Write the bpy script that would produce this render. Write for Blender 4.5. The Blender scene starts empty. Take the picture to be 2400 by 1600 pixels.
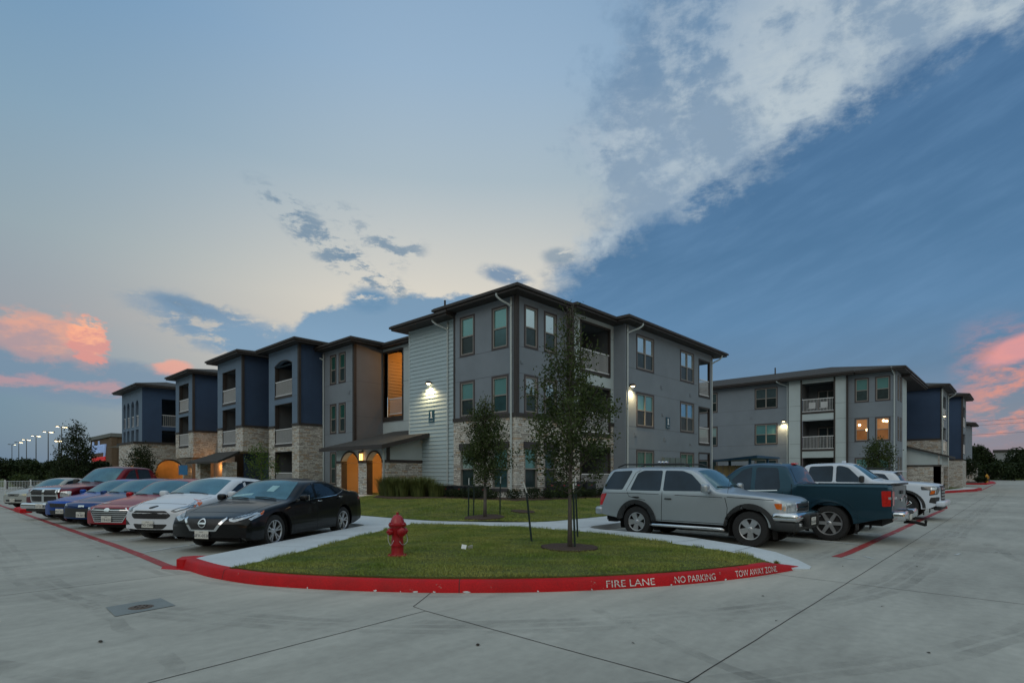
import bpy, bmesh, math, random
from mathutils import Vector, Matrix, geometry
from mathutils.bvhtree import BVHTree
PI=math.pi
sc=bpy.context.scene; COL=sc.collection
# ------------------------------------------------------------------ camera
cam_d=bpy.data.cameras.new('camera'); cam=bpy.data.objects.new('camera',cam_d); COL.objects.link(cam)
cam.location=(0,0,1.55); cam.rotation_euler=(PI/2,0,math.radians(43.05-90))
cam_d.sensor_width=36; cam_d.lens=36*1285/2400.; cam_d.shift_y=308/2400.; cam_d.clip_end=3000; cam_d.clip_start=.05
sc.camera=cam; sc.render.resolution_x=1024; sc.render.resolution_y=682
sc.view_settings.view_transform='Standard'; sc.view_settings.look='None'; sc.view_settings.exposure=0; sc.view_settings.gamma=1
sc.cycles.use_denoising=True
sc.cycles.max_bounces=6; sc.cycles.diffuse_bounces=3; sc.cycles.glossy_bounces=3
# ------------------------------------------------------------------ sky (direction based, fixed in the world)
def lin(c):
    return tuple(((v/255.)/12.92 if v/255.<=.04045 else ((v/255.+.055)/1.055)**2.4) for v in c)
W=bpy.data.worlds.new('World'); sc.world=W; W.use_nodes=True
nt=W.node_tree; nt.nodes.clear()
class N:
    """tiny expression helper over shader nodes"""
    def __init__(s,sock): s.s=sock
    def _m(a,op,b=None,c=None,clamp=False):
        n=nt.nodes.new('ShaderNodeMath'); n.operation=op; n.use_clamp=clamp
        for i,v in enumerate((a,b,c)):
            if v is None: continue
            if isinstance(v,N): nt.links.new(v.s,n.inputs[i])
            else: n.inputs[i].default_value=v
        return N(n.outputs[0])
    def __add__(a,b): return N._m(a,'ADD',b)
    __radd__=__add__
    def __sub__(a,b): return N._m(a,'SUBTRACT',b)
    def __rsub__(a,b): return N._m(b,'SUBTRACT',a)
    def __mul__(a,b): return N._m(a,'MULTIPLY',b)
    __rmul__=__mul__
    def __truediv__(a,b): return N._m(a,'DIVIDE',b)
def sstep(x,a,b):
    n=nt.nodes.new('ShaderNodeMapRange'); n.interpolation_type='SMOOTHSTEP'
    nt.links.new(x.s,n.inputs[0]); n.inputs[1].default_value=min(a,b); n.inputs[2].default_value=max(a,b)
    n.inputs[3].default_value=0 if a<b else 1; n.inputs[4].default_value=1 if a<b else 0
    return N(n.outputs[0])
def comb(x,y,z=0.):
    n=nt.nodes.new('ShaderNodeCombineXYZ')
    for i,v in enumerate((x,y,z)):
        if isinstance(v,N): nt.links.new(v.s,n.inputs[i])
        else: n.inputs[i].default_value=v
    return n.outputs[0]
def noise(vec,scale,detail=6,rough=.55,lac=2.,dist=0.):
    n=nt.nodes.new('ShaderNodeTexNoise'); nt.links.new(vec,n.inputs['Vector'])
    n.inputs['Scale'].default_value=scale; n.inputs['Detail'].default_value=detail
    n.inputs['Roughness'].default_value=rough; n.inputs['Lacunarity'].default_value=lac; n.inputs['Distortion'].default_value=dist
    return N(n.outputs['Fac'])
def cmix(f,a,b):
    n=nt.nodes.new('ShaderNodeMix'); n.data_type='RGBA'
    if isinstance(f,N): nt.links.new(f.s,n.inputs[0])
    else: n.inputs[0].default_value=f
    for k,v in ((6,a),(7,b)):
        if isinstance(v,tuple): n.inputs[k].default_value=v+(1,)
        else: nt.links.new(v,n.inputs[k])
    return n.outputs[2]
def curve1(x,pts,lo,hi):
    """piecewise linear function of x (pts sorted, values between lo and hi)"""
    r=nt.nodes.new('ShaderNodeValToRGB'); x0,x1=pts[0][0],pts[-1][0]
    nt.links.new(((x-x0)*(1./(x1-x0))).s,r.inputs[0]); el=r.color_ramp.elements
    while len(el)>1: el.remove(el[-1])
    for i,(a,v) in enumerate(pts):
        e=el[0] if i==0 else el.new((a-x0)/(x1-x0)); e.position=(a-x0)/(x1-x0); q=(v-lo)/(hi-lo); e.color=(q,q,q,1)
    return N(r.outputs[0])*(hi-lo)+lo
def ramp(x,pts):
    r=nt.nodes.new('ShaderNodeValToRGB'); x0,x1=pts[0][0],pts[-1][0]
    nt.links.new(((x-x0)*(1./(x1-x0))).s,r.inputs[0]); el=r.color_ramp.elements
    while len(el)>1: el.remove(el[-1])
    for i,(a,v) in enumerate(pts):
        e=el[0] if i==0 else el.new((a-x0)/(x1-x0)); e.position=(a-x0)/(x1-x0); e.color=lin(v)+(1,)
    return r.outputs[0]
tc=nt.nodes.new('ShaderNodeTexCoord'); sep=nt.nodes.new('ShaderNodeSeparateXYZ')
rotn=nt.nodes.new('ShaderNodeVectorRotate'); rotn.rotation_type='Z_AXIS'; rotn.inputs['Angle'].default_value=-math.radians(43.05)
nt.links.new(tc.outputs['Generated'],rotn.inputs[0]); nt.links.new(rotn.outputs[0],sep.inputs[0])
dx,dy,dz=N(sep.outputs[0]),N(sep.outputs[1]),N(sep.outputs[2])
AZ=N._m(dy,'ARCTAN2',dx)*(-180/PI)                      # degrees, 0 = north-east street corner, + to the right
EL=N._m(N._m(N._m(dz,'MAXIMUM',-1.),'MINIMUM',1.),'ARCSINE')*(180/PI)
def A(x,y):
    dxp=x-1200.; return (math.degrees(math.atan2(dxp,1285)),math.degrees(math.atan2(1108-y,math.hypot(1285,dxp))))
v1=comb(AZ*.02,EL*.03,3.)
v2=comb(AZ*.02,EL*.05,7.)
n_big=noise(v1,2.2,8,.6,2.1,.3)
n_med=noise(v1,7.,9,.62,2.1,.2)
n_v0=noise(comb(AZ*.024+EL*.004,EL*.028,23.),7.5,8,.56,2.1,.12)
n_fine=noise(v2,16.,9,.65,2.1,.2)
n_str=noise(comb(AZ*.010+EL*.012,EL*.055-AZ*.02,5.),10.,7,.55)
def ell(cx,cy,rx,ry,rot=0.):
    c,s=math.cos(math.radians(rot)),math.sin(math.radians(rot))
    u=(AZ-cx)*(c/rx)+(EL-cy)*(s/rx); v=(AZ-cx)*(-s/ry)+(EL-cy)*(c/ry)
    return N._m(u*u+v*v,'SQRT')           # 1 on the rim
# clear sky: vertical ramps left and middle, zenith brightened as unseen fill light
zen=(92,136,176)
left=ramp(EL,[(-8,(96,112,122)),(0,(88,122,150)),(7,(96,130,156)),(13,(142,148,158)),(19,(140,158,168)),(27,(126,156,178)),(36,(106,145,180)),(55,(110,146,178)),(75,(204,214,218)),(90,(208,218,222))])
mid=ramp(EL,[(-8,(110,118,120)),(0,(170,160,150)),(10,(212,200,184)),(17,(216,208,194)),(22,(196,197,193)),(28,(166,182,192)),(36,(148,174,198)),(46,(128,160,192)),(60,(120,152,182)),(75,(204,214,218)),(90,(208,218,222))])
back=ramp(EL,[(-8,(60,64,64)),(0,(34,39,40)),(11,(38,44,46)),(14,(158,170,170)),(20,(188,206,206)),(45,(194,208,212)),(75,(204,214,218)),(90,(208,218,222))])  # unseen back sky: brightened for fill, low treeline band painted dark for reflections
g=sstep(N._m(AZ+4.,'ABSOLUTE'),44.,4.)
col=cmix(g,left,mid)
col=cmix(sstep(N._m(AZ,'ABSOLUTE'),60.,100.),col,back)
front=sstep(N._m(AZ,'ABSOLUTE'),90.,60.)
# large veil of broken cloud, upper right
limL=curve1(EL,[(5,60.),(17,3.),(22,5.5),(27,7.5),(32,4.5),(35,7.),(40,10.),(60,14.),(90,14.)],0,60)
n_v=noise(comb(AZ*.022,EL*.028,11.),8.,10,.62,2.1,.15)
veil=sstep(AZ-limL+(n_v-.5)*18.+(n_big-.5)*8.,-1.,5.)*front
bnd=curve1(AZ,[(-2.,12.),(3.5,19.4),(8.8,21.6),(11.,23.8),(15.6,25.4),(21.3,25.8),(25.,27.6),(30.3,29.4),(35.,30.4),(40.6,30.2),(45,30.),(75.,30.),(110.,30.)],0,60)
edge=bnd-EL+(n_big-.5)*8.+(n_med-.5)*11.+(n_fine-.5)*3.4
nearb=sstep(edge,-16.,-5.)          # brighter belt along the rim of the dark cloud
nearb0=nearb
white=sstep(n_v0*.62+n_med*.38+(n_fine-.5)*.32+nearb0*.05,.46,.63)
vcol=cmix(white,cmix(nearb,lin((102,134,166)),lin((132,154,176))),cmix(nearb,lin((142,164,186)),lin((184,196,203))))
vcol=cmix(sstep(n_fine*.5+n_med*.5,.42,.62)*.30,vcol,lin((128,154,182)))
col=cmix(veil*.92,col,vcol)
# big dark blue cloud bank, right
bank=sstep(edge,-1.2,2.4)*sstep(AZ,-2.,6.)*front
bcol=ramp(EL,[(0,(146,128,138)),(5,(116,128,148)),(9,(90,122,154)),(14,(84,124,162)),(20,(72,112,150)),(32,(66,104,144)),(50,(90,128,165)),(75,(150,166,180)),(90,(172,182,188))])
bcol=cmix(sstep(n_str,.35,.85)*.35,bcol,lin((104,142,180)))
col=cmix(bank,col,bcol)
# blue cloud bank behind the roofs, centre left
b2=sstep(ell(*A(905,830),14.5,5.3,12.)+(n_med-.5)*.7+(n_fine-.5)*.25,1.02,.90)
col=cmix(b2*.95,col,cmix(sstep(EL,8.,17.),lin((128,164,196)),lin((104,140,172))))
# thin dark wisps
def wisp(col,x,y,rx,ry,rot,op,th=.52,c=(112,136,158),soft=.10):
    m=sstep(ell(*A(x,y),rx,ry,rot)+(n_med-.5)*1.2,1.1,.5)*sstep(n_fine*.65+n_med*.35,th,th+soft)
    return cmix(m*op,col,lin(c))
col=wisp(col,770,575,9.,2.0,-32,.9,.47); col=wisp(col,875,640,6.,1.2,-27,.8,.46); col=wisp(col,850,550,7,2.2,-20,.5,.5)
col=wisp(col,930,580,3.6,1.6,0,.75,.47); col=wisp(col,1180,645,3.4,1.1,-12,.9,.42,(104,132,162)); col=wisp(col,440,720,3.4,.9,-8,1.,.38,(104,130,156))
col=wisp(col,520,775,8.5,2.4,-14,.95,.44,(112,140,168)); col=wisp(col,1310,600,2.4,1.,0,.7,.42); col=wisp(col,870,705,2.6,1.4,0,1.,.38,(100,136,168)); col=wisp(col,620,800,7,2.0,0,.9,.42,(118,148,176))
# low haze bands and sunset pinks
band=sstep(ell(*A(150,885),18.,2.2,-3.)+(n_fine-.5)*.9,1.1,.6)
col=cmix(band*.85,col,lin((104,130,158)))
pk=sstep(ell(*A(110,792),4.3,2.5,-10.)+(n_med-.5)*2.2+(n_fine-.5)*1.0,1.0,.55)
col=cmix(pk*.75,col,cmix(sstep(n_fine*.6+n_med*.4+(EL-11.)*.03,.40,.62),lin((178,142,146)),lin((238,160,130))))
pk=sstep(ell(*A(205,798),1.9,1.7,-20.)+(n_fine-.5)*2.2+(n_med-.5)*1.6,1.0,.75)
col=cmix(pk*.9,col,cmix(sstep(n_fine+(EL-11.)*.04,.42,.60),lin((214,140,134)),lin((252,172,134))))
pk=sstep(ell(*A(410,862),2.0,.9,8.)+(n_fine-.5)*2.2,1.0,.3); col=cmix(pk*.75,col,lin((234,156,136)))
pk=sstep(ell(*A(180,905),15.,.8,-2.)+(n_fine-.5)*3.0,.9,.2); col=cmix(pk*.45,col,lin((214,142,140)))
pk=sstep(n_str*.4+n_fine*.6+(n_med-.5)*.4,.45,.62)*sstep(EL,13.,8.)*sstep(EL,-.5,1.)*sstep(AZ,38.,41.5)*front
col=cmix(pk*.8,col,lin((222,142,124)))
pk=sstep(ell(*A(2390,815),3.,1.3,20.)+(n_fine-.5)*1.2,1.0,.5); col=cmix(pk*.8,col,lin((228,150,148)))
# faint Nishita contribution over the painted ramps
sk=nt.nodes.new('ShaderNodeTexSky'); sk.sky_type='NISHITA'; sk.sun_disc=False
SUN_EL,SUN_AZ=math.radians(14.),math.radians(200.)
sk.sun_elevation=math.radians(3.); sk.sun_rotation=SUN_AZ
skm=nt.nodes.new('ShaderNodeMix'); skm.data_type='RGBA'; skm.blend_type='ADD'; skm.inputs[0].default_value=.02
nt.links.new(col,skm.inputs[6]); nt.links.new(sk.outputs[0],skm.inputs[7])
bg=nt.nodes.new('ShaderNodeBackground'); nt.links.new(skm.outputs[2],bg.inputs[0]); bg.inputs[1].default_value=1.0
wo=nt.nodes.new('ShaderNodeOutputWorld'); nt.links.new(bg.outputs[0],wo.inputs[0])
# soft after-sunset glow from behind the camera, left
sd=bpy.data.lights.new('sun','SUN'); sd.energy=.28; sd.angle=math.radians(35); sd.color=(1.,.86,.74)
so=bpy.data.objects.new('sun',sd); COL.objects.link(so); so.rotation_euler=(math.radians(62),0,math.radians(-75))
# ------------------------------------------------------------------ materials
def M(name,c,rough=.6,metal=0.,coat=0.,var=.12,vs=3.,bump=0.,bs=60.,spec=.5,c2=None,emit=None,es=1.,stretch=(1,1,1),fine=0.):
    m=bpy.data.materials.new(name); m.use_nodes=True; t=m.node_tree; b=t.nodes['Principled BSDF']
    b.inputs['Roughness'].default_value=rough; b.inputs['Metallic'].default_value=metal
    b.inputs['Specular IOR Level'].default_value=spec
    if coat: b.inputs['Coat Weight'].default_value=coat; b.inputs['Coat Roughness'].default_value=.03
    co=t.nodes.new('ShaderNodeTexCoord'); mp=t.nodes.new('ShaderNodeMapping'); mp.inputs['Scale'].default_value=stretch
    t.links.new(co.outputs['Object'],mp.inputs[0])
    no=t.nodes.new('ShaderNodeTexNoise'); no.inputs['Scale'].default_value=vs; no.inputs['Detail'].default_value=8; no.inputs['Roughness'].default_value=.6
    t.links.new(mp.outputs[0],no.inputs['Vector'])
    mr=t.nodes.new('ShaderNodeMapRange'); mr.inputs[1].default_value=.3; mr.inputs[2].default_value=.7
    t.links.new(no.outputs[0],mr.inputs[0])
    mx=t.nodes.new('ShaderNodeMix'); mx.data_type='RGBA'; t.links.new(mr.outputs[0],mx.inputs[0])
    if c2 is None: a=tuple(v*(1-var) for v in c); bb=tuple(min(1,v*(1+var)) for v in c)
    else: a,bb=c,c2
    mx.inputs[6].default_value=a+(1,); mx.inputs[7].default_value=bb+(1,)
    out=mx.outputs[2]
    if fine:
        nf=t.nodes.new('ShaderNodeTexNoise'); nf.inputs['Scale'].default_value=vs*25; nf.inputs['Detail'].default_value=4
        t.links.new(mp.outputs[0],nf.inputs['Vector'])
        m2=t.nodes.new('ShaderNodeMix'); m2.data_type='RGBA'; m2.blend_type='MULTIPLY'; m2.inputs[0].default_value=1
        r2=t.nodes.new('ShaderNodeMapRange'); r2.inputs[1].default_value=.3; r2.inputs[2].default_value=.7; r2.inputs[3].default_value=1-fine; r2.inputs[4].default_value=1+fine
        t.links.new(nf.outputs[0],r2.inputs[0]); t.links.new(out,m2.inputs[6]); t.links.new(r2.outputs[0],m2.inputs[7]); out=m2.outputs[2]
    t.links.new(out,b.inputs['Base Color'])
    if bump:
        nb=t.nodes.new('ShaderNodeTexNoise'); nb.inputs['Scale'].default_value=bs; nb.inputs['Detail'].default_value=5
        t.links.new(mp.outputs[0],nb.inputs['Vector'])
        bm=t.nodes.new('ShaderNodeBump'); bm.inputs['Strength'].default_value=bump; bm.inputs['Distance'].default_value=.02
        t.links.new(nb.outputs[0],bm.inputs['Height']); t.links.new(bm.outputs[0],b.inputs['Normal'])
    if emit: b.inputs['Emission Color'].default_value=emit+(1,); b.inputs['Emission Strength'].default_value=es
    return m
def stone_mat(name,tones,mort):
    m=bpy.data.materials.new(name); m.use_nodes=True; t=m.node_tree; b=t.nodes['Principled BSDF']; b.inputs['Roughness'].default_value=.85
    g=t.nodes.new('ShaderNodeNewGeometry'); s=t.nodes.new('ShaderNodeSeparateXYZ'); t.links.new(g.outputs['Position'],s.inputs[0])
    ad=t.nodes.new('ShaderNodeMath'); ad.operation='ADD'; t.links.new(s.outputs[0],ad.inputs[0]); t.links.new(s.outputs[1],ad.inputs[1])
    c=t.nodes.new('ShaderNodeCombineXYZ'); t.links.new(ad.outputs[0],c.inputs[0]); t.links.new(s.outputs[2],c.inputs[1])
    n=t.nodes.new('ShaderNodeTexNoise'); n.inputs['Scale'].default_value=1.7; n.inputs['Detail'].default_value=3; t.links.new(c.outputs[0],n.inputs['Vector'])
    vm=t.nodes.new('ShaderNodeVectorMath'); vm.operation='MULTIPLY_ADD'; t.links.new(n.outputs['Color'],vm.inputs[0]); vm.inputs[1].default_value=(.25,.12,0); t.links.new(c.outputs[0],vm.inputs[2])
    def brick(w,h,off,seed):
        br=t.nodes.new('ShaderNodeTexBrick'); t.links.new(vm.outputs[0],br.inputs['Vector']); br.offset=off; br.squash=.6; br.squash_frequency=3
        br.inputs['Scale'].default_value=1; br.inputs['Brick Width'].default_value=w; br.inputs['Row Height'].default_value=h
        br.inputs['Mortar Size'].default_value=.008; br.inputs['Mortar Smooth'].default_value=.5; br.inputs['Bias'].default_value=0
        br.inputs['Color1'].default_value=(0,0,0,1); br.inputs['Color2'].default_value=(1,1,1,1); br.inputs['Mortar'].default_value=(.5,.5,.5,1); return br
    b1=brick(.34,.088,.37,0)
    r=t.nodes.new('ShaderNodeValToRGB'); e=r.color_ramp.elements
    while len(e)>1: e.remove(e[-1])
    r.color_ramp.interpolation='CONSTANT'
    for i,cc in enumerate(tones):
        q=e[0] if i==0 else e.new(i/len(tones)); q.position=i/len(tones); q.color=cc+(1,)
    t.links.new(b1.outputs['Color'],r.inputs[0])
    n2=t.nodes.new('ShaderNodeTexNoise'); n2.inputs['Scale'].default_value=14; n2.inputs['Detail'].default_value=6; t.links.new(c.outputs[0],n2.inputs['Vector'])
    mm=t.nodes.new('ShaderNodeMix'); mm.data_type='RGBA'; mm.blend_type='MULTIPLY'; mm.inputs[0].default_value=1
    mr=t.nodes.new('ShaderNodeMapRange'); mr.inputs[1].default_value=.3; mr.inputs[2].default_value=.7; mr.inputs[3].default_value=.72; mr.inputs[4].default_value=1.2
    t.links.new(n2.outputs[0],mr.inputs[0]); t.links.new(r.outputs[0],mm.inputs[6]); t.links.new(mr.outputs[0],mm.inputs[7])
    mo=t.nodes.new('ShaderNodeMix'); mo.data_type='RGBA'; t.links.new(b1.outputs['Fac'],mo.inputs[0]); t.links.new(mm.outputs[2],mo.inputs[6]); mo.inputs[7].default_value=mort+(1,)
    t.links.new(mo.outputs[2],b.inputs['Base Color'])
    h=t.nodes.new('ShaderNodeMath'); h.operation='MULTIPLY_ADD'; t.links.new(b1.outputs['Fac'],h.inputs[0]); h.inputs[1].default_value=-1.3
    h2=t.nodes.new('ShaderNodeMath'); h2.operation='MULTIPLY_ADD'; t.links.new(n2.outputs[0],h2.inputs[0]); h2.inputs[1].default_value=.9; t.links.new(b1.outputs['Color'],h2.inputs[2])
    t.links.new(h2.outputs[0],h.inputs[2])
    bm=t.nodes.new('ShaderNodeBump'); bm.inputs['Strength'].default_value=1; bm.inputs['Distance'].default_value=.03; t.links.new(h.outputs[0],bm.inputs['Height']); t.links.new(bm.outputs[0],b.inputs['Normal'])
    return m
m_grey=M('grey_stucco',(.21,.245,.285),.9,var=.07,vs=.8,bump=.25,bs=120)
m_grey2=M('warm_grey_stucco',(.19,.195,.21),.9,var=.07,vs=.8,bump=.25,bs=120)
m_light=M('pale_stucco',(.46,.53,.55),.9,var=.06,vs=.9,bump=.2,bs=120)
m_navy=M('navy_stucco',(.035,.066,.13),.85,var=.1,vs=.8,bump=.25,bs=120)
m_slate=M('slate_blue_stucco',(.13,.19,.27),.85,var=.07,vs=.8,bump=.25,bs=120)
m_siding=M('pale_lap_siding',(.40,.50,.54),.7,var=.05,vs=1.5,bump=.1,bs=80,stretch=(1,1,12))
m_orange=M('tan_lap_siding',(.50,.33,.17),.7,var=.06,vs=1.5,bump=.1,bs=80)
m_trim=M('dark_brown_trim',(.042,.035,.033),.6,var=.15,vs=3)
m_win_trim=M('brown_window_trim',(.07,.058,.06),.6,var=.1,vs=3)
m_sash=M('tan_vinyl_frame',(.27,.25,.23),.5,var=.06)
m_pipe=M('pale_metal_downspout',(.46,.52,.53),.45,var=.05)
m_roof=M('dark_asphalt_shingle',(.05,.048,.046),.95,var=.3,vs=6,bump=.5,bs=60)
m_soffit=M('brown_soffit',(.045,.036,.03),.8,var=.1)
m_stone=stone_mat('ledge_stone',[(.60,.57,.52),(.68,.66,.62),(.48,.44,.39),(.70,.69,.66),(.52,.41,.31),(.64,.62,.57),(.42,.39,.36),(.66,.63,.58),(.62,.60,.56)],(.12,.115,.11))
m_rail=M('white_painted_rail',(.72,.74,.76),.45,var=.04)
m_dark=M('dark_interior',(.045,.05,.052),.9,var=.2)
m_inner=M('shaded_grey_wall',(.10,.11,.12),.9,var=.1)  # recess walls: shade put into the colour as a darker grey
m_gup=M('window_glass_over_blind',(.16,.36,.36),.08,metal=.35,var=.05,vs=1.,spec=.8)
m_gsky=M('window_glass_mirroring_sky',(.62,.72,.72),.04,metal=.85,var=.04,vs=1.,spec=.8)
m_glo=M('window_glass_behind_screen',(.028,.052,.055),.30,metal=.2,var=.25,vs=2.5,spec=.6)
m_gdark=M('dark_door_glass',(.02,.03,.03),.1,var=.2,spec=.6)
m_glit=M('lit_room_glass',(.35,.2,.1),.2,var=.5,vs=1.2,emit=(.42,.16,.05),es=.5)
m_bulb=M('glowing_lamp_glass',(1,.9,.7),.3,emit=(1.,.80,.45),es=9.)
m_bulb2=M('warm_lantern_glass',(1,.6,.25),.3,emit=(1.,.45,.12),es=5.)
m_bronze=M('bronze_lamp_metal',(.06,.04,.03),.5,metal=.5)
m_sign=M('teal_sign_panel',(.015,.075,.115),.4,var=.05)
m_whitep=M('white_sign_paint',(.75,.78,.8),.5,var=.03)
m_jt=M('panel_joint_dark_grey',(.12,.125,.15),.9)  # dark grey strips laid on the wall to mark its joints
# ------------------------------------------------------------------ mesh builder
class MB:
    def __init__(s): s.v=[]; s.f=[]
    def add(s,vs,fs):
        o=len(s.v); s.v+= [tuple(p) for p in vs]; s.f+= [tuple(i+o for i in f) for f in fs]
    def quad(s,a,b,c,d): s.add([a,b,c,d],[(0,1,2,3)])
    def box(s,x0,y0,z0,x1,y1,z1):
        if x0>x1:x0,x1=x1,x0
        if y0>y1:y0,y1=y1,y0
        if z0>z1:z0,z1=z1,z0
        s.add([(x0,y0,z0),(x1,y0,z0),(x1,y1,z0),(x0,y1,z0),(x0,y0,z1),(x1,y0,z1),(x1,y1,z1),(x0,y1,z1)],
              [(0,3,2,1),(4,5,6,7),(0,1,5,4),(1,2,6,5),(2,3,7,6),(3,0,4,7)])
    def rbox(s,c,sz,r=.02,n=2,rot=None):
        bm=bmesh.new(); bmesh.ops.create_cube(bm,size=1)
        for v in bm.verts: v.co=Vector((v.co.x*sz[0],v.co.y*sz[1],v.co.z*sz[2]))
        bmesh.ops.bevel(bm,geom=bm.edges[:],offset=min(r,min(sz)*.49),segments=n,profile=.5,affect='EDGES')
        if rot is not None: bmesh.ops.rotate(bm,verts=bm.verts[:],matrix=rot.to_3x3())
        bm.verts.index_update(); s.add([tuple(v.co+Vector(c)) for v in bm.verts],[tuple(v.index for v in f.verts) for f in bm.faces]); bm.free()
    def cyl(s,p0,p1,r0,r1=None,n=10,caps=True):
        r1=r0 if r1 is None else r1; p0=Vector(p0); p1=Vector(p1); d=(p1-p0)
        if d.length<1e-6: return
        d.normalize(); a=d.orthogonal().normalized(); b=d.cross(a); vs=[]
        for p,r in ((p0,r0),(p1,r1)):
            for i in range(n):
                t=2*PI*i/n; vs.append(p+a*(r*math.cos(t))+b*(r*math.sin(t)))
        fs=[(i,(i+1)%n,n+(i+1)%n,n+i) for i in range(n)]
        if caps: fs+= [tuple(range(n))[::-1],tuple(range(n,2*n))]
        s.add(vs,fs)
    def tube(s,pts,r,n=8):
        rs=r if isinstance(r,(list,tuple)) else [r]*len(pts); pts=[Vector(p) for p in pts]; rings=[]; a=None
        for i,p in enumerate(pts):
            d=(pts[min(i+1,len(pts)-1)]-pts[max(i-1,0)]).normalized()
            if a is None: a=d.orthogonal().normalized()
            a=(a-d*a.dot(d)).normalized(); b=d.cross(a)
            rings.append([p+a*(rs[i]*math.cos(2*PI*k/n))+b*(rs[i]*math.sin(2*PI*k/n)) for k in range(n)])
        vs=[q for r_ in rings for q in r_]; fs=[]
        for i in range(len(pts)-1):
            for k in range(n): fs.append((i*n+k,i*n+(k+1)%n,(i+1)*n+(k+1)%n,(i+1)*n+k))
        fs+= [tuple(range(n))[::-1],tuple(range((len(pts)-1)*n,len(pts)*n))]
        s.add(vs,fs)
    def lathe(s,prof,c=(0,0,0),axis='z',n=24):
        """prof [(r,h)] about an axis through c"""
        vs=[];fs=[]
        for r,h in prof:
            for i in range(n):
                t=2*PI*i/n; u,v=r*math.cos(t),r*math.sin(t)
                p={'z':(u,v,h),'y':(u,h,v),'x':(h,u,v)}[axis]; vs.append((p[0]+c[0],p[1]+c[1],p[2]+c[2]))
        for j in range(len(prof)-1):
            for i in range(n): fs.append((j*n+i,j*n+(i+1)%n,(j+1)*n+(i+1)%n,(j+1)*n+i))
        s.add(vs,fs)
    def prism(s,pts,z0,z1):
        n=len(pts); s.add([(p[0],p[1],z0) for p in pts]+[(p[0],p[1],z1) for p in pts],
            [tuple(range(n))[::-1],tuple(range(n,2*n))]+[(i,(i+1)%n,n+(i+1)%n,n+i) for i in range(n)])
ORG={}
def obj(name,mb,mat,parent=None,org=None,smooth=False,auto=None,bevel=0):
    if parent is not None: org=ORG[parent.name]
    org=org or (0,0,0)
    me=bpy.data.meshes.new(name); me.from_pydata([(v[0]-org[0],v[1]-org[1],v[2]-org[2]) for v in mb.v],[],mb.f); me.update()
    o=bpy.data.objects.new(name,me); COL.objects.link(o)
    for m in (mat if isinstance(mat,(list,tuple)) else [mat]): me.materials.append(m)
    if parent is not None: o.parent=parent
    else: o.location=org
    ORG[o.name]=org
    if smooth:
        me.shade_smooth()
        if auto: me.set_sharp_from_angle(angle=math.radians(auto))
    if bevel:
        b=o.modifiers.new('bevel','BEVEL'); b.width=bevel; b.segments=2; b.limit_method='ANGLE'
    return o
def empty(name,loc,label,cat,group=None,rot=0.,local=False):
    o=bpy.data.objects.new(name,None); COL.objects.link(o); o.location=loc; o.rotation_euler=(0,0,rot); o.empty_display_size=.2
    ORG[o.name]=(0,0,0) if local else tuple(loc)
    return tag(o,label,cat,group)
def tag(o,label=None,cat=None,group=None,kind=None):
    if label: o['label']=label
    if cat: o['category']=cat
    if group: o['group']=group
    if kind: o['kind']=kind
    return o
def copy_tree(o,parent=None):
    c=o.copy(); COL.objects.link(c); c.parent=parent; ORG[c.name]=ORG.get(o.name,(0,0,0))
    for ch in list(o.children): copy_tree(ch,c)
    return c
def clip_sheet(poly,step,cuts=None):
    """polygon (2D) -> bmesh of small faces, cut on a grid"""
    bm=bmesh.new(); vs=[bm.verts.new((p[0],p[1],0)) for p in poly]; bm.faces.new(vs)
    bmesh.ops.triangulate(bm,faces=bm.faces[:])
    bmesh.ops.dissolve_limit(bm,angle_limit=.01,verts=bm.verts[:],edges=bm.edges[:]) if False else None
    xs=[p[0] for p in poly]; ys=[p[1] for p in poly]
    for ax,(lo,hi) in enumerate(((min(xs),max(xs)),(min(ys),max(ys)))):
        st=step[ax] if isinstance(step,(tuple,list)) else step
        k=math.floor(lo/st)+1
        while k*st<hi-1e-6:
            co=[0,0,0]; no=[0,0,0]; co[ax]=k*st; no[ax]=1
            bmesh.ops.bisect_plane(bm,geom=bm.verts[:]+bm.edges[:]+bm.faces[:],plane_co=co,plane_no=no,dist=1e-6); k+=1
    return bm
# ------------------------------------------------------------------ ground
def clamp(v,a,b): return max(a,min(b,v))
def gz(x,y): return -.0075*clamp(y-12,0,70)
def sheet(name,poly,zf,step,mat,skirt=0.,parent=None,lift=0.):
    bm=clip_sheet(poly,step)
    bound=[e for e in bm.edges if len(e.link_faces)==1]
    for v in bm.verts: v.co.z=zf(v.co.x,v.co.y)+lift
    if skirt:
        r=bmesh.ops.extrude_edge_only(bm,edges=bound)
        for v in [g for g in r['geom'] if isinstance(g,bmesh.types.BMVert)]: v.co.z-=skirt
    bmesh.ops.recalc_face_normals(bm,faces=bm.faces[:])
    if sum(f.normal.z*f.calc_area() for f in bm.faces)<0:
        for f in bm.faces: f.normal_flip()
    me=bpy.data.meshes.new(name); bm.to_mesh(me); bm.free(); me.materials.append(mat)
    o=bpy.data.objects.new(name,me); COL.objects.link(o); ORG[o.name]=(0,0,0)
    return o
def spline(pts,n=8,closed=False):
    out=[]; P=[Vector(p) for p in pts]; m=len(P)
    for i in range(m-1):
        p0,p1,p2,p3=P[max(i-1,0)],P[i],P[i+1],P[min(i+2,m-1)]
        for k in range(n):
            t=k/n; out.append(.5*((2*p1)+(p2-p0)*t+(2*p0-5*p1+4*p2-p3)*t*t+(3*p1-p0-3*p2+p3)*t**3))
    out.append(P[-1]); return out
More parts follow.
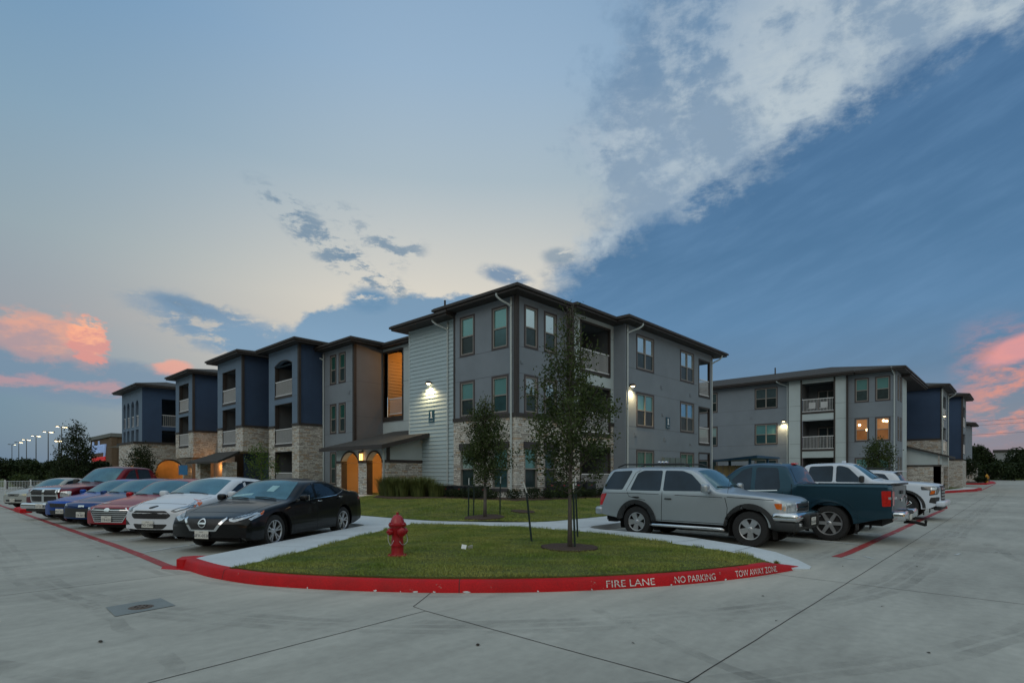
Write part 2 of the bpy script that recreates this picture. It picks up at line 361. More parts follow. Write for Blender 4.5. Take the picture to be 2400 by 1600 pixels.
def road_mat():
    m=M('poured_concrete',(.36,.355,.315),.82,var=0,vs=.35,bump=.12,bs=45,fine=.07)
    t=m.node_tree; b=t.nodes['Principled BSDF']
    src=b.inputs['Base Color'].links[0].from_socket
    g=t.nodes.new('ShaderNodeNewGeometry'); s=t.nodes.new('ShaderNodeSeparateXYZ'); t.links.new(g.outputs['Position'],s.inputs[0])
    # broom / tyre streaks and broad blotches
    mp=t.nodes.new('ShaderNodeMapping'); mp.inputs['Scale'].default_value=(.5,2.2,1); mp.inputs['Rotation'].default_value=(0,0,.6); t.links.new(g.outputs['Position'],mp.inputs[0])
    n=t.nodes.new('ShaderNodeTexNoise'); n.inputs['Scale'].default_value=.9; n.inputs['Detail'].default_value=9; n.inputs['Roughness'].default_value=.65; t.links.new(mp.outputs[0],n.inputs['Vector'])
    n2=t.nodes.new('ShaderNodeTexNoise'); n2.inputs['Scale'].default_value=.22; n2.inputs['Detail'].default_value=5; t.links.new(g.outputs['Position'],n2.inputs['Vector'])
    def mul(src,fac,lo,hi):
        mr=t.nodes.new('ShaderNodeMapRange'); mr.inputs[1].default_value=.32; mr.inputs[2].default_value=.68; mr.inputs[3].default_value=lo; mr.inputs[4].default_value=hi; t.links.new(fac,mr.inputs[0])
        x=t.nodes.new('ShaderNodeMix'); x.data_type='RGBA'; x.blend_type='MULTIPLY'; x.inputs[0].default_value=1; t.links.new(src,x.inputs[6]); t.links.new(mr.outputs[0],x.inputs[7]); return x.outputs[2]
    src=mul(src,n.outputs[0],.86,1.12); src=mul(src,n2.outputs[0],.84,1.16)
    at=t.nodes.new('ShaderNodeAttribute'); at.attribute_name='dust'
    x=t.nodes.new('ShaderNodeMix'); x.data_type='RGBA'; t.links.new(src,x.inputs[6]); x.inputs[7].default_value=(.52,.49,.42,1)
    dm=t.nodes.new('ShaderNodeMath'); dm.operation='MULTIPLY'; t.links.new(at.outputs['Fac'],dm.inputs[0]); t.links.new(n.outputs[0],dm.inputs[1]); 
    d2=t.nodes.new('ShaderNodeMath'); d2.operation='MULTIPLY'; d2.inputs[1].default_value=1.35; d2.use_clamp=True; t.links.new(dm.outputs[0],d2.inputs[0])
    t.links.new(d2.outputs[0],x.inputs[0]); t.links.new(x.outputs[2],b.inputs['Base Color'])
    return m
m_road=road_mat()
m_walk=M('light_sidewalk_concrete',(.54,.58,.60),.8,var=.1,vs=.9,bump=.12,bs=70,fine=.05)
def red_mat(name,c,chip):
    m=M(name,c,.6,var=.16,vs=2.,bump=.12,bs=60,spec=.25,fine=.15)
    t=m.node_tree; b=t.nodes['Principled BSDF']; src=b.inputs['Base Color'].links[0].from_socket
    g=t.nodes.new('ShaderNodeNewGeometry'); n=t.nodes.new('ShaderNodeTexNoise'); n.inputs['Scale'].default_value=5; n.inputs['Detail'].default_value=7; n.inputs['Roughness'].default_value=.7
    t.links.new(g.outputs['Position'],n.inputs['Vector'])
    s=t.nodes.new('ShaderNodeMapRange'); s.interpolation_type='SMOOTHSTEP'; s.inputs[1].default_value=chip; s.inputs[2].default_value=chip+.03; t.links.new(n.outputs[0],s.inputs[0])
    x=t.nodes.new('ShaderNodeMix'); x.data_type='RGBA'; t.links.new(s.outputs[0],x.inputs[0]); t.links.new(src,x.inputs[6]); x.inputs[7].default_value=(.30,.27,.24,1)
    n3=t.nodes.new('ShaderNodeTexNoise'); n3.inputs['Scale'].default_value=1.6; n3.inputs['Detail'].default_value=9; n3.inputs['Roughness'].default_value=.72; t.links.new(g.outputs['Position'],n3.inputs['Vector'])
    s3=t.nodes.new('ShaderNodeMapRange'); s3.inputs[1].default_value=.50; s3.inputs[2].default_value=.74; s3.inputs[4].default_value=.45; t.links.new(n3.outputs[0],s3.inputs[0])
    x3=t.nodes.new('ShaderNodeMix'); x3.data_type='RGBA'; t.links.new(s3.outputs[0],x3.inputs[0]); t.links.new(x.outputs[2],x3.inputs[6]); x3.inputs[7].default_value=tuple(v*.35+.02 for v in c)+(1,)
    t.links.new(x3.outputs[2],b.inputs['Base Color']); return m
m_red=red_mat('red_kerb_paint',(.46,.005,.009),.66)
m_redline=red_mat('worn_red_line_paint',(.33,.045,.045),.60)
m_line=red_mat('worn_white_line_paint',(.50,.53,.53),.56)
m_joint=M('joint_sealant',(.035,.03,.028),.9)
m_mulch=M('brown_mulch',(.05,.03,.022),1.,c2=(.09,.055,.04),vs=25,bump=1.,bs=50)
m_turf=M('lawn_turf',(.045,.07,.012),1.,c2=(.11,.13,.03),vs=2.2,bump=.8,bs=120,fine=.35)
m_dirt=M('gravel_bed',(.10,.085,.06),1.,var=.3,vs=20,bump=1.,bs=60)
KERB=[(2.86,10.0),(2.86,9.5),(2.90,8.8),(3.08,7.95),(3.38,7.25),(3.82,6.5),(4.45,5.64),(5.3,4.76),(6.2,4.05),(7.2,3.46),(8.2,3.04),(9.1,2.77),(9.9,2.60)]
kc=[Vector((p.x,p.y)) for p in spline([(a,b,0) for a,b in KERB],6)]
def offs(pl,d):
    out=[]
    for i,p in enumerate(pl):
        t=(pl[min(i+1,len(pl)-1)]-pl[max(i-1,0)]).normalized(); out.append(p+Vector((-t.y,t.x))*d)   # left of travel = inside
    return out
def taper(p): return clamp((9.95-p.x)/1.0,0.03,1.) if p.x>8.9 else 1.
def zk(x,y):
    """height of the raised concrete/turf above the street"""
    if x>8.6 and y<3.8: return .15*clamp((y-2.45)/1.0,.02,1)+ (0 if y>3.45 else 0)
    return .15+gz(x,y)
# street: one sheet to the horizon, finer and dusted near the kerb
def axis_pts(): return [-400,-200,-100,-60,-30,-15,-8,-4]+[-2+.25*i for i in range(65)]+[15,16,18,20,24,30,40,60,90,120,160,220,300,450,700]
xs=axis_pts(); ys=axis_pts(); mb=MB()
mb.v=[(x,y,gz(x,y)) for x in xs for y in ys]; n=len(ys)
mb.f=[(i*n+j,(i+1)*n+j,(i+1)*n+j+1,i*n+j+1) for i in range(len(xs)-1) for j in range(n-1)]
street=obj('street',mb,m_road); tag(street,kind='structure')
at=street.data.attributes.new('dust','FLOAT','POINT')
for i,v in enumerate(mb.v):
    p=Vector((v[0],v[1])); d=min((p-q).length for q in kc[::3]) if -3<p.x<15 and -3<p.y<15 else 9
    d2=min(abs(p.y-2.6),9) if p.x>9 else 9
    at.data[i].value=clamp(1-d/1.5,0,1)**1.3
# kerb
prof=[(0.,-.03),(.0,.0),(.012,.04),(.03,.12),(.05,.142),(.08,.15),(.19,.152),(.19,-.03)]
mb=MB(); tops=[offs(kc,a) for a,_ in prof]
for i in range(len(kc)):
    for j,(a,h) in enumerate(prof):
        q=tops[j][i]; mb.v.append((q.x,q.y,h*taper(kc[i]) if h>0 else h))
k=len(prof)
for i in range(len(kc)-1):
    for j in range(k-1): mb.f.append((i*k+j,(i+1)*k+j,(i+1)*k+j+1,i*k+j+1))
mb.f.append(tuple(range(k))); mb.f.append(tuple((len(kc)-1)*k+j for j in range(k)))
kerb=obj('kerb',mb,m_red,smooth=True,auto=40); tag(kerb,kind='structure')
# painted end block of the kerb beside the stalls
mb=MB(); mb.prism([(2.86,9.98),(3.06,9.98),(3.3,10.16),(3.12,10.32),(2.95,10.36),(2.80,10.12)],-.02,.148)
mb.prism([(2.86,10.36),(2.70,10.5),(2.60,10.2),(2.78,9.9),(2.86,9.6)],-.02,.006)
tag(obj('kerb_end',mb,m_red,bevel=.03),kind='structure')
ki=offs(kc,.155)
inner=[(3.05,8.52),(3.3,8.58),(4.57,9.3),(6.1,10.36),(7.2,11.06),(7.75,11.44),(9.1,12.2),(9.75,11.1),(10.33,9.65),(10.52,8.6),(10.56,7.5),(10.42,6.4),(10.16,5.4),(9.9,4.6),(9.58,3.6),(9.36,2.95),(9.3,2.86)]
lawn_poly=[(p.x,p.y) for p in ki if p.y<8.5 and p.x<9.3]+[p for p in reversed(inner) if True]
lawn_poly=[p for i,p in enumerate(lawn_poly) if i==0 or (Vector(p)-Vector(lawn_poly[i-1])).length>.03]
def zlawn(x,y):
    z=zk(x,y); return z+.015+ .05*math.exp(-((x-7)**2+(y-7.6)**2)/6.)
tag(sheet('lawn_island',lawn_poly,zlawn,.35,m_turf,skirt=.1),kind='structure')
L2=[(10.05,62),(10.05,14.6),(10.18,12.9),(10.53,12.0),(11.0,11.2),(11.44,10.69),(11.9,10.25),(12.6,10.0),(14.9,9.93),(49.,9.93)]
L2s=[(p.x,p.y) for p in spline([(a,b,0) for a,b in L2[1:-1]],4)]
walk=[(3.3,10.16),(8.0,12.95),(8.2,13.15),(8.2,62),(10.05,62)]+L2s+[(49,9.93),(49,8.35),(12.05,8.35),(11.65,8.15),(11.5,7.75),(11.5,5.7),(11.36,5.2),(11.15,4.7),(10.95,4.28),(10.75,3.82),(10.5,3.28),(10.26,2.84),(9.95,2.56),(9.7,2.52),(9.45,2.66)]+list(reversed(inner))[1:]+[(3.05,9.98)]
def zwalk(x,y): return zk(x,y)
tag(sheet('sidewalk',walk,zwalk,(1.,.8),m_walk,skirt=.25),kind='structure')
def zl2(x,y):
    base=.15+gz(x,y); r=clamp(min(x-10.05,y-9.93)/5.6,0,1); r=r*r*(3-2*r)
    return base+.01+(.43-.16-gz(x,y))*r
tag(sheet('lawn',[(10.05,62)]+L2s+[(49.,9.93),(49,16.3),(17.6,16.3),(17.6,62)],zl2,1.,m_turf),kind='structure')
# lawn beside the walk to the first breezeway and planting bed along the wall
tag(sheet('entry_walk',[(10.05,24.6),(15.5,23.3),(15.5,28.0),(10.05,26.6)],zl2,.6,m_walk,lift=.012),kind='structure')
def bed(name,poly,lift=.03): return tag(sheet(name,poly,zl2,.6,m_mulch,skirt=.1,lift=lift),kind='structure')
bed('planting_bed',[(16.1,15.0),(17.7,14.6),(22,14.3),(25.0,14.3),(25.0,16.3),(17.6,16.3),(17.6,23.2),(15.6,23.6),(14.4,22.4),(14.3,20.4),(15.7,18.0)])
# thin strips laid on a surface
def strip_on(mb,pts,w,zf,lift=.004,seg=.6,wob=0.,ragged=0.):
    rnd=random.Random(len(pts)*7+int(pts[0][0]*10)); P=[Vector((p[0],p[1])) for p in pts]; out=[]
    for a,b in zip(P,P[1:]):
        n=max(1,int((b-a).length/seg))
        for i in range(n): out.append(a+(b-a)*(i/n))
    out.append(P[-1]); L_=[];R_=[]
    for i,p in enumerate(out):
        t=(out[min(i+1,len(out)-1)]-out[max(i-1,0)]).normalized(); nn=Vector((-t.y,t.x)); off=rnd.uniform(-wob,wob)
        L_.append(p+nn*(w/2+off+rnd.uniform(-ragged,ragged))); R_.append(p-nn*(w/2-off+rnd.uniform(-ragged,ragged)))
    for i in range(len(out)-1):
        mb.quad(*[(q.x,q.y,zf(q.x,q.y)+lift) for q in (L_[i],R_[i],R_[i+1],L_[i+1])])
mb=MB()
for pts in ([(.2,4.66),(3.84,4.92),(3.87,5.18),(4.48,5.62)],[(3.84,4.92),(3.86,-6)],[(-30,9.36),(2.86,9.46)],[(-20,1.80),(60,1.87)],[(8.9,2.8),(8.86,1.84),(8.85,-8)],[(-6,4.66),(.2,4.66)],[(-8,14.8),(2.6,14.8)],[(-8,20.2),(2.6,20.2)],[(-8,26.2),(2.6,26.2)],[(-2.2,-8),(-2.2,60)],[(14.2,1.86),(14.2,-10)],[(20,1.86),(20,-10)],[(27,1.86),(27,-10)],[(5.5,13.6),(5.5,60)],[(12.,5.6),(48,5.6)]):
    strip_on(mb,pts,.010,gz,.0035,.35,.003)
tag(obj('pavement_joints',mb,m_joint),kind='structure')
mb=MB()
for a,b in (((4.4,10.82),(5.1,9.66)),((6.0,11.8),(6.75,10.78)),((7.3,12.55),(8.0,11.6)),((8.2,14.0),(10.1,14.0)),((8.2,15.9),(10.05,15.9)),((8.2,18),(10.05,18)),((9.1,12.2),(10.5,12.05)),((10.33,9.65),(11.95,10.2)),((10.55,8.3),(12.05,8.36)),((10.5,7.),(11.5,6.95)),((10.1,5.2),(11.3,5.0)),((9.65,3.8),(10.72,3.78)),((13.9,8.35),(13.9,9.93)),((15.6,8.35),(15.6,9.93))):
    strip_on(mb,[a,b],.01,zwalk,.004,.3)
# kerb joints
for s in (14,38,60):
    i=min(s,len(kc)-1)
    for j in range(1,6):
        a,b=tops[j][i],tops[j+1][i]; t=(kc[i+1]-kc[i-1]).normalized()*.005
        h0,h1=prof[j][1]*taper(kc[i]),prof[j+1][1]*taper(kc[i]); nrm=Vector((t.y,-t.x)).normalized()*.003
        mb.quad((a.x-t.x+nrm.x,a.y-t.y+nrm.y,h0+.002),(a.x+t.x+nrm.x,a.y+t.y+nrm.y,h0+.002),(b.x+t.x+nrm.x,b.y+t.y+nrm.y,h1+.003),(b.x-t.x+nrm.x,b.y-t.y+nrm.y,h1+.003))
tag(obj('sidewalk_joints',mb,m_joint),kind='structure')
mb=MB(); strip_on(mb,[(2.75,10.3),(2.8,14),(2.8,30.9)],.16,gz,.005,.5,.006,.006); strip_on(mb,[(2.8,33.2),(2.8,60)],.16,gz,.005,.9,.006,.006)
strip_on(mb,[(11.48,2.53),(12.2,2.49),(29.2,2.50)],.16,gz,.005,.5,.006,.006); strip_on(mb,[(56.5,3.3),(63,2.8),(110,3.1)],.15,gz,.005,.9)
tag(obj('red_lane_line',mb,m_redline),kind='structure')
mb=MB(); SD=(math.cos(math.radians(31)),math.sin(math.radians(31)))
for i in range(6):
    y0=12.54+2.80*i; strip_on(mb,[(2.9,y0+.06),(2.9+SD[0]*6.1,y0+.06+SD[1]*6.1)],.09,gz,.006,.5,.004)
for x in (13.85,16.5,19.15,21.8,24.45,27.1,29.7): strip_on(mb,[(x,2.62),(x,8.3)],.09,gz,.006,.5,.004)
strip_on(mb,[(11.44,2.40),(11.42,2.2)],.07,gz,.006); strip_on(mb,[(11.95,2.2),(11.7,1.98)],.05,gz,.006); strip_on(mb,[(13.3,.95),(13.6,.9)],.05,gz,.006)
tag(obj('stall_lines',mb,m_line),kind='structure')
# faint tyre tracks swept round the corner and along both lanes
m_track=bpy.data.materials.new('tyre_track'); m_track.use_nodes=True; t=m_track.node_tree; b=t.nodes['Principled BSDF']; b.inputs['Base Color'].default_value=(.05,.05,.05,1); b.inputs['Roughness'].default_value=.8
g=t.nodes.new('ShaderNodeNewGeometry'); n=t.nodes.new('ShaderNodeTexNoise'); n.inputs['Scale'].default_value=1.3; n.inputs['Detail'].default_value=9; n.inputs['Roughness'].default_value=.7; t.links.new(g.outputs['Position'],n.inputs['Vector'])
mr=t.nodes.new('ShaderNodeMapRange'); mr.inputs[1].default_value=.42; mr.inputs[2].default_value=.72; mr.inputs[4].default_value=.20; t.links.new(n.outputs[0],mr.inputs[0]); t.links.new(mr.outputs[0],b.inputs['Alpha'])
mb=MB()
for off_ in (0.,1.55,-3.1,-1.6):
    R_=9.5-off_; cx,cy=10.4,10.6
    for dr in ((0,.18,.36) if off_==0 else (0,.16)):
        pts=[(cx-(R_-dr),60),(cx-(R_-dr),cy)]+[(cx-(R_-dr)*math.cos(a),cy-(R_-dr)*math.sin(a)) for a in [PI/2*k/16 for k in range(1,16)]]+[(cx,cy-(R_-dr)),(60,cy-(R_-dr))]
        strip_on(mb,pts,.13,gz,.0025,.5,.03,.02)
for a,b_ in (((2.0,-2.),(5.2,3.6)),((.9,2.2),(1.3,9)),((6,-.8),(16,.6)),((2.9,1.),(9,-1.6))): strip_on(mb,[a,((a[0]+b_[0])/2+.3,(a[1]+b_[1])/2-.2),b_],.15,gz,.0028,.4,.03,.02)
tag(obj('tyre_marks',mb,m_track),kind='structure')
# utility patch and iron lid
mb=MB(); pz=.006; mb.add([(1.40,7.17,pz),(2.0,7.25,pz),(1.99,7.81,pz),(1.42,7.74,pz)],[(0,1,2,3)])
m_patch=M('darker_concrete_patch',(.20,.225,.225),.85,var=.12,vs=2.,fine=.08)
tag(obj('pavement_patch',mb,m_patch),kind='structure')
r=empty('cleanout_cover',(1.70,7.44,.008),'small round rusty iron lid set in a square patch of the pavement','utility cover')
mb=MB(); mb.lathe([(0,.006),(.10,.006),(.105,.0),(.125,.0),(.13,-.004)],(1.70,7.44,.008)); obj('lid',mb,M('rusty_iron',(.10,.075,.06),.8,metal=.4,c2=(.16,.13,.11),vs=30,bump=.4,bs=80),r,smooth=True,auto=30)
mb=MB()
for a in range(0,360,45): 
    c,s=math.cos(math.radians(a)),math.sin(math.radians(a)); mb.box(1.70+c*.06-.008,7.44+s*.06-.008,.010,1.70+c*.06+.008,7.44+s*.06+.008,.018)
obj('lid_lug',mb,m_joint,r)
# writing on the kerb face, bent along the curve
cum=[0.]
for a,b in zip(kc,kc[1:]): cum.append(cum[-1]+(b-a).length)
def kpos(s,h):
    i=0
    while i<len(cum)-2 and cum[i+1]<s: i+=1
    t=(s-cum[i])/(cum[i+1]-cum[i]); p=kc[i].lerp(kc[i+1],t); tt=(kc[i+1]-kc[i]).normalized(); nn=Vector((-tt.y,tt.x))
    hh=[(0.,.0),(.012,.04),(.03,.12),(.05,.142)]; 
    for (a0,h0),(a1,h1) in zip(hh,hh[1:]):
        if h<=h1 or (a1,h1)==hh[-1]: a=a0+(a1-a0)*(h-h0)/(h1-h0); break
    q=p+nn*(a-.004); tp=taper(p); return (q.x,q.y,h*tp)
def text_mesh(s,size,align='LEFT',stencil=False):
    c=bpy.data.curves.new('t','FONT'); c.body=s; c.size=size; c.align_x=align; c.resolution_u=3
    o=bpy.data.objects.new('t',c); COL.objects.link(o); bpy.context.view_layer.update()
    me=bpy.data.meshes.new_from_object(o.evaluated_get(bpy.context.evaluated_depsgraph_get()))
    bm=bmesh.new(); bm.from_mesh(me); bpy.data.objects.remove(o); bpy.data.curves.remove(c); bpy.data.meshes.remove(me)
    return bm
def kerb_arc(x):   # arc position where the kerb line reaches world x
    for i in range(len(kc)-1):
        if kc[i].x<=x<=kc[i+1].x and kc[i].y<8.6: return cum[i]+(cum[i+1]-cum[i])*(x-kc[i].x)/(kc[i+1].x-kc[i].x)
m_letter=red_mat('white_stencil_paint',(.70,.68,.66),.60)
for txt,xa,xb in (('FIRE LANE',6.19,6.80),('NO PARKING',7.08,7.73),('TOW AWAY ZONE',8.10,9.02)):
    bm=text_mesh(txt,1.)
    mx=max(v.co.x for v in bm.verts); mn=min(v.co.x for v in bm.verts); hy=max(v.co.y for v in bm.verts); s0,s1=kerb_arc(xa),kerb_arc(xb)
    cur=mn+.12
    while cur<mx: bmesh.ops.bisect_plane(bm,geom=bm.verts[:]+bm.edges[:]+bm.faces[:],plane_co=(cur,0,0),plane_no=(1,0,0),dist=1e-6); cur+=.12
    # stencil bridge: cut a narrow gap through the middle of every letter row
    for q in (.47,.55): bmesh.ops.bisect_plane(bm,geom=bm.verts[:]+bm.edges[:]+bm.faces[:],plane_co=(0,hy*q,0),plane_no=(0,1,0),dist=1e-6)
    bmesh.ops.delete(bm,geom=[f for f in bm.faces if hy*.47<f.calc_center_median().y<hy*.55],context='FACES')
    for v in bm.verts: v.co=kpos(s0+(v.co.x-mn)/(mx-mn)*(s1-s0),.028+.088*clamp(v.co.y/hy,0,1))
    me=bpy.data.meshes.new('kerb_lettering'); bm.to_mesh(me); bm.free(); me.materials.append(m_letter)
    o=bpy.data.objects.new('kerb_lettering',me); COL.objects.link(o); tag(o,kind='structure')
# chipped paint flecks at the kerb foot
mb=MB(); rnd=random.Random(5)
for x,w_ in ((4.02,.05),(4.22,.015),(4.34,.09),(4.50,.05),(4.78,.11),(5.45,.03),(6.02,.02),(7.02,.03),(7.9,.05),(3.5,.02)):
    s=kerb_arc(x); P_=[]
    for k in range(9):
        a=2*PI*k/9; P_.append(kpos(s+w_*.5*math.cos(a)*rnd.uniform(.6,1.1),clamp(.012+.012*math.sin(a)*rnd.uniform(.5,1.3),.001,.05)))
    mb.add(P_,[tuple(range(9))])
tag(obj('bare_kerb_spots',mb,m_walk),kind='structure')
# mulch rings and small islands
def blob(cx,cy,rx,ry,n=26,seed=1,rag=.08):
    r_=random.Random(seed); return [(cx+rx*math.cos(2*PI*i/n)*r_.uniform(1-rag,1+rag),cy+ry*math.sin(2*PI*i/n)*r_.uniform(1-rag,1+rag)) for i in range(n)]
tag(sheet('mulch_ring',blob(7.95,6.0,.52,.50,seed=3),zlawn,.2,m_mulch,skirt=.05,lift=.03),kind='structure')
tag(sheet('mulch_ring',blob(11.53,11.9,.62,.6,seed=4),zl2,.2,m_mulch,skirt=.05,lift=.03),kind='structure')
tag(sheet('mulch_ring',blob(13.6,12.2,.4,.4,seed=6),zl2,.2,m_mulch,skirt=.05,lift=.03),kind='structure')
isl=[(2.75,30.9),(3.2,31.0),(8.0,33.9),(8.0,36.2),(3.0,33.2),(2.7,32.6)]
mb=MB(); mb.prism(isl,-.2,.02); tag(obj('kerb',mb,m_walk,bevel=.03),kind='structure')
mb=MB(); mb.prism([(3.15,31.25),(7.9,34.1),(7.9,35.9),(3.15,33.0)],-.1,.035); tag(obj('lawn_island',mb,m_turf),kind='structure')
mb=MB(); mb.prism([(2.72,30.88),(3.05,30.86),(3.2,31.1),(3.1,33.3),(2.9,33.25),(2.68,32.6)],-.15,.03); tag(obj('kerb',mb,m_red,bevel=.03),kind='structure')
# far right: kerbed corner in front of the second building, then the far end of the lane
def zk2(x,y): return .15
tag(sheet('sidewalk',[(30.3,2.6),(30.0,8.35),(31.2,8.35),(31.2,3.4)],zk2,2.,m_walk,skirt=.2),kind='structure')
mb=MB(); mb.prism([(29.3,2.55),(30.6,2.45),(31.0,2.9),(31.0,3.6),(30.6,3.6),(30.3,2.75)],-.02,.10); tag(obj('kerb',mb,m_red,bevel=.04),kind='structure')
mb=MB(); P2=[(49.0,9.9),(49.0,5.4),(52.3,4.7),(57,3.7),(62,3.0),(67,2.9),(68.5,3.6),(68.5,9.9)]
mb.prism(P2,-.1,.16); tag(obj('sidewalk',mb,m_walk,bevel=.04),kind='structure')
mb=MB()
for a,b in zip(P2[1:6],P2[2:7]):
    A_,B_=Vector(a),Vector(b); t=(B_-A_).normalized(); nn=Vector((t.y,-t.x))*.02; i_=-nn*9
    mb.prism([tuple(A_+nn),tuple(B_+nn),tuple(B_+i_),tuple(A_+i_)],-.05,.172)
tag(obj('kerb',mb,m_red),kind='structure')
mb=MB(); mb.prism([(54,5.4),(60,4.6),(66.5,4.2),(67.6,5.0),(67.6,6.4),(54,6.4)],.1,.2); tag(obj('lawn',mb,m_turf),kind='structure')
mb=MB(); mb.prism([(96,3.6),(112,3.2),(124,3.9),(124,7.5),(96,7.0)],-.1,.17); tag(obj('kerb',mb,m_red,bevel=.05),kind='structure')
mb=MB(); mb.prism([(97,4.2),(112,3.9),(122.5,4.5),(122.5,6.9),(97,6.4)],.1,.21); tag(obj('planting_bed',mb,m_mulch),kind='structure')
mb=MB(); mb.prism([(-8,60),(-3,45),(-1,45),(-1,80),(-30,90),(-40,70)],-.6,-.12); tag(obj('lawn',mb,m_turf,bevel=.05),kind='structure')
mb=MB(); mb.prism([(-8.3,60),(-3.1,44.7),(-.8,44.7),(-.8,80),(-30,90.4),(-40.4,70)],-.6,-.14); tag(obj('kerb',mb,m_red,bevel=.04),kind='structure')
mb=MB(); mb.prism([(160,-40),(700,-160),(700,200),(160,30)],-.2,.3); tag(obj('ground',mb,m_turf),kind='structure')
mb=MB(); mb.prism([(-60,110),(60,110),(200,500),(-400,500)],-.9,-.4); tag(obj('ground',mb,m_turf),kind='structure')
# ------------------------------------------------------------------ building kit
class Fac:
    """wall plane; ax 'x': plane X=c seen from -X, u is Y.  ax 'y': plane Y=c seen from -Y, u is X. d>0 goes inward"""
    def __init__(s,ax,c): s.ax=ax; s.c=c
    def p(s,u,z,d=0.): return (s.c+d,u,z) if s.ax=='x' else (u,s.c+d,z)
    def box(s,mb,u0,u1,z0,z1,d0,d1):
        a=s.p(u0,z0,d0); b=s.p(u1,z1,d1); mb.box(a[0],a[1],a[2],b[0],b[1],b[2])
def wall(mb,F,u0,u1,z0,z1,holes=(),thick=.15,top=None):
    """wall with rectangular holes (u0,u1,z0,z1) and their reveals"""
    us=sorted({u0,u1,*[clamp(h[0],u0,u1) for h in holes],*[clamp(h[1],u0,u1) for h in holes]})
    zs=sorted({z0,z1,*[clamp(h[2],z0,z1) for h in holes],*[clamp(h[3],z0,z1) for h in holes]})
    for a,b in zip(us,us[1:]):
        for c,d in zip(zs,zs[1:]):
            m_,k=(a+b)/2,(c+d)/2
            if any(h[0]<m_<h[1] and h[2]<k<h[3] for h in holes): continue
            mb.quad(F.p(a,c),F.p(b,c),F.p(b,d),F.p(a,d))
    for h in holes:
        a,b,c,d=clamp(h[0],u0,u1),clamp(h[1],u0,u1),clamp(h[2],z0,z1),clamp(h[3],z0,z1)
        if b-a<1e-4 or d-c<1e-4: continue
        if h[0]>=u0: mb.quad(F.p(a,c),F.p(a,d),F.p(a,d,thick),F.p(a,c,thick))
        if h[1]<=u1: mb.quad(F.p(b,c),F.p(b,d),F.p(b,d,thick),F.p(b,c,thick))
        if h[2]>=z0: mb.quad(F.p(a,c),F.p(b,c),F.p(b,c,thick),F.p(a,c,thick))
        if h[3]<=z1: mb.quad(F.p(a,d),F.p(b,d),F.p(b,d,thick),F.p(a,d,thick))
def arch_wall(mb,F,u0,u1,z0,z1,a,b,zsp,ztop,thick=.3,n=14):
    """fills u0..u1 x z0..z1 around an arch head that springs at zsp and peaks at ztop; everything under zsp between a and b stays open"""
    w=(b-a)/2; h=ztop-zsp; cx=(a+b)/2
    if u0<a: mb.quad(F.p(u0,z0),F.p(a,z0),F.p(a,z1),F.p(u0,z1))
    if u1>b: mb.quad(F.p(b,z0),F.p(u1,z0),F.p(u1,z1),F.p(b,z1))
    R=(w*w+h*h)/(2*h); cz=ztop-R; pts=[]
    for i in range(n+1):
        u=a+(b-a)*i/n; pts.append((u,cz+math.sqrt(max(R*R-(u-cx)**2,0))))
    for (p,q) in zip(pts,pts[1:]):
        mb.quad(F.p(p[0],p[1]),F.p(q[0],q[1]),F.p(q[0],z1),F.p(p[0],z1))
        mb.quad(F.p(p[0],p[1]),F.p(q[0],q[1]),F.p(q[0],q[1],thick),F.p(p[0],p[1],thick))
    if zsp>z0:
        for e in (a,b): mb.quad(F.p(e,z0),F.p(e,zsp),F.p(e,zsp,thick),F.p(e,z0,thick))
    return pts
def arch_trim(mb,F,pts,w,d0,d1):
    for (p,q) in zip(pts,pts[1:]):
        for dd in (d0,d1): mb.quad(F.p(p[0],p[1],dd),F.p(q[0],q[1],dd),F.p(q[0],q[1]+w,dd),F.p(p[0],p[1]+w,dd))
        mb.quad(F.p(p[0],p[1]+w,d0),F.p(q[0],q[1]+w,d0),F.p(q[0],q[1]+w,d1),F.p(p[0],p[1]+w,d1))
        mb.quad(F.p(p[0],p[1],d0),F.p(q[0],q[1],d0),F.p(q[0],q[1],d1),F.p(p[0],p[1],d1))
WN=0
m_gupb=M('window_glass_over_pale_blind',(.34,.48,.46),.10,metal=.3,var=.16,vs=1.,spec=.8); m_gupc=M('window_glass_over_dim_blind',(.045,.11,.12),.08,metal=.4,var=.25,vs=1.5,spec=.8); m_glob=M('window_glass_behind_dark_screen',(.015,.03,.032),.3,var=.4,vs=3)
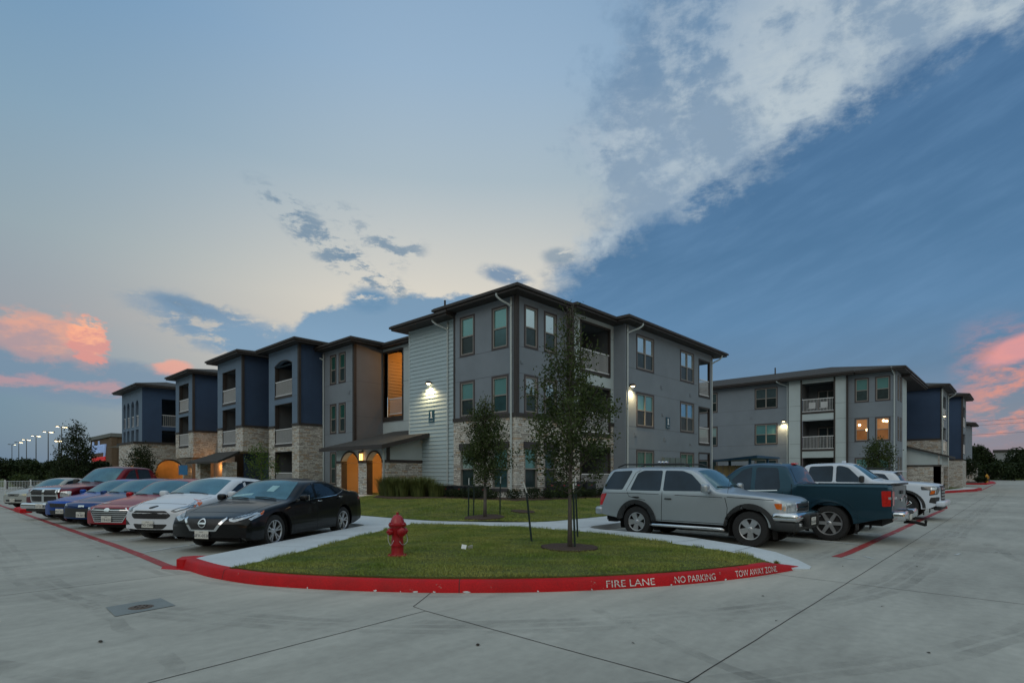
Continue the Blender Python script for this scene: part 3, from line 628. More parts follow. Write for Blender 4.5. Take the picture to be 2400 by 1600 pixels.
def window(B,F,u0,u1,z0,z1,dbl=False,up=None,lo=None,trim=True,label=None,depth=.05,mull=True):
    global WN; WN+=1
    if up is None and lo is None:
        up,lo=((m_gup,m_glo),(m_gupb,m_glo),(m_gup,m_glob),(m_gupc,m_glo),(m_gup,m_gupc))[(WN*7+WN//3)%5]
    up=up or m_gup; lo=lo or m_glo; t=.085 if trim else .0; mb=MB()
    if trim:
        F.box(mb,u0,u1,z1-t,z1,-.022,.03); F.box(mb,u0,u1,z0,z0+t,-.026,.03); F.box(mb,u0,u0+t,z0+t,z1-t,-.022,.03); F.box(mb,u1-t,u1,z0+t,z1-t,-.022,.03)
    a,b,c,d=u0+t,u1-t,z0+t,z1-t; w=.05; fr=MB(); zm=(c+d)/2-.02
    F.box(fr,a,b,d-w,d,-.008,depth+.02); F.box(fr,a,b,c,c+w,-.008,depth+.02); F.box(fr,a,a+w,c+w,d-w,-.008,depth+.02); F.box(fr,b-w,b,c+w,d-w,-.008,depth+.02)
    cols=[(a+w,b-w)]
    if dbl:
        mid=(a+b)/2; F.box(fr,mid-.045,mid+.045,c+w,d-w,-.008,depth+.02); cols=[(a+w,mid-.045),(mid+.045,b-w)]
    for (p,q) in cols:
        if mull: F.box(fr,p,q,zm-.028,zm+.028,.0,depth+.02)
    win=obj('window',mb if trim else fr,m_win_trim if trim else m_sash,B)
    if label: win['label']=label
    if trim: obj('frame',fr,m_sash,win)
    for (p,q) in cols:
        g=MB(); F.box(g,p,q,zm+.028,d-w,depth,depth+.01); obj('pane',g,up,win)
        g=MB(); F.box(g,p,q,c+w,zm-.028,depth-.012 if mull else depth,depth+.01); obj('pane',g,lo,win)
    return win
def railing(B,F,u0,u1,z0,z1,d=.04,solid=False,cls=.105):
    r=MB(); F.box(r,u0,u1,z1-.05,z1,d-.025,d+.025); F.box(r,u0,u1,z0,z0+.045,d-.025,d+.025)
    o=obj('railing',r,m_rail,B); b=MB(); n=int((u1-u0)/cls)
    for i in range(1,n): 
        u=u0+(u1-u0)*i/n; F.box(b,u-.009,u+.009,z0+.045,z1-.05,d-.009,d+.009)
    obj('baluster_row',b,m_rail,o); return o
def recess(mb,F,u0,u1,z0,z1,dep,skip=''):
    if 'l' not in skip: mb.quad(F.p(u0,z0,.15),F.p(u0,z1,.15),F.p(u0,z1,dep),F.p(u0,z0,dep))
    if 'r' not in skip: mb.quad(F.p(u1,z0,.15),F.p(u1,z1,.15),F.p(u1,z1,dep),F.p(u1,z0,dep))
    if 'b' not in skip: mb.quad(F.p(u0,z0,dep),F.p(u1,z0,dep),F.p(u1,z1,dep),F.p(u0,z1,dep))
    mb.quad(F.p(u0,z0,.15),F.p(u1,z0,.15),F.p(u1,z0,dep),F.p(u0,z0,dep)); mb.quad(F.p(u0,z1,.15),F.p(u1,z1,.15),F.p(u1,z1,dep),F.p(u0,z1,dep))
def siding(mb,F,u0,u1,z0,z1,lap=.2,holes=()):
    z=z0
    while z<z1-.01:
        zt=min(z+lap,z1)
        segs=[(u0,u1)]
        for h in holes:
            if h[2]<(z+zt)/2<h[3]:
                segs=[s for a,b in segs for s in ((a,min(b,h[0])),(max(a,h[1]),b)) if s[1]-s[0]>.02]
        for a,b in segs:
            mb.quad(F.p(a,z,-.036),F.p(b,z,-.036),F.p(b,zt,-.004),F.p(a,zt,-.004)); mb.quad(F.p(a,z,.01),F.p(b,z,.01),F.p(b,z,-.036),F.p(a,z,-.036))
            for e in (a,b): mb.add([F.p(e,z,-.036),F.p(e,zt,-.004),F.p(e,zt,.02),F.p(e,z,.02)],[(0,1,2,3)])
        z=zt
def hip_roof(B,x0,x1,y0,y1,ze,oh=.6,slope=.25,name='roof',h=.26,parent=None):
    """fascia, soffit and hip above a rectangle of walls; ze = top of the eave"""
    a,b,c,d=x0-oh,x1+oh,y0-oh,y1+oh; mb=MB()
    w=min(b-a,d-c)/2; hh=w*slope
    if b-a>d-c: r0,r1=(a+w,(c+d)/2,ze+hh),(b-w,(c+d)/2,ze+hh)
    else: r0,r1=((a+b)/2,c+w,ze+hh),((a+b)/2,d-w,ze+hh)
    o=.03
    e=[(a-o,c-o,ze),(b+o,c-o,ze),(b+o,d+o,ze),(a-o,d+o,ze)]
    if b-a>d-c: fs=[(0,1,5,4),(1,2,5),(2,3,4,5),(3,0,4)]
    else: fs=[(0,1,4),(1,2,5,4),(2,3,5),(3,0,4,5)]
    mb.add(e+[r0,r1],fs)
    mb.add([(a-o,c-o,ze),(b+o,c-o,ze),(b+o,d+o,ze),(a-o,d+o,ze),(a-o,c-o,ze-.03),(b+o,c-o,ze-.03),(b+o,d+o,ze-.03),(a-o,d+o,ze-.03)],[(0,1,5,4),(1,2,6,5),(2,3,7,6),(3,0,4,7),(4,5,6,7)])
    rf=obj(name,mb,m_roof,B)
    f=MB(); f.box(a,c,ze-h,b,d,ze-.034); obj('fascia',f,m_trim,rf)
    g=MB()   # gutter lip
    for (p0,q0,p1,q1) in ((a-.09,c-.09,b+.09,c-.001),(a-.09,d+.001,b+.09,d+.09),(a-.09,c,a-.001,d),(b+.001,c,b+.09,d)): g.box(p0,q0,ze-.15,p1,q1,ze-.045)
    obj('gutter',g,m_trim,rf); return rf
def downspout(B,F,u,z0,z1,du,off=.07,kick=None):
    """pipe on the wall with the swan neck out to the gutter (du = sideways reach of the neck)"""
    r=.048; pts=[F.p(u+du,z1+.50,-.62),F.p(u+du,z1+.38,-.60),F.p(u+du*.7,z1+.22,-.45),F.p(u+du*.25,z1+.08,-.2),F.p(u,z1-.05,-off),F.p(u,z1-.2,-off),F.p(u,z0+.12,-off),F.p(u,z0+.05,-off-.05),F.p(u,z0,-off-.16)]
    mb=MB(); mb.tube(spline_v(pts),r,8); return obj('downspout',mb,m_pipe,B,smooth=True)
def spline_v(pts,n=4):
    return [tuple(p) for p in spline(pts,n)]
def wall_lamp(B,F,u,z,power=20.,col=(1.,.74,.38),size=.05,real=True,down=True):
    o=MB(); prof=[(.0,.11),(.10,.10),(.15,.05),(.17,.0),(.165,-.03)]
    c=F.p(u,z,-.14); 
    prof=[(r_,h_) for r_,h_ in prof]; o.lathe(prof,c,'z',16); a=F.p(u-.07,z-.06,-.02); b=F.p(u+.07,z+.08,-.005); F.box(o,u-.07,u+.07,z-.05,z+.09,-.12,-.001)
    h=obj('wall_lamp',o,m_bronze,B,smooth=True,auto=40)
    g=MB(); g.lathe([(0,-.07),(.05,-.066),(.09,-.045),(.12,-.01),(.12,.01)],c,'z',14); obj('bulb',g,m_bulb,h,smooth=True)
    if real:
        ld=bpy.data.lights.new('lamp_glow','SPOT'); ld.energy=power; ld.color=col; ld.shadow_soft_size=.06; ld.spot_size=math.radians(150); ld.spot_blend=.8
        lo_=bpy.data.objects.new('lamp_glow',ld); COL.objects.link(lo_); q=F.p(u,z-.13,-.27); og=ORG[B.name]
        lo_.parent=h; lo_.location=(q[0]-og[0],q[1]-og[1],q[2]-og[2])
    return h
def panel_lines(mb,F,u0,u1,zs,holes=()):
    for z in zs:
        segs=[(u0,u1)]
        for h in holes:
            if h[2]<z<h[3]: segs=[s for a,b in segs for s in ((a,min(b,h[0])),(max(a,h[1]),b)) if s[1]-s[0]>.02]
        for a,b in segs: F.box(mb,a,b,z-.009,z+.009,-.003,.0)
def vents(B,F,lst):
    mb=MB()
    for u,z,s in lst:
        F.box(mb,u-s,u+s,z-s,z+s,-.03,-.001); F.box(mb,u-s*.7,u+s*.7,z-s*.7,z+s*.7,-.045,-.03)
        obj('wall_vent',mb,m_grey,B); mb=MB()
def number_sign(F,u0,u1,z0,z1,label,num='1'):
    c=F.p((u0+u1)/2,z0,-.03); r=MB(); F.box(r,u0,u1,z0,z1,-.05,-.024); t=obj('building_sign',r,m_sign,None,c); tag(t,label,'sign','building number signs')
    def put(txt,size,zc,nm):
        bm=text_mesh(txt,size,'CENTER'); hy=max(v.co.y for v in bm.verts)
        for v in bm.verts:
            uu=(u0+u1)/2+(v.co.x if F.ax=='y' else -v.co.x); q=F.p(uu,zc+v.co.y,-.054); v.co=Vector(q)-Vector(c)
        me=bpy.data.meshes.new(nm); bm.to_mesh(me); bm.free(); me.materials.append(m_whitep); o=bpy.data.objects.new(nm,me); COL.objects.link(o); o.parent=t
    h=z1-z0; um=(u0+u1)/2; nb_=MB(); zb_=z0+h*.34; zt_=z0+h*.88; F.box(nb_,um-.045,um+.045,zb_,zt_,-.062,-.051); F.box(nb_,um-.10,um+.10,zb_,zb_+.035,-.064,-.051); s_=1 if F.ax=='x' else -1; F.box(nb_,um,um+s_*.10,zt_-.075,zt_-.03,-.060,-.051); obj('numeral',nb_,m_whitep,t); put('BUILDING',h*.105,z0+h*.10,'lettering'); return t
# ================================================================== BUILDING 1
B1=empty('apartment_building',(17.67,16.24,.42),'long three storey apartment building with grey corner block, navy bays and stone base','apartment building','three storey apartment buildings')
Z0=.40; FX=Fac('x',17.67); FY=Fac('y',16.24)
grey=MB(); stone=MB(); light=MB(); navy=MB(); trim=MB(); inner_=MB(); jt=MB(); slate=MB(); warm=MB()
# --- corner block, left face
ws=[(19.95,18.90),(17.77,16.72)]
L3=[(b,a,7.12,9.05) for a,b in ws]; L2w=[(b,a,4.20,5.94) for a,b in ws]; L1w=[(b+.03,a-.03,.86,2.96) for a,b in ws]
wall(grey,FX,16.24,20.42,4.18,9.36,L3+L2w); wall(stone,FX,16.24,20.42,Z0-.4,4.05,L1w,.2)
FX.box(trim,16.2,20.44,4.03,4.2,-.05,.02)
panel_lines(jt,FX,16.3,20.3,(7.12,5.96),L3+L2w)
for i,(u0,u1,z0,z1) in enumerate(L3): window(B1,FX,u0,u1,z0,z1)
for i,(u0,u1,z0,z1) in enumerate(L2w): window(B1,FX,u0,u1,z0,z1)
m_lintel=M('dark_stained_lintel',(.05,.045,.05),.7)
lint=MB()
for (u0,u1,z0,z1) in L1w:
    window(B1,FX,u0,u1,z0,z1-.30,trim=False,depth=.12); FX.box(lint,u0-.06,u1+.06,z1-.30,z1,-.05,.15); FX.box(lint,u0-.06,u1+.06,z0-.14,z0,-.07,.12)
# corner trims
trim.box(17.62,16.19,4.2,17.80,16.37,9.36); FX.box(trim,20.30,20.42,4.2,9.36,-.02,.1)
# --- corner block, right face
R3=[(18.17,19.12,7.15,9.05),(19.55,20.5,7.15,9.05)]; R2w=[(a,b,4.2,5.94) for a,b,_,_ in R3]; R1w=[(a+.03,b-.03,.86,2.96) for a,b,_,_ in R3]
wall(grey,FY,17.67,21.35,4.18,9.36,R3+R2w); wall(stone,FY,17.67,21.35,Z0-.4,4.05,R1w,.2)
FY.box(trim,17.63,21.4,4.03,4.2,-.05,.02); panel_lines(jt,FY,17.8,21.3,(7.13,5.96),R3+R2w)
for i,h in enumerate(R3): window(B1,FY,*h,up=m_gsky)
for h in R2w: window(B1,FY,*h,up=m_gsky)
for (u0,u1,z0,z1) in R1w:
    window(B1,FY,u0,u1,z0,z1-.30,trim=False,depth=.12); FY.box(lint,u0-.06,u1+.06,z1-.30,z1,-.05,.15); FY.box(lint,u0-.06,u1+.06,z0-.14,z0,-.07,.12)
# --- balcony bay
FB=Fac('y',15.94); BH=[(22.0,24.6,z,z+h) for z,h in ((6.55,2.52),(3.44,2.5),(.42,2.45))]
wall(light,FB,21.35,24.97,4.2,9.36,BH,.15); wall(stone,FB,21.35,24.97,Z0-.4,4.05,BH,.15); FB.box(trim,21.3,22.0,4.03,4.2,-.05,.02); FB.box(trim,24.6,24.97,4.03,4.2,-.05,.02)
light.quad((21.35,15.94,4.1),(21.35,16.3,4.1),(21.35,16.3,9.36),(21.35,15.94,9.36)); stone.quad((21.35,15.94,0),(21.35,16.3,0),(21.35,16.3,4.1),(21.35,15.94,4.1))
trim.box(21.27,15.88,4.2,21.40,16.25,9.36); panel_lines(jt,FB,21.4,24.95,(8.6,5.96),BH)
for (a,b,c,d) in BH:
    recess(inner_,FB,a,b,c,d,1.9); FB.box(trim,a-.05,a+.04,c,d,-.03,.12); FB.box(trim,b-.04,b+.05,c,d,-.03,.12); FB.box(trim,a-.05,b+.05,d-.07,d+.04,-.03,.12)
    if c>1: FB.box(trim,a,b,c-.03,c+.14,-.02,.12); railing(B1,FB,a+.04,b-.04,c+.16,c+1.18,.03)
    else: railing(B1,FB,a+.04,b-.04,c+.1,c+1.1,.03)
    wd=Fac('y',15.94+1.86); window(B1,wd,a+.3,b-.5,c+.1,c+2.1,dbl=True,up=m_gdark,lo=m_gdark,mull=False,depth=.02)
# --- protruding right block
FD=Fac('y',15.24); D3=[(26.1,28.02,7.14,9.05),(31.24,33.14,7.14,9.05)]; D2=[(a,b,4.04,5.92) for a,b,_,_ in D3]; D1=[(a,b,.9,2.82) for a,b,_,_ in D3]
wall(grey,FD,24.97,33.75,Z0-.4,9.36,D3+D2+D1,.12); grey.quad((24.97,15.24,0),(24.97,16,0),(24.97,16,9.36),(24.97,15.24,9.36))
panel_lines(jt,FD,25.05,33.6,(7.13,5.94,4.03,2.84),D3+D2+D1); FD.box(jt,31.22,31.23,2.9,9.3,-.002,0) if False else None
for h in D3: window(B1,FD,*h,dbl=True,up=m_gsky)
window(B1,FD,*D2[0],dbl=True); window(B1,FD,*D2[1],dbl=True,up=M('window_glass_blue_sky_tint',(.2,.42,.6),.05,metal=.6,var=.05))  # blue of a sky reflection put into this upper pane's colour
for h in D1: window(B1,FD,*h,dbl=True,up=M('window_glass_over_green_curtain',(.05,.16,.12),.2,var=.4,vs=6,stretch=(4,4,.4)),lo=m_glo)
# side balcony stack with open end
EB=[(33.85,35.5,z,z+h) for z,h in ((6.45,2.42),(3.36,2.45),(.42,2.45))]
wall(grey,FD,33.75,35.92,Z0-.4,9.36,EB,.12); FE=Fac('x',35.92)
for (a,b,c,d) in EB:
    inner_.quad((a,15.4,c),(a,18.2,c),(a,18.2,d),(a,15.4,d)); inner_.quad((a,18.2,c),(35.9,18.2,c),(35.9,18.2,d),(a,18.2,d))
    for z in (c,d): inner_.quad((a,15.36,z),(35.9,15.36,z),(35.9,18.2,z),(a,18.2,z))
    FD.box(trim,a-.04,a+.05,c,d,-.02,.12); FD.box(trim,b-.06,b+.03,c,d,-.02,.12); FD.box(trim,a,b,d-.08,d+.02,-.02,.12); FD.box(trim,a,b,c-.02,c+.12,-.02,.12)
    railing(B1,FD,a+.05,b-.06,c+.14,c+1.15,.03)
    r=MB(); r.box(35.8,15.5,c+1.1,35.86,17.6,c+1.15); r.box(35.8,15.5,c+.14,35.86,17.6,c+.18); obj('side_rail',r,m_rail,B1)
wall(grey,FE,15.24,28.,Z0-.4,9.36,[(15.5,17.75,c,d) for _,_,c,d in EB],.12)
FD.box(trim,35.84,35.95,0.3,9.36,-.02,.08)
# --- lap sided block
FS=Fac('x',17.84); sid=MB(); siding(sid,FS,20.42,24.18,Z0,9.16,.2); sid.quad((17.86,24.2,0),(30,24.2,0),(30,24.2,9.2),(17.86,24.2,9.2))
FS.box(light,24.16,24.26,Z0,9.16,-.035,.05)
# --- recessed breezeway wall with the tall stair opening
FR=Fac('x',19.75); TO=(27.55,29.48,4.95,9.03)
wall(light,FR,24.2,29.85,3.2,9.36,[TO],.25); panel_lines(jt,FR,24.3,29.8,(8.95,7.1,4.7,3.7),[TO])
FR.box(trim,TO[0]-.12,TO[0],TO[2]-.2,TO[3]+.1,-.03,.25); FR.box(trim,TO[1],TO[1]+.12,TO[2]-.2,TO[3]+.1,-.03,.25); FR.box(trim,TO[0],TO[1],TO[3],TO[3]+.12,-.03,.25); FR.box(trim,TO[0],TO[1],TO[2]-.2,TO[2]+.1,-.03,.25)
FR.box(trim,24.25,24.42,3.6,8.2,-.28,-.0)
railing(B1,FR,TO[0]+.02,TO[1]-.3,5.2,6.2,.2)
FN=Fac('y',29.35); org=MB(); siding(org,FN,19.95,27,.4,9.3,.2); org.quad((27,24.5,.4),(27,29.4,.4),(27,29.4,9.3),(27,24.5,9.3))
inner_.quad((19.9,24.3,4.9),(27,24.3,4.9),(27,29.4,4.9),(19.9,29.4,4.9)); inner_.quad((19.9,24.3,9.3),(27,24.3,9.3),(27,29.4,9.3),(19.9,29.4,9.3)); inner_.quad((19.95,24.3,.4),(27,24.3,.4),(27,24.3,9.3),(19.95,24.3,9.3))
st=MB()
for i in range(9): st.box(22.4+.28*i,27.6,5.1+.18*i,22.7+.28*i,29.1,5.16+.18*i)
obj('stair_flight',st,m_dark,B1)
# --- entry porch: two arches in a stone and stucco front
FP=Fac('x',15.65); PA=[(23.55,24.95),(25.75,27.5)]; ZP=.35
wall(stone,FP,23.10,28.0,ZP-.5,2.1,[(a,b,ZP-.6,2.1) for a,b in PA],.35)
pt=[]
pt.append(arch_wall(light,FP,23.10,25.35,2.2,3.05,*PA[0],2.2,2.62,.35)); pt.append(arch_wall(light,FP,25.35,28.0,2.2,3.05,*PA[1],2.2,2.66,.35))
for (a,b) in ((23.1,23.55),(24.95,25.75),(27.5,28.0)): FP.box(trim,a,b,2.08,2.21,-.03,.3)
for p in pt: arch_trim(trim,FP,p,.09,-.03,.02)
for a,b in PA:
    for e in (a,b): FP.box(trim,e-.012,e+.012,ZP,2.2,.005,.352)
FQ=Fac('y',23.10); wall(stone,FQ,15.65,17.84,0,2.1); FQ.box(trim,15.75,17.84,2.08,2.22,-.03,.02); light.add([(15.65,23.1,2.2),(17.84,23.1,2.2),(17.84,23.1,3.62),(15.65,23.1,2.98)],[(0,1,2,3)]); FQ.box(trim,15.62,15.8,2.2,2.96,-.03,.02)
pr=MB(); pr.add([(15.0,22.5,2.93),(15.0,28.5,2.93),(19.75,28.5,4.1),(19.75,22.5,4.1),(15.0,22.5,2.80),(15.0,28.5,2.80),(19.75,28.5,3.97),(19.75,22.5,3.97)],[(0,1,2,3),(4,5,6,7),(0,1,5,4),(0,3,7,4),(1,2,6,5)])
po=obj('porch_roof',pr,m_roof,B1); pf=MB(); pf.box(14.90,22.45,2.72,14.99,28.55,2.90); pf.add([(15.0,22.46,2.72),(17.8,22.46,3.41),(17.8,22.46,3.60),(15.0,22.46,2.92),(15.0,22.5,2.72),(17.8,22.5,3.41),(17.8,22.5,3.60),(15.0,22.5,2.92)],[(0,1,2,3),(0,1,5,4),(4,5,6,7)]); obj('fascia',pf,m_trim,po)
FM=Fac('y',27.75); siding(org,FM,16.05,19.7,.3,3.1,.2); FM.box(trim,17.55,17.72,.3,3.0,-.05,-.02) 
inner_.quad((16,23.3,2.95),(19.7,23.3,2.95),(19.7,27.9,2.95),(16,27.9,2.95)); org.quad((19.6,23.3,.3),(19.6,27.8,.3),(19.6,27.8,3.0),(19.6,23.3,3.0))
pv=MB(); pv.box(15.4,23.2,.2,19.7,27.9,.36); obj('porch_floor',pv,m_walk,B1)
mb=MB(); mb.tube([(15.4,23.18,2.75),(15.5,23.18,2.6),(15.55,23.2,.4)],.045,8); obj('downspout',mb,m_pipe,B1,smooth=True)
lan=MB(); FP.box(lan,25.24,25.42,2.62,2.68,-.2,-.0); FP.box(lan,25.26,25.40,2.16,2.2,-.18,-.02); 
for a in (25.26,25.39): FP.box(lan,a,a+.012,2.2,2.62,-.18,-.168); FP.box(lan,a,a+.012,2.2,2.62,-.03,-.02)
lo1=obj('lantern',lan,m_bronze,B1); g=MB(); FP.box(g,25.285,25.38,2.22,2.55,-.16,-.045); obj('lantern_glass',g,m_bulb2,lo1)
# --- grey block left of the breezeway
F3=Fac('x',17.72); G3=[(30.6,31.42,7.16,9.05),(31.72,32.5,7.16,9.05)]; G2=[(a,b,4.04,5.92) for a,b,_,_ in G3]; G1=[(a,b,.8,2.9) for a,b,_,_ in G3]
wall(grey,F3,29.6,33.5,0,9.36,G3+G2+G1,.1); panel_lines(jt,F3,29.7,33.4,(7.15,5.94,4.03),G3+G2+G1)
for h in G3+G2+G1: window(B1,F3,*h,up=M('window_glass_over_green_blind',(.03,.11,.09),.15,metal=.2,var=.2) if h==G3[0] else bpy.data.materials['window_glass_over_green_blind'])
F4=Fac('y',29.6); wall(warm,F4,17.72,19.78,2.9,9.36); panel_lines(jt,F4,17.8,19.7,(7.15,5.0)); trim.box(17.66,29.54,2.9,17.83,29.72,9.36)
# --- navy bays
def bay(x,y0,y1,o0,o1,tops,stz,stb,ze,arch=None,ret=19.2,mat_front=None):
    F=Fac('x',x); R=Fac('y',y0); holes=[]
    for (zb,zt) in tops: holes.append((o0,o1,zb,zt))
    if arch:
        zsp,ztp=arch; holes[0]=(o0,o1,tops[0][0],zsp); 
        wall(slate,F,y0,y1,stz,zsp,holes,.25); p=arch_wall(slate,F,y0,y1,zsp,ze-.25,o0,o1,zsp,ztp,.25); arch_trim(trim,F,p,.05,-.02,.01)
        inner_.quad(F.p(o0,zsp,1.7),F.p(o1,zsp,1.7),F.p(o1,ztp+.1,1.7),F.p(o0,ztp+.1,1.7))
    else: wall(slate,F,y0,y1,stz,ze-.25,holes,.25)
    wall(stone,F,y0,y1,stb,stz-.14,[h for h in holes if h[2]<stz],.25)
    F.box(trim,y0-.04,o0,stz-.15,stz,-.05,.02); F.box(trim,o1,y1+.03,stz-.15,stz,-.05,.02)
    wall(navy,R,x,ret,stz,ze-.25); wall(stone,R,x,ret,stb,stz-.14); R.box(trim,x-.03,ret,stz-.15,stz,-.05,.02); navy.quad((x,y1,stz),(ret,y1,stz),(ret,y1,ze-.25),(x,y1,ze-.25)); stone.quad((x,y1,stb),(ret,y1,stb),(ret,y1,stz),(x,y1,stz))
    if stb>1: stone.quad((x,y0,stb),(ret,y0,stb),(ret,y1,stb),(x,y1,stb))
    trim.box(x-.06,y0-.06,stz,x+.10,y0+.12,ze-.25); panel_lines(jt,F,y0+.12,o0,(7.6,6.5)); 
    for (zb,zt) in tops:
        d=zt+(.35 if arch and (zb,zt)==tops[0] else 0)
        recess(inner_,F,o0,o1,zb,d if not(arch and (zb,zt)==tops[0]) else arch[0]-.001,1.7) if not (arch and (zb,zt)==tops[0]) else (inner_.quad(F.p(o0,zb,.25),F.p(o1,zb,.25),F.p(o1,zb,1.7),F.p(o0,zb,1.7)),inner_.quad(F.p(o0,zb,1.7),F.p(o1,zb,1.7),F.p(o1,zt,1.7),F.p(o0,zt,1.7)),inner_.quad(F.p(o0,zb,.25),F.p(o0,zb,1.7),F.p(o0,zt,1.7),F.p(o0,zt,.25)),inner_.quad(F.p(o1,zb,.25),F.p(o1,zb,1.7),F.p(o1,zt,1.7),F.p(o1,zt,.25)))
        F.box(trim,o1-.07,o1+.02,zb,zt,.02,.27); F.box(trim,o0-.02,o0+.02,zb,zt,.02,.27)
        F.box(trim,o0,o1,zb-.04,zb+.12,-.02,.2); railing(B1,F,o0+.03,o1-.07,zb+.15,zb+1.13,.04)
        F.box(trim,o0,o1,zt-.03,zt+.02,.01,.2) if not arch or (zb,zt)!=tops[0] else None
    hip_roof(B1,x,ret+2,y0,y1,ze,.6)
bay(16.1,33.4,37.87,34.38,36.95,[(6.5,8.62),(3.32,6.1),(.45,2.97)],4.72,-.3,9.95,(8.62,8.92))
bay(15.1,39.76,44.57,41.05,43.6,[(6.5,8.97),(3.5,6.2)],4.9,3.05,9.99)
bay(14.9,49.4,54.0,50.6,53.1,[(6.6,9.02),(3.7,6.3)],5.05,2.84,9.87)
# body behind the bays
FBk=Fac('x',19.2); wall(navy,FBk,37.8,60.2,-.4,9.9); FB2=Fac('x',17.2)
low=MB(); low.quad((17.0,37.9,-.4),(17.0,44.6,-.4),(17.0,44.6,3.05),(17.0,37.9,3.05)); low.quad((17.0,39.9,-.4),(19.2,39.9,-.4),(19.2,39.9,3.05),(17,39.9,3.05)); 
obj('ground_floor_wall',low,m_navy,B1)
mb=MB(); mb.add([(13.3,39.2,2.35),(13.3,45.8,2.35),(15.1,44.6,3.1),(15.1,40.3,3.1),(13.3,39.2,2.22),(13.3,45.8,2.22),(15.1,44.6,2.9),(15.1,40.3,2.9)],[(0,1,2,3),(4,5,6,7),(0,1,5,4),(0,3,7,4),(1,2,6,5)]); obj('awning_roof',mb,m_roof,B1)
st2=MB()
for (y,x) in ((40.1,14.0),(44.9,13.9),(46.9,14.4)): st2.box(x,y-.35,-.3,x+.7,y+.35,2.3)
obj('stone_pillar',st2,m_stone,B1)
mb=MB(); mb.box(14.9,49.6,-.4,19,49.75,2.84); mb.box(16.5,45.,-.4,19,49.6,3.2); obj('tan_brick_wall',mb,M('tan_brick_wall_paint',(.17,.13,.10),.9,var=.2,vs=4,bump=.4,bs=40),B1)
# stair tower with four arched openings
FT=Fac('x',13.8); cols_=[(61.3,62.35),(62.95,64.05),(64.65,65.7),(66.2,67.1)]
T2=[(a,b,4.3,5.7) for a,b in cols_]
wall(slate,FT,60.05,67.7,4.3,8.1,T2+[(a,b,5.95,8.1) for a,b in cols_],.3)
us=[60.05]+[(cols_[i][1]+cols_[i+1][0])/2 for i in range(3)]+[67.7]
for i,(a,b) in enumerate(cols_):
    p=arch_wall(slate,FT,us[i],us[i+1],8.1,9.55,a,b,8.1,8.5,.3); railing(B1,FT,a,b,6.05,7.05,.1,cls=.16)
FT2=Fac('y',60.05); wall(navy,FT2,13.8,19.2,4.3,9.55,[(15.4,18.3,6.0,8.6),(15.4,18.3,4.4,5.6)],.2); railing(B1,FT2,15.4,18.3,6.0,7.1,.1,cls=.16)
inner_.quad((14,60.2,4.35),(19,60.2,4.35),(19,67.6,4.35),(14,67.6,4.35)); inner_.quad((14,60.2,5.85),(19,60.2,5.85),(19,67.6,5.85),(14,67.6,5.85)); inner_.quad((19.1,60.2,4.3),(19.1,67.6,4.3),(19.1,67.6,9.5),(19.1,60.2,9.5))
FT3=Fac('y',67.65); wall(slate,FT3,13.8,19.2,4.3,9.55,[(16.05,17.2,6.1,8.1),(16.05,17.2,4.35,5.7)],.1)
hip_roof(B1,13.8,19.2,60.05,67.7,9.8,.65)
FZ=Fac('x',12.5); FZ2=Fac('y',57.0)
wall(stone,FZ,57.0,62.5,1.9,4.15); p=[]
wall(stone,FZ2,12.5,19.2,-.5,1.6,[(14.1,16.4,-.6,1.6),(17.2,19.2,-.6,1.6)],.3); arch_trim(trim,FZ2,arch_wall(stone,FZ2,12.5,17.2,1.6,4.15,14.1,16.4,1.6,2.7,.3),.12,-.03,.02); wall(stone,FZ2,17.2,19.2,1.6,4.15,[(17.2,19.2,1.5,3.0)],.3)
stone.quad((12.5,57.0,4.15),(12.5,68,4.15),(19.2,68,4.15),(19.2,57,4.15)); FZ.box(trim,56.9,63,4.15,4.33,-.08,.05); FZ2.box(trim,12.4,19.2,4.15,4.33,-.08,.05)
for y in (57.0,59.3,61.6): stone.box(12.5,y,-.6,13.1,y+.8,2.0)
ar=MB(); 
FA=Fac('y',56.93)
for cx,r_ in ((15.3,1.15),):
    pts=[(cx+r_*math.cos(PI*k/16),1.55+r_*math.sin(PI*k/16)) for k in range(17)]
    ar.add([FA.p(a,b,0.) for a,b in pts],[tuple(range(17))])
ent=MB(); ent.quad((13.2,59.5,-.4),(19.2,59.5,-.4),(19.2,59.5,3),(13.2,59.5,3)); ent.quad((19.2,57.1,-.4),(19.2,59.5,-.4),(19.2,59.5,3),(19.2,57.1,3)); ent.quad((13.2,57.3,3),(19.2,57.3,3),(19.2,59.5,3),(13.2,59.5,3)); obj('entry_hall',ent,m_siding if False else M('tan_entry_wall',(.5,.33,.18),.7),B1)
# pale link wall between tower and last bay
wall(light,Fac('x',17.0),54.2,60.0,4.4,9.7)
# --- roofs over the grey blocks
hip_roof(B1,17.67,31.,16.24,20.6,9.6,.6); hip_roof(B1,17.69,31.,20.9,24.25,9.41,.6,h=.25); hip_roof(B1,21.5,30.,15.94,24.,9.585,.6,.2); hip_roof(B1,24.97,36.3,15.24,27.,9.61,.6); hip_roof(B1,19.75,33,24.3,33,9.56,.45,.12); hip_roof(B1,17.72,30,29.6,33.3,9.63,.6)
hip_roof(B1,19.2,33,33.5,60,9.80,.4,.12)
pv=MB(); pv.cyl((17.9,21.35,9.4),(17.9,21.35,10.25),.05); obj('roof_vent_pipe',pv,m_trim,B1)
for nm,mb,mt in (('grey_wall',grey,m_grey),('stone_wall',stone,m_stone),('pale_wall',light,m_light),('navy_wall',navy,m_navy),('slate_wall',slate,m_slate),('side_wall',warm,m_grey2),('trim',trim,m_trim),('panel_joint',jt,m_jt),('lap_siding',sid,m_siding),('breezeway_siding',org,m_orange),('lintel',lint,m_lintel)):
    obj(nm,mb,mt,B1)
obj('balcony_recess',inner_,m_inner,B1)
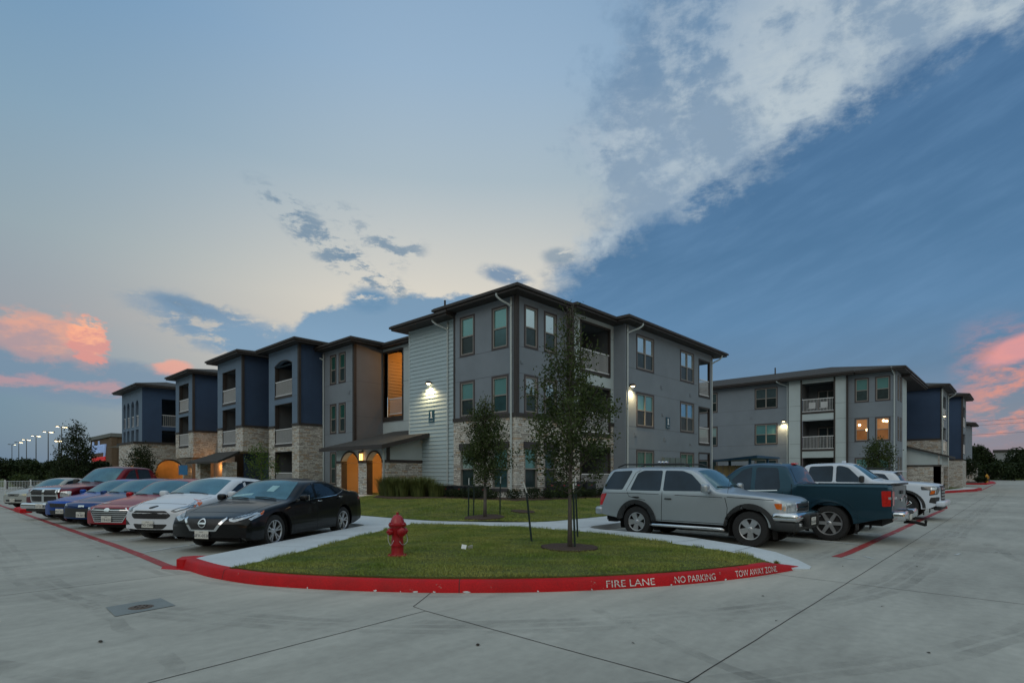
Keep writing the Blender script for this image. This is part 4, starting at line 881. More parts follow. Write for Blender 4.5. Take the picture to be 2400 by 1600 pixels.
downspout(B1,FX,16.50,.5,8.9,.36); downspout(B1,FS,21.0,.45,8.7,.5); downspout(B1,FD,25.12,.4,8.9,.6); downspout(B1,F3,33.25,.4,8.9,.6)
downspout(B1,Fac('y',15.30),35.86,.4,8.85,.3)
vents(B1,FY,[(18.0,6.45,.07)]); vents(B1,FD,[(28.9,6.45,.1),(29.0,4.9,.07),(26.0,3.6,.11),(29.3,3.5,.11),(32.6,3.35,.07),(32.6,6.4,.09)]); vents(B1,F3,[(30.2,6.5,.1)]); vents(B1,FQ,[])
mt_=MB(); 
for u in (28.9,29.6,30.3,31.0): FD.box(mt_,u,u+.6,1.5,2.45,-.2,-.001)
obj('meter_cabinet',mt_,M('grey_green_meter_cabinet',(.14,.18,.18),.5,var=.1),B1)
wall_lamp(B1,FS,22.43,6.17,170.); wall_lamp(B1,FD,25.50,6.15,180.)
number_sign(FS,22.08,22.52,4.15,4.80,'dark teal plaque with white numeral 1 under the lamp on pale lap siding')
number_sign(FD,29.40,29.85,4.15,4.80,'dark teal plaque with numeral 1 between two windows on the grey wall behind the suv')
def glow(loc,p,col,parent=None,r=.15):
    d=bpy.data.lights.new('lamp_glow','POINT'); d.energy=p; d.color=col; d.shadow_soft_size=r; o=bpy.data.objects.new('lamp_glow',d); COL.objects.link(o); o.location=loc
    if parent:
        o.parent=parent; og=ORG[parent.name]; o.location=(loc[0]-og[0],loc[1]-og[1],loc[2]-og[2])
    return o
glow((21.6,27.2,8.7),150,(1.,.45,.10),B1); glow((17.9,24.4,2.6),140,(1.,.48,.13),B1); glow((18.2,58.2,2.6),100,(1.,.5,.14),B1); glow((15.2,58.6,2.4),10,(1.,.5,.14),B1); glow((16.2,48.,2.0),50,(1.,.45,.12),B1)
for i,(x,y,z) in enumerate(((12.3,58.9,1.9),(12.3,57.1,2.0),(18.6,56.8,1.7),(17.3,56.8,1.7))):
    o=MB(); o.rbox((x,y,z),(.16,.16,.34),.03); a=obj('lantern',o,m_bulb2,B1); c=MB(); c.rbox((x,y,z+.22),(.22,.22,.08),.03); obj('lantern_cap',c,m_bronze,a)
# wall pack starburst is left out (lens mark)
# ================================================================== BUILDING 2
B2=empty('apartment_building',(50.6,7.1,.42),'grey three storey apartment block with two lit windows, behind the white pickup','apartment building','three storey apartment buildings')
G=MB(); S2=MB(); L_=MB(); NV=MB(); T=MB(); I=MB(); J=MB()
FX2=Fac('x',50.6)
w3=[(8.90,9.88,7.14,9.05),(7.50,8.50,7.14,9.05)]; w2=[(a,b,4.04,5.90) for a,b,_,_ in w3]; w1=[(a,b,.9,2.76) for a,b,_,_ in w3]
W3=[(15.66,17.6,7.20,9.07),(20.95,22.9,7.2,9.07)]; W2_=[(a,b,4.04,5.90) for a,b,_,_ in W3]; W1_=[(a,b,.9,2.8) for a,b,_,_ in W3]
wall(G,FX2,7.1,10.38,0,9.36,w3+w2+w1,.1); wall(G,FX2,14.7,30,0,9.36,W3+W2_+W1_,.1); panel_lines(J,FX2,14.75,30,(7.18,5.92,4.03,2.85),W3+W2_+W1_); panel_lines(J,FX2,7.2,10.3,(7.12,5.92,4.02,2.8),w3+w2+w1)
for h in w3: window(B2,FX2,*h)
window(B2,FX2,*w2[0],up=m_glit,lo=M('lit_room_glass_lower',(.2,.1,.04),.3,var=.5,vs=1.,emit=(.22,.075,.02),es=.5),label='lit window with warm orange room light'); window(B2,FX2,*w2[1],up=m_glit,lo=bpy.data.materials['lit_room_glass_lower'],label='lit window with warm orange room light')
for h in w1: window(B2,FX2,*h,lo=m_glo)
for u,z in ((9.55,5.35),(9.05,4.95),(7.95,5.6),(7.75,5.55)):
    g=MB(); g.lathe([(0,-.04),(.07,-.03),(.09,0),(.07,.03),(0,.04)],FX2.p(u,z,-.012+.05),'x',12); obj('ceiling_lamp',g,m_bulb,B2,smooth=True)
for h in W3: window(B2,FX2,*h,dbl=True,up=M('window_glass_dusk',(.10,.15,.17),.06,metal=.45) if h==W3[0] else bpy.data.materials['window_glass_dusk'],lo=m_gdark)
for h in W2_: window(B2,FX2,*h,dbl=True)
for h in W1_: window(B2,FX2,*h,dbl=True,up=m_glo)
FC2=Fac('x',50.3); H2=[(11.29,13.64,z,z+h) for z,h in ((6.5,2.52),(3.4,2.5),(.42,2.4))]
wall(L_,FC2,10.38,14.68,0,9.36,H2,.12); panel_lines(J,FC2,10.4,14.6,(7.2,5.95,4.0,2.8),H2); T.box(50.22,10.30,0,50.5,10.40,9.36); FC2.box(T,11.17,11.29,0,9.36,-.03,.1); FC2.box(T,13.64,13.76,0,9.36,-.03,.1)
L_.quad((50.3,14.68,0),(50.62,14.68,0),(50.62,14.68,9.36),(50.3,14.68,9.36))
for (a,b,c,d) in H2:
    recess(I,FC2,a,b,c,d,1.9); FC2.box(T,a,b,c-.04,c+.13,-.02,.1); window(B2,Fac('x',50.3+1.86),a+.1,b-.7,c+.1,c+2.1,dbl=True,up=m_gdark,lo=m_gdark,mull=False,depth=.02)
    if c>1: railing(B2,FC2,a,b,c+.15,c+1.2,.04)
FY2=Fac('y',7.1); q3=[(50.95,51.6,7.14,9.05),(52.1,52.75,7.14,9.05)]; q2=[(a,b,4.04,5.9) for a,b,_,_ in q3]; q1=[(a,b,.9,2.8) for a,b,_,_ in q3]
wall(G,FY2,50.6,53.3,0,9.36,q3+q2+q1,.1); wall(L_,FY2,53.3,55.4,0,9.36)
for h in q3+q2+q1: window(B2,FY2,*h,up=m_gsky if h in q3 else m_gup)
NV.quad((55.4,7.1,0),(55.4,12,0),(55.4,12,9.4),(55.4,7.1,9.4))
# porch of building 2
S2.add([(56.0,4.9,0),(56.0,8.6,0),(56.0,8.6,2.1),(56.0,4.9,2.1)],[(0,1,2,3)]); L_.add([(56.0,5.1,2.22),(56.0,8.6,2.22),(56.0,8.6,4.3),(56.0,5.1,3.1)],[(0,1,2,3)]); T.box(55.95,4.88,2.08,56.03,8.6,2.22)
S2.box(56.0,4.8,0,56.7,5.4,2.1); S2.box(60.3,4.8,0,60.9,5.4,2.1); L_.box(56.02,4.85,2.25,60.9,5.0,3.05)
pr=MB(); pr.add([(55.6,4.4,2.95),(61.5,4.4,2.95),(61.5,9.5,4.55),(55.6,9.5,4.55),(55.6,4.4,2.78),(61.5,4.4,2.78),(61.5,9.5,4.38),(55.6,9.5,4.38)],[(0,1,2,3),(4,5,6,7),(0,1,5,4),(0,3,7,4),(1,2,6,5)]); obj('porch_roof',pr,m_roof,B2)
# navy wings along the lane
def wing(x0,x1,yf,yb,stz,stb,ze,hole):
    FXn=Fac('x',x0); FYn=Fac('y',yf); wall(NV,FXn,yf,yb,stz,ze-.25); wall(S2,FXn,yf,yb,stb,stz-.14); FXn.box(T,yf-.03,yb,stz-.15,stz,-.05,.02)
    hs=[(hole[0],hole[1],z,z+2.3) for z in (6.6,3.6)]; wall(G,FYn,x0,x1,stz,ze-.25,hs,.2); wall(S2,FYn,x0,x1,stb,stz-.14,hs,.2)
    for h in hs: recess(I,FYn,*h,1.4); railing(B2,FYn,h[0],h[1],h[2]+.1,h[2]+1.1,.04,cls=.2)
    T.box(x0-.05,yf-.05,stz,x0+.12,yf+.1,ze-.25); hip_roof(B2,x0,x1,yf,yb,ze,.6)
wing(64.6,69.6,5.6,12,4.8,0,9.75,(65.6,68.4)); wing(77.,82,4.9,12,3.1,0,10.1,(78.,81.))
wall(G,Fac('y',9.0),55.4,100,0,9.3); 
hip_roof(B2,50.6,62,7.1,30.,9.6,.6,.25); hip_roof(B2,53.3,62,7.12,12.,9.40,.6,.2); hip_roof(B2,50.3,58,10.4,14.6,9.585,.6,.3); hip_roof(B2,55,100,9.0,16,9.5,.3,.2)
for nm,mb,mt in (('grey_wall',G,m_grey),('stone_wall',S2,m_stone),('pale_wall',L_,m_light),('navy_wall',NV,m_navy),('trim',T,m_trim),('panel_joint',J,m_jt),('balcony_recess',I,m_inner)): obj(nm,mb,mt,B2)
downspout(B2,FX2,14.86,.4,9.0,.7); downspout(B2,FX2,7.25,.4,9.1,.1); downspout(B2,Fac('y',5.6),69.7,.3,9.,.2)
mb=MB(); mb.box(64.5,5.5,.2,64.58,5.6,9.4); obj('downspout',mb,m_pipe,B2)
wall_lamp(B2,FX2,15.15,6.0,150.); wall_lamp(B2,Fac('y',5.6),65.2,6.9,80.); vents(B2,FX2,[(17.9,6.5,.08)])
pv=MB(); pv.cyl((55.5,17.4,10.3),(55.5,17.4,11.6),.06); obj('roof_vent_pipe',pv,m_trim,B2)
number=0
# ================================================================== BUILDING 3, far down the lane
B3=empty('apartment_building',(118,8,.3),'distant grey apartment block with hipped roof at the far end of the lane','apartment building','three storey apartment buildings')
mb=MB(); mb.box(118,6.6,3.2,124,20,9.4); obj('grey_wall',mb,m_grey,B3); mb=MB(); mb.box(117.9,6.5,0,124,20,3.2); mb.box(116,5.6,0,119,7.2,2.4); obj('stone_wall',mb,m_stone,B3); hip_roof(B3,118,124,6.6,20,9.8,.8)
F=Fac('x',118.); 
for z in (7.,4.): window(B3,F,7.6,9.0,z,z+1.9)
# ================================================================== other buildings
m_brick=M('brown_brick',(.13,.085,.055),.9,var=.25,vs=8,bump=.3,bs=60)
SB=empty('store_building',(28.4,148,-.5),'brown brick store with blue and red wall sign, far left beyond the stair tower','store')

mb=MB(); mb.box(28.4,148.,-1,75,171.5,9.6); obj('brick_wall',mb,m_brick,SB)
mb=MB(); mb.box(28.0,147.6,9.6,75.2,171.9,10.4); obj('parapet',mb,M('grey_cornice',(.16,.17,.17),.8),SB)
mb=MB(); mb.box(28.2,147.8,-1,29.2,150.,9.6); obj('pier',mb,m_brick,SB)
FSg=Fac('x',28.4)
def big_text(txt,u,z,size,mat,nm,parent,squash=1.):
    bm=text_mesh(txt,size,'CENTER'); og=Vector(ORG[parent.name])
    for v in bm.verts: v.co=Vector(FSg.p(u-v.co.x*squash,z+v.co.y,-.35))-og
    r=bmesh.ops.extrude_face_region(bm,geom=bm.faces[:])
    for v in [g for g in r['geom'] if isinstance(g,bmesh.types.BMVert)]: v.co.x+=.3
    me=bpy.data.meshes.new(nm); bm.to_mesh(me); bm.free(); me.materials.append(mat); o=bpy.data.objects.new(nm,me); COL.objects.link(o); o.parent=parent
m_blue_l=M('lit_blue_sign',(.25,.38,.6),.4,emit=(.20,.29,.50),es=.5); m_red_l=M('lit_red_sign',(.7,.05,.05),.4,emit=(.40,.03,.03),es=.35)
big_text('Academy',161.,6.3,4.2,m_blue_l,'store_lettering',SB,.95); big_text('SPORTS+OUTDOORS',161.,4.4,1.4,m_red_l,'store_lettering',SB,1.0)
# covered mail kiosk / carport between the buildings
K=empty('carport_canopy',(35.5,13.6,.1),'low blue sloped canopy over a tan enclosure between the two buildings','canopy')
mb=MB(); mb.add([(36.6,15.6,2.42),(34.2,11.75,2.62),(36.9,11.3,2.55),(39.6,14.6,2.50),(36.6,15.6,2.30),(34.2,11.75,2.46),(36.9,11.3,2.45),(39.6,14.6,2.38)],[(0,1,2,3),(4,5,6,7),(0,1,5,4),(1,2,6,5),(2,3,7,6),(3,0,4,7)]); obj('canopy_roof',mb,M('blue_metal_canopy',(.03,.09,.16),.4,metal=.3),K)
for (x,y) in ((35.4,12.6),(37.4,12.2),(37.8,14.8)):
    mb=MB(); mb.box(x-.07,y-.07,.1,x+.07,y+.07,2.45); obj('post',mb,M('blue_post_paint',(.03,.12,.25),.5) if x==35.4 else bpy.data.materials['blue_post_paint'],K)
EN=empty('enclosure_wall',(37.2,14.3,.1),'tan board enclosure under the blue canopy','enclosure'); mb=MB(); mb.box(36.9,13.1,.1,37.1,15.5,2.05); obj('board_wall',mb,M('tan_board',(.33,.27,.15),.8,var=.1,vs=6,stretch=(1,1,.1)),EN); mb=MB()
for i in range(6): mb.box(36.86,13.2+.42*i,.1,36.9,13.24+.42*i,2.08)
obj('batten',mb,m_sash,EN)
# distant right: warehouse, dark garage
WH=empty('warehouse',(330,-6,0),'distant pale flat roofed warehouse on the skyline behind the trees','warehouse'); mb=MB(); mb.box(330,-28,0,360,10,11.); obj('wall',mb,M('pale_warehouse_wall',(.30,.31,.33),.8),WH); mb=MB(); mb.box(329.5,-28.5,11,360,10.4,12.); obj('roof',mb,m_roof,WH)
GA=empty('garage',(215,-1,0),'dark blue garage behind the parked grey car at the end of the lane','garage'); mb=MB(); mb.box(215,-6.5,0,225,3.5,3.6); obj('wall',mb,m_navy,GA); mb=MB(); mb.box(214.4,-7,3.6,226,4,4.0); obj('roof',mb,m_roof,GA)
BW=empty('screen_wall',(150,10,0),'long low grey wall behind the white car at the end of the lane','wall'); mb=MB(); mb.box(180,3.4,0,180.5,22,2.3); obj('wall',mb,m_grey2,BW); mb=MB()
for i in range(7): mb.box(179.8,3.4+3*i,0,180.6,3.9+3*i,2.6)
obj('pier',mb,m_stone,BW)
# ------------------------------------------------------------------ street furniture
m_hyd=M('glossy_red_hydrant_paint',(.34,.003,.012),.35,coat=.3,var=.12,vs=9,bump=.1,bs=60)
m_chain=M('pale_chain',(.45,.45,.45),.4,metal=.7)
def hydrant(x,y,z,label,rot=.6,mat=None,group='fire hydrants'):
    mat=mat or m_hyd; h=empty('fire_hydrant',(x,y,z),label,'fire hydrant',group,rot,local=True)
    mb=MB(); mb.lathe([(0,0),(.155,0),(.155,.028),(.105,.034),(.1,.05),(.1,.17),(.112,.175),(.112,.20),(.1,.205),(.095,.30),(.095,.38),(.112,.42),(.115,.50),(.1,.515)],n=28); obj('barrel',mb,mat,h,smooth=True,auto=35)
    mb=MB(); mb.lathe([(.14,.50),(.145,.51),(.145,.535),(.115,.545),(.108,.58),(.09,.63),(.06,.668),(.03,.682),(0,.685)],n=28); obj('bonnet',mb,mat,h,smooth=True,auto=35)
    mb=MB(); mb.cyl((0,0,.68),(0,0,.725),.024,.02,5); obj('operating_nut',mb,mat,h)
    mb=MB()
    for k in range(8): a=2*PI*k/8; mb.cyl((.128*math.cos(a),.128*math.sin(a),.485),(.128*math.cos(a),.128*math.sin(a),.555),.011,None,6)
    obj('flange_bolt',mb,mat,h); mb=MB()
    for k in range(8): a=2*PI*k/8+.2; mb.cyl((.132*math.cos(a),.132*math.sin(a),.02),(.132*math.cos(a),.132*math.sin(a),.048),.011,None,6)
    obj('base_bolt',mb,mat,h)
    for ax,r_,l in (((1,0),.052,.155),((-1,0),.052,.155),((0,-1),.068,.165)):
        mb=MB(); d=Vector((ax[0],ax[1],0)); c=Vector((0,0,.41)); mb.cyl(c+d*.07,c+d*(l-.03),r_*.85,None,18); mb.cyl(c+d*(l-.035),c+d*l,r_*1.08,None,18); mb.cyl(c+d*l,c+d*(l+.012),r_,r_*.7,18); mb.cyl(c+d*(l+.01),c+d*(l+.035),.02,.018,5)
        obj('outlet_cap',mb,mat,h,smooth=True,auto=35)
    for s in (1,-1):
        mb=MB(); mb.tube(spline_v([(s*.15,-.02,.36),(s*.13,-.10,.25),(s*.03,-.13,.20),(s*-.02,-.115,.26)]),.0055,6) if s==1 else mb.tube(spline_v([(-.17,-.01,.37),(-.175,-.03,.27),(-.15,-.07,.20),(-.11,-.09,.28)]),.0055,6)
        obj('chain',mb,m_chain,h,smooth=True)
    return h
hydrant(5.28,7.50,zlawn(5.28,7.5)-.01,'glossy red fire hydrant on the near grass island',rot=-.15)
hydrant(89.,6.1,.2,'small distant red fire hydrant beside the young tree by the second building',rot=.3)
hydrant(103.6,3.9,.2,'distant yellow hydrant on the far kerbed corner',rot=.3,mat=M('yellow_hydrant_paint',(.55,.27,.01),.4))
for o in bpy.data.objects:
    if o.get('label','').startswith('distant yellow'): o.scale=(1.4,1.4,1.7)
# litter
mb=MB(); 
def card(mb,c,u,v,t=.002):
    c,u,v=Vector(c),Vector(u),Vector(v); n=u.cross(v).normalized()*t; a=[c-u-v,c+u-v,c+u+v,c-u+v]; mb.add([p-n for p in a]+[p+n for p in a],[(3,2,1,0),(4,5,6,7),(0,1,5,4),(1,2,6,5),(2,3,7,6),(3,0,4,7)])
zz=zlawn(6.5,7.1); card(mb,(6.455,7.185,zz+.045),(.028,-.032,-.008),(.02,.012,.035)); card(mb,(6.53,7.10,zz+.04),(.028,-.034,.012),(.018,.018,-.032))
tag(obj('crumpled_paper',mb,m_whitep,None,(6.5,7.14,zz)),'small crumpled white paper lying on the near grass island','litter')
# small litter on the pavement
mb=MB(); rnd=random.Random(11)
for (x,y) in ((2.05,3.2),(4.4,2.6),(7.6,1.2),(8.6,-.3),(11.2,1.3),(10.4,2.2),(12.6,1.5),(1.1,6.2),(1.9,11.2),(2.2,12.6),(6.1,1.9),(7.2,2.4),(14.2,.4),(16.8,1.4),(3.4,3.6),(5.9,.6)):
    a=rnd.uniform(0,6.28); l=rnd.uniform(.02,.06); w_=rnd.uniform(.006,.018); z=gz(x,y)+.004
    P_=[]
    for k in range(7):
        t=2*PI*k/7; px_,py_=l*math.cos(t)*rnd.uniform(.7,1),w_*math.sin(t)*rnd.uniform(.6,1.2); P_.append((x+px_*math.cos(a)-py_*math.sin(a),y+px_*math.sin(a)+py_*math.cos(a),z+rnd.uniform(.001,.008)))
    mb.add(P_,[tuple(range(7))])
tag(obj('dead_leaf_litter',mb,M('dead_leaf',(.035,.025,.015),.9)),'scattered small dark dead leaves lying on the pavement','leaf litter',kind='stuff')
m_post=M('dark_green_steel_post',(.012,.03,.028),.6,var=.2); m_tip=M('white_post_tip',(.75,.77,.78),.5)
def stake(x,y,h,dx,dy,label,z=None,hook=False):
    z=zlawn(x,y) if z is None else z; t=empty('tree_stake',(x,y,z),label,'stake','steel stakes round the young trees',0,local=True)
    def P_(k): return (dx*k,dy*k,h*k)
    mb=MB(); a=P_(-.05); b=P_(.83); 
    for ox,oy in ((.0,.0),(.014,.006),(-.012,.008)): mb.cyl((a[0]+ox,a[1]+oy,a[2]),(b[0]+ox,b[1]+oy,b[2]),.011,None,5)
    for k in range(3,20): q=P_(k/24.); mb.rbox((q[0]-.014,q[1]-.01,q[2]),(.012,.012,.02),.002,1)
    obj('post',mb,m_post,t); mb=MB(); c=P_(.82); d=P_(1.) if not hook else (dx-.045,dy+.02,h); mb.cyl(c,d,.015,None,6); obj('post_tip',mb,m_tip,t); return t
stake(8.14,7.07,1.17,-.07,.10,'leaning green steel stake left of the near tree, white tip bent over',hook=True)
stake(8.02,5.93,1.24,-.03,.02,'green steel stake with white tip standing right in front of the near tree trunk')
stake(9.50,6.95,1.28,-.05,.03,'green steel stake behind the near tree, to the right of its trunk')
for x,y,l in ((11.42,12.50,'green steel stake with white tip, left of the farther young tree'),(11.75,12.62,'thin green steel stake behind the farther young tree'),(12.33,12.03,'green steel stake with white tip, right of the farther young tree')): stake(x,y,1.2,.02,.0,l,z=zl2(x,y))
# air conditioners
m_ac=M('dark_painted_ac_case',(.018,.022,.028),.5,var=.1); m_lbl=M('red_ac_badge',(.4,.03,.03),.5)
def ac(x,y,z,label,w=.75,h=.85):
    t=empty('air_conditioner',(x,y,z),label,'air conditioner','air conditioners along the wall',0,local=True)
    mb=MB(); mb.box(-w/2,-w/2,.06,w/2,w/2,h-.05); obj('case',mb,m_ac,t)
    mb=MB()
    for k in range(13):
        zz=.13+k*(h-.28)/12; mb.box(-w/2-.012,-w/2+.04,zz,-w/2-.002,w/2-.04,zz+.022); mb.box(-w/2+.04,-w/2-.012,zz,w/2-.04,-w/2-.002,zz+.022)
    obj('louvre_grille',mb,M('ac_louvre',(.03,.035,.04),.5) if 'ac_louvre' not in bpy.data.materials else bpy.data.materials['ac_louvre'],t)
    mb=MB(); mb.box(-w/2-.02,-w/2-.02,h-.05,w/2+.02,w/2+.02,h); obj('lid',mb,m_ac,t)
    mb=MB(); mb.lathe([(.02,h+.02),(.1,h+.025),(.2,h+.02),(.3,h+.002)],n=20); obj('fan_guard',mb,m_ac,t)
    mb=MB(); mb.box(-.07,-w/2-.016,h-.17,.07,-w/2-.012,h-.13); mb.box(-w/2-.016,-.07,h-.17,-w/2-.012,.07,h-.13); obj('badge',mb,m_lbl,t)
    mb=MB(); mb.box(-w/2-.1,-w/2-.1,-.1,w/2+.1,w/2+.1,.06); obj('pad',mb,m_walk,t)
for i,(x,y,l) in enumerate(((17.1,19.9,'dark air conditioner by the stone wall, first from the lap siding'),(17.05,18.9,'dark air conditioner at the stone wall, middle one left of the corner pipe'),(17.0,18.0,'dark air conditioner at the stone wall, nearest left of the corner pipe'),(19.7,15.55,'dark air conditioner against the stone wall, left of the big tree trunk'),(20.7,15.5,'dark air conditioner against the stone wall, directly behind the big tree trunk'),(21.55,15.35,'dark air conditioner beside the ground floor balcony rail'))):
    ac(x,y,.34,l,h=.62 if i<3 else .80)
# meter of parking lot lamps far left
m_pole=M('grey_lamp_pole',(.10,.11,.12),.5,metal=.5)
def P3(px,py,z):
    d=(z-1.55)*1285/(1108-py); l=(px-1200)/1285*d; f=math.radians(43.05); return (math.cos(f)*d+math.sin(f)*l,math.sin(f)*d-math.cos(f)*l,z)
for i,(px,py,lab) in enumerate(((144.5,999.5,'tall parking lot lamp mast partly behind the dark conical tree'),(113,1011.5,'tall parking lot lamp mast, second from the conical tree'),(84.5,1021,'tall parking lot lamp mast, third from the conical tree'),(62,1030,'tall parking lot lamp mast, fourth from the conical tree'),(44,1036,'small looking parking lot lamp mast, second from the left edge'),(28,1041,'farthest parking lot lamp mast, leftmost of the six'))):
    x,y,z=P3(px,py,11.); t=empty('parking_lot_lamp',(x,y,-.5),lab,'lamp post','tall parking lot lamps',math.radians(40),local=True)
    mb=MB(); mb.cyl((0,0,0),(0,0,11.4),.13,.08,8); obj('mast',mb,m_pole,t)
    for k,(ox,oy) in enumerate(((-.95,0),(0,-.5),(.95,0))):
        mb=MB(); mb.rbox((ox,oy,11.5),(.62,.5,.16),.07); mb.cyl((0,0,11.45),(ox,oy,11.5),.05,None,6); hd=obj('lamp_head',mb,m_trim,t)
        mb=MB(); mb.rbox((ox,oy,11.4),(.44,.34,.06),.03); obj('lamp_glass',mb,m_bulb if (i,k) not in ((5,0),(5,1),(4,0)) else m_rail,hd)
x,y,z=P3(138,1033,5.5); t=empty('street_lamp',(x,y,-.4),'short lit street lamp glowing warm at the left of the conical tree','lamp post'); ORG[t.name]=(0,0,0)
mb=MB(); mb.cyl((0,0,0),(0,0,5.9),.10,.07,8); obj('mast',mb,m_pole,t); mb=MB(); mb.rbox((-.05,0,5.98),(.8,.5,.14),.06); hd=obj('lamp_head',mb,m_trim,t); mb=MB(); mb.rbox((-.05,0,5.88),(.62,.38,.09),.03); obj('lamp_glass',mb,m_bulb,hd)
# white fence far left
FE_=empty('metal_fence',(1.,66,-.4),'white metal picket fence behind the pale silver sedan, far left','fence')
a=Vector((-20,59.)); b=Vector((16,84.)); L=(b-a).length; d=(b-a)/L
mb=MB(); mb.cyl((a.x,a.y,.70),(b.x,b.y,.70),.03,None,4); mb.cyl((a.x,a.y,-.2),(b.x,b.y,-.2),.03,None,4); obj('rail',mb,m_rail,FE_) if False else None
for v in mb.v: pass
fr=MB(); fr.v=mb.v; fr.f=mb.f; obj('rail',fr,m_rail,FE_)
mb=MB(); n=int(L/.16)
for i in range(n): q=a+d*(i*.16); mb.box(q.x-.012,q.y-.012,-.35,q.x+.012,q.y+.012,.68)
obj('picket_row',mb,m_rail,FE_); mb=MB()
for i in range(int(L/2.6)+1): q=a+d*(i*2.6); mb.box(q.x-.06,q.y-.06,-.45,q.x+.06,q.y+.06,.85)
obj('post_row',mb,m_rail,FE_)
# accessible parking sign, stop sign, other signs
def pole_sign(x,y,z0,h,w,hh,mat,label,face=None,txt=None,octo=False,ang=0.):
    t=empty('street_sign',(x,y,z0),label,'sign',None,ang,local=True); mb=MB(); mb.cyl((0,0,0),(0,0,h),.03,None,6); obj('post',mb,m_pipe,t)
    mb=MB(); n=8 if octo else 4
    if octo: mb.cyl((0,-.02,h-.1),(0,-.045,h-.1),w,None,8)
    else: mb.rbox((0,-.04,h-hh/2),(w,.012,hh),.005)
    p=obj('sign_plate',mb,mat,t)
    if txt:
        bm=text_mesh(txt,hh*.4,'CENTER')
        for v in bm.verts: v.co=Vector((v.co.x,-.055,h-hh*.62+v.co.y))
        me=bpy.data.meshes.new('lettering'); bm.to_mesh(me); bm.free(); me.materials.append(m_whitep); o=bpy.data.objects.new('lettering',me); COL.objects.link(o); o.parent=p
    return t
x,y,_=P3(371,1128,.9)
q=Vector((11.2,39.)); pole_sign(q.x,q.y,-.1,2.15,.62,.62,M('blue_sign_face',(.02,.13,.28),.5),'square blue sign on a post before the lit clubhouse entrance',ang=math.radians(-55))
# power lines far right
for i,z in enumerate((22.,20.5,17.)):
    mb=MB(); mb.tube([(230,-60,z),(262,-10,z-.9),(300,40,z)],.05,4)
    tag(obj('power_line',mb,m_joint,None,(262,-10,z)),['topmost','middle','lowest'][i]+' thin dark power line crossing the pink sky far right','power line','power lines across the far right sky')
UP=empty('utility_pole',(262,-16,0),'thin dark utility mast above the far right trees','utility pole'); ORG[UP.name]=(0,0,0); mb=MB(); mb.cyl((0,0,0),(0,0,17),.2,.14,6); obj('mast',mb,m_trim,UP); mb=MB(); mb.box(-.1,-1.2,15.6,.1,1.2,15.9); obj('crossarm',mb,m_trim,UP)
# balcony chairs on building 2
def chair(x,y,z,label):
    t=empty('balcony_chair',(x,y,z),label,'chair','white chairs on the balcony',0,local=True)
    mb=MB(); mb.rbox((0,0,.42),(.5,.5,.05),.02); obj('seat',mb,m_rail,t); mb=MB(); mb.rbox((.24,0,.72),(.05,.52,.5),.02); obj('backrest',mb,m_rail,t)
    for sx in (-.2,.2):
        for sy in (-.2,.2): mb=MB(); mb.box(sx-.02,sy-.02,0,sx+.02,sy+.02,.42); obj('leg',mb,m_trim,t)
chair(50.95,13.1,6.53,'white chair at the left end of the top balcony of the second building'); chair(50.95,12.2,6.53,'white chair at the middle of the top balcony of the second building')
# ------------------------------------------------------------------ vehicles
def pch(pts,x):
    if x<=pts[0][0]: return pts[0][1]
    for (a,b),(c,d) in zip(pts,pts[1:]):
        if x<=c: return b+(d-b)*(x-a)/(c-a) if c>a else d
    return pts[-1][1]
def smooth_pts(pts,r=.06,n=4):
    """round the corners of a polyline function"""
    out=[pts[0]]
    for i in range(1,len(pts)-1):
        p,q,s=Vector(pts[i-1]),Vector(pts[i]),Vector(pts[i+1]); a=min(r,(q-p).length*.45); b=min(r,(s-q).length*.45)
        A_=q+(p-q).normalized()*a; B_=q+(s-q).normalized()*b
        for k in range(n+1):
            t=k/n; v=A_*(1-t)**2+q*2*t*(1-t)+B_*t*t; out.append((v.x,v.y))
    out.append(pts[-1]); return out
def rpoly(pts,r=.05,n=4):
    out=[]; m=len(pts)
    for i in range(m):
        p,q,s=Vector(pts[i-1]),Vector(pts[i]),Vector(pts[(i+1)%m]); rr=r[i] if isinstance(r,(list,tuple)) else r
        a=min(rr,(q-p).length*.45); b=min(rr,(s-q).length*.45); A_=q+(p-q).normalized()*a; B_=q+(s-q).normalized()*b
        for k in range(n+1):
            t=k/n; v=A_*(1-t)**2+q*2*t*(1-t)+B_*t*t; out.append((v.x,v.y))
    return out
def paint(name,c,metal=.0,rough=.35): return M(name,c,rough,metal=metal*.6,coat=.35,var=.04,vs=1.5,spec=.2)
m_tyre=M('tyre_rubber',(.018,.018,.019),.85,var=.2,vs=30,bump=.2,bs=200)
m_rim=M('alloy_rim',(.50,.51,.53),.3,metal=.75,var=.06)
m_rimd=M('dark_wheel_back',(.02,.02,.022),.6,var=.1)
m_plast=M('black_plastic_trim',(.02,.022,.024),.6,var=.15,vs=10)
m_under=M('dark_underbody',(.008,.008,.009),.9)
m_chrome=M('chrome',(.75,.77,.8),.1,metal=1.,var=.03)
m_vglass=M('tinted_car_glass',(.02,.035,.055),.03,var=.3,vs=1.5,spec=.4,metal=.35)
m_wglass=M('windshield_glass',(.13,.25,.27),.04,var=.35,vs=1.3,spec=.6,metal=.6)
m_seam=M('panel_gap',(.006,.006,.007),.9)
m_tail=M('red_tail_lamp',(.50,.012,.01),.15,coat=1.,var=.3,vs=14); m_amber=M('amber_lamp',(.65,.13,.01),.15,coat=1.,var=.2,vs=20)
m_lens=M('headlamp_lens',(.30,.33,.35),.08,metal=.5,coat=1.,c2=(.72,.76,.8),vs=9)
m_lensd=M('dark_headlamp_bezel',(.03,.035,.04),.12,coat=1.,c2=(.10,.11,.12),vs=9)
m_grille=M('black_grille_mesh',(.008,.009,.01),.5,c2=(.03,.03,.033),vs=60)
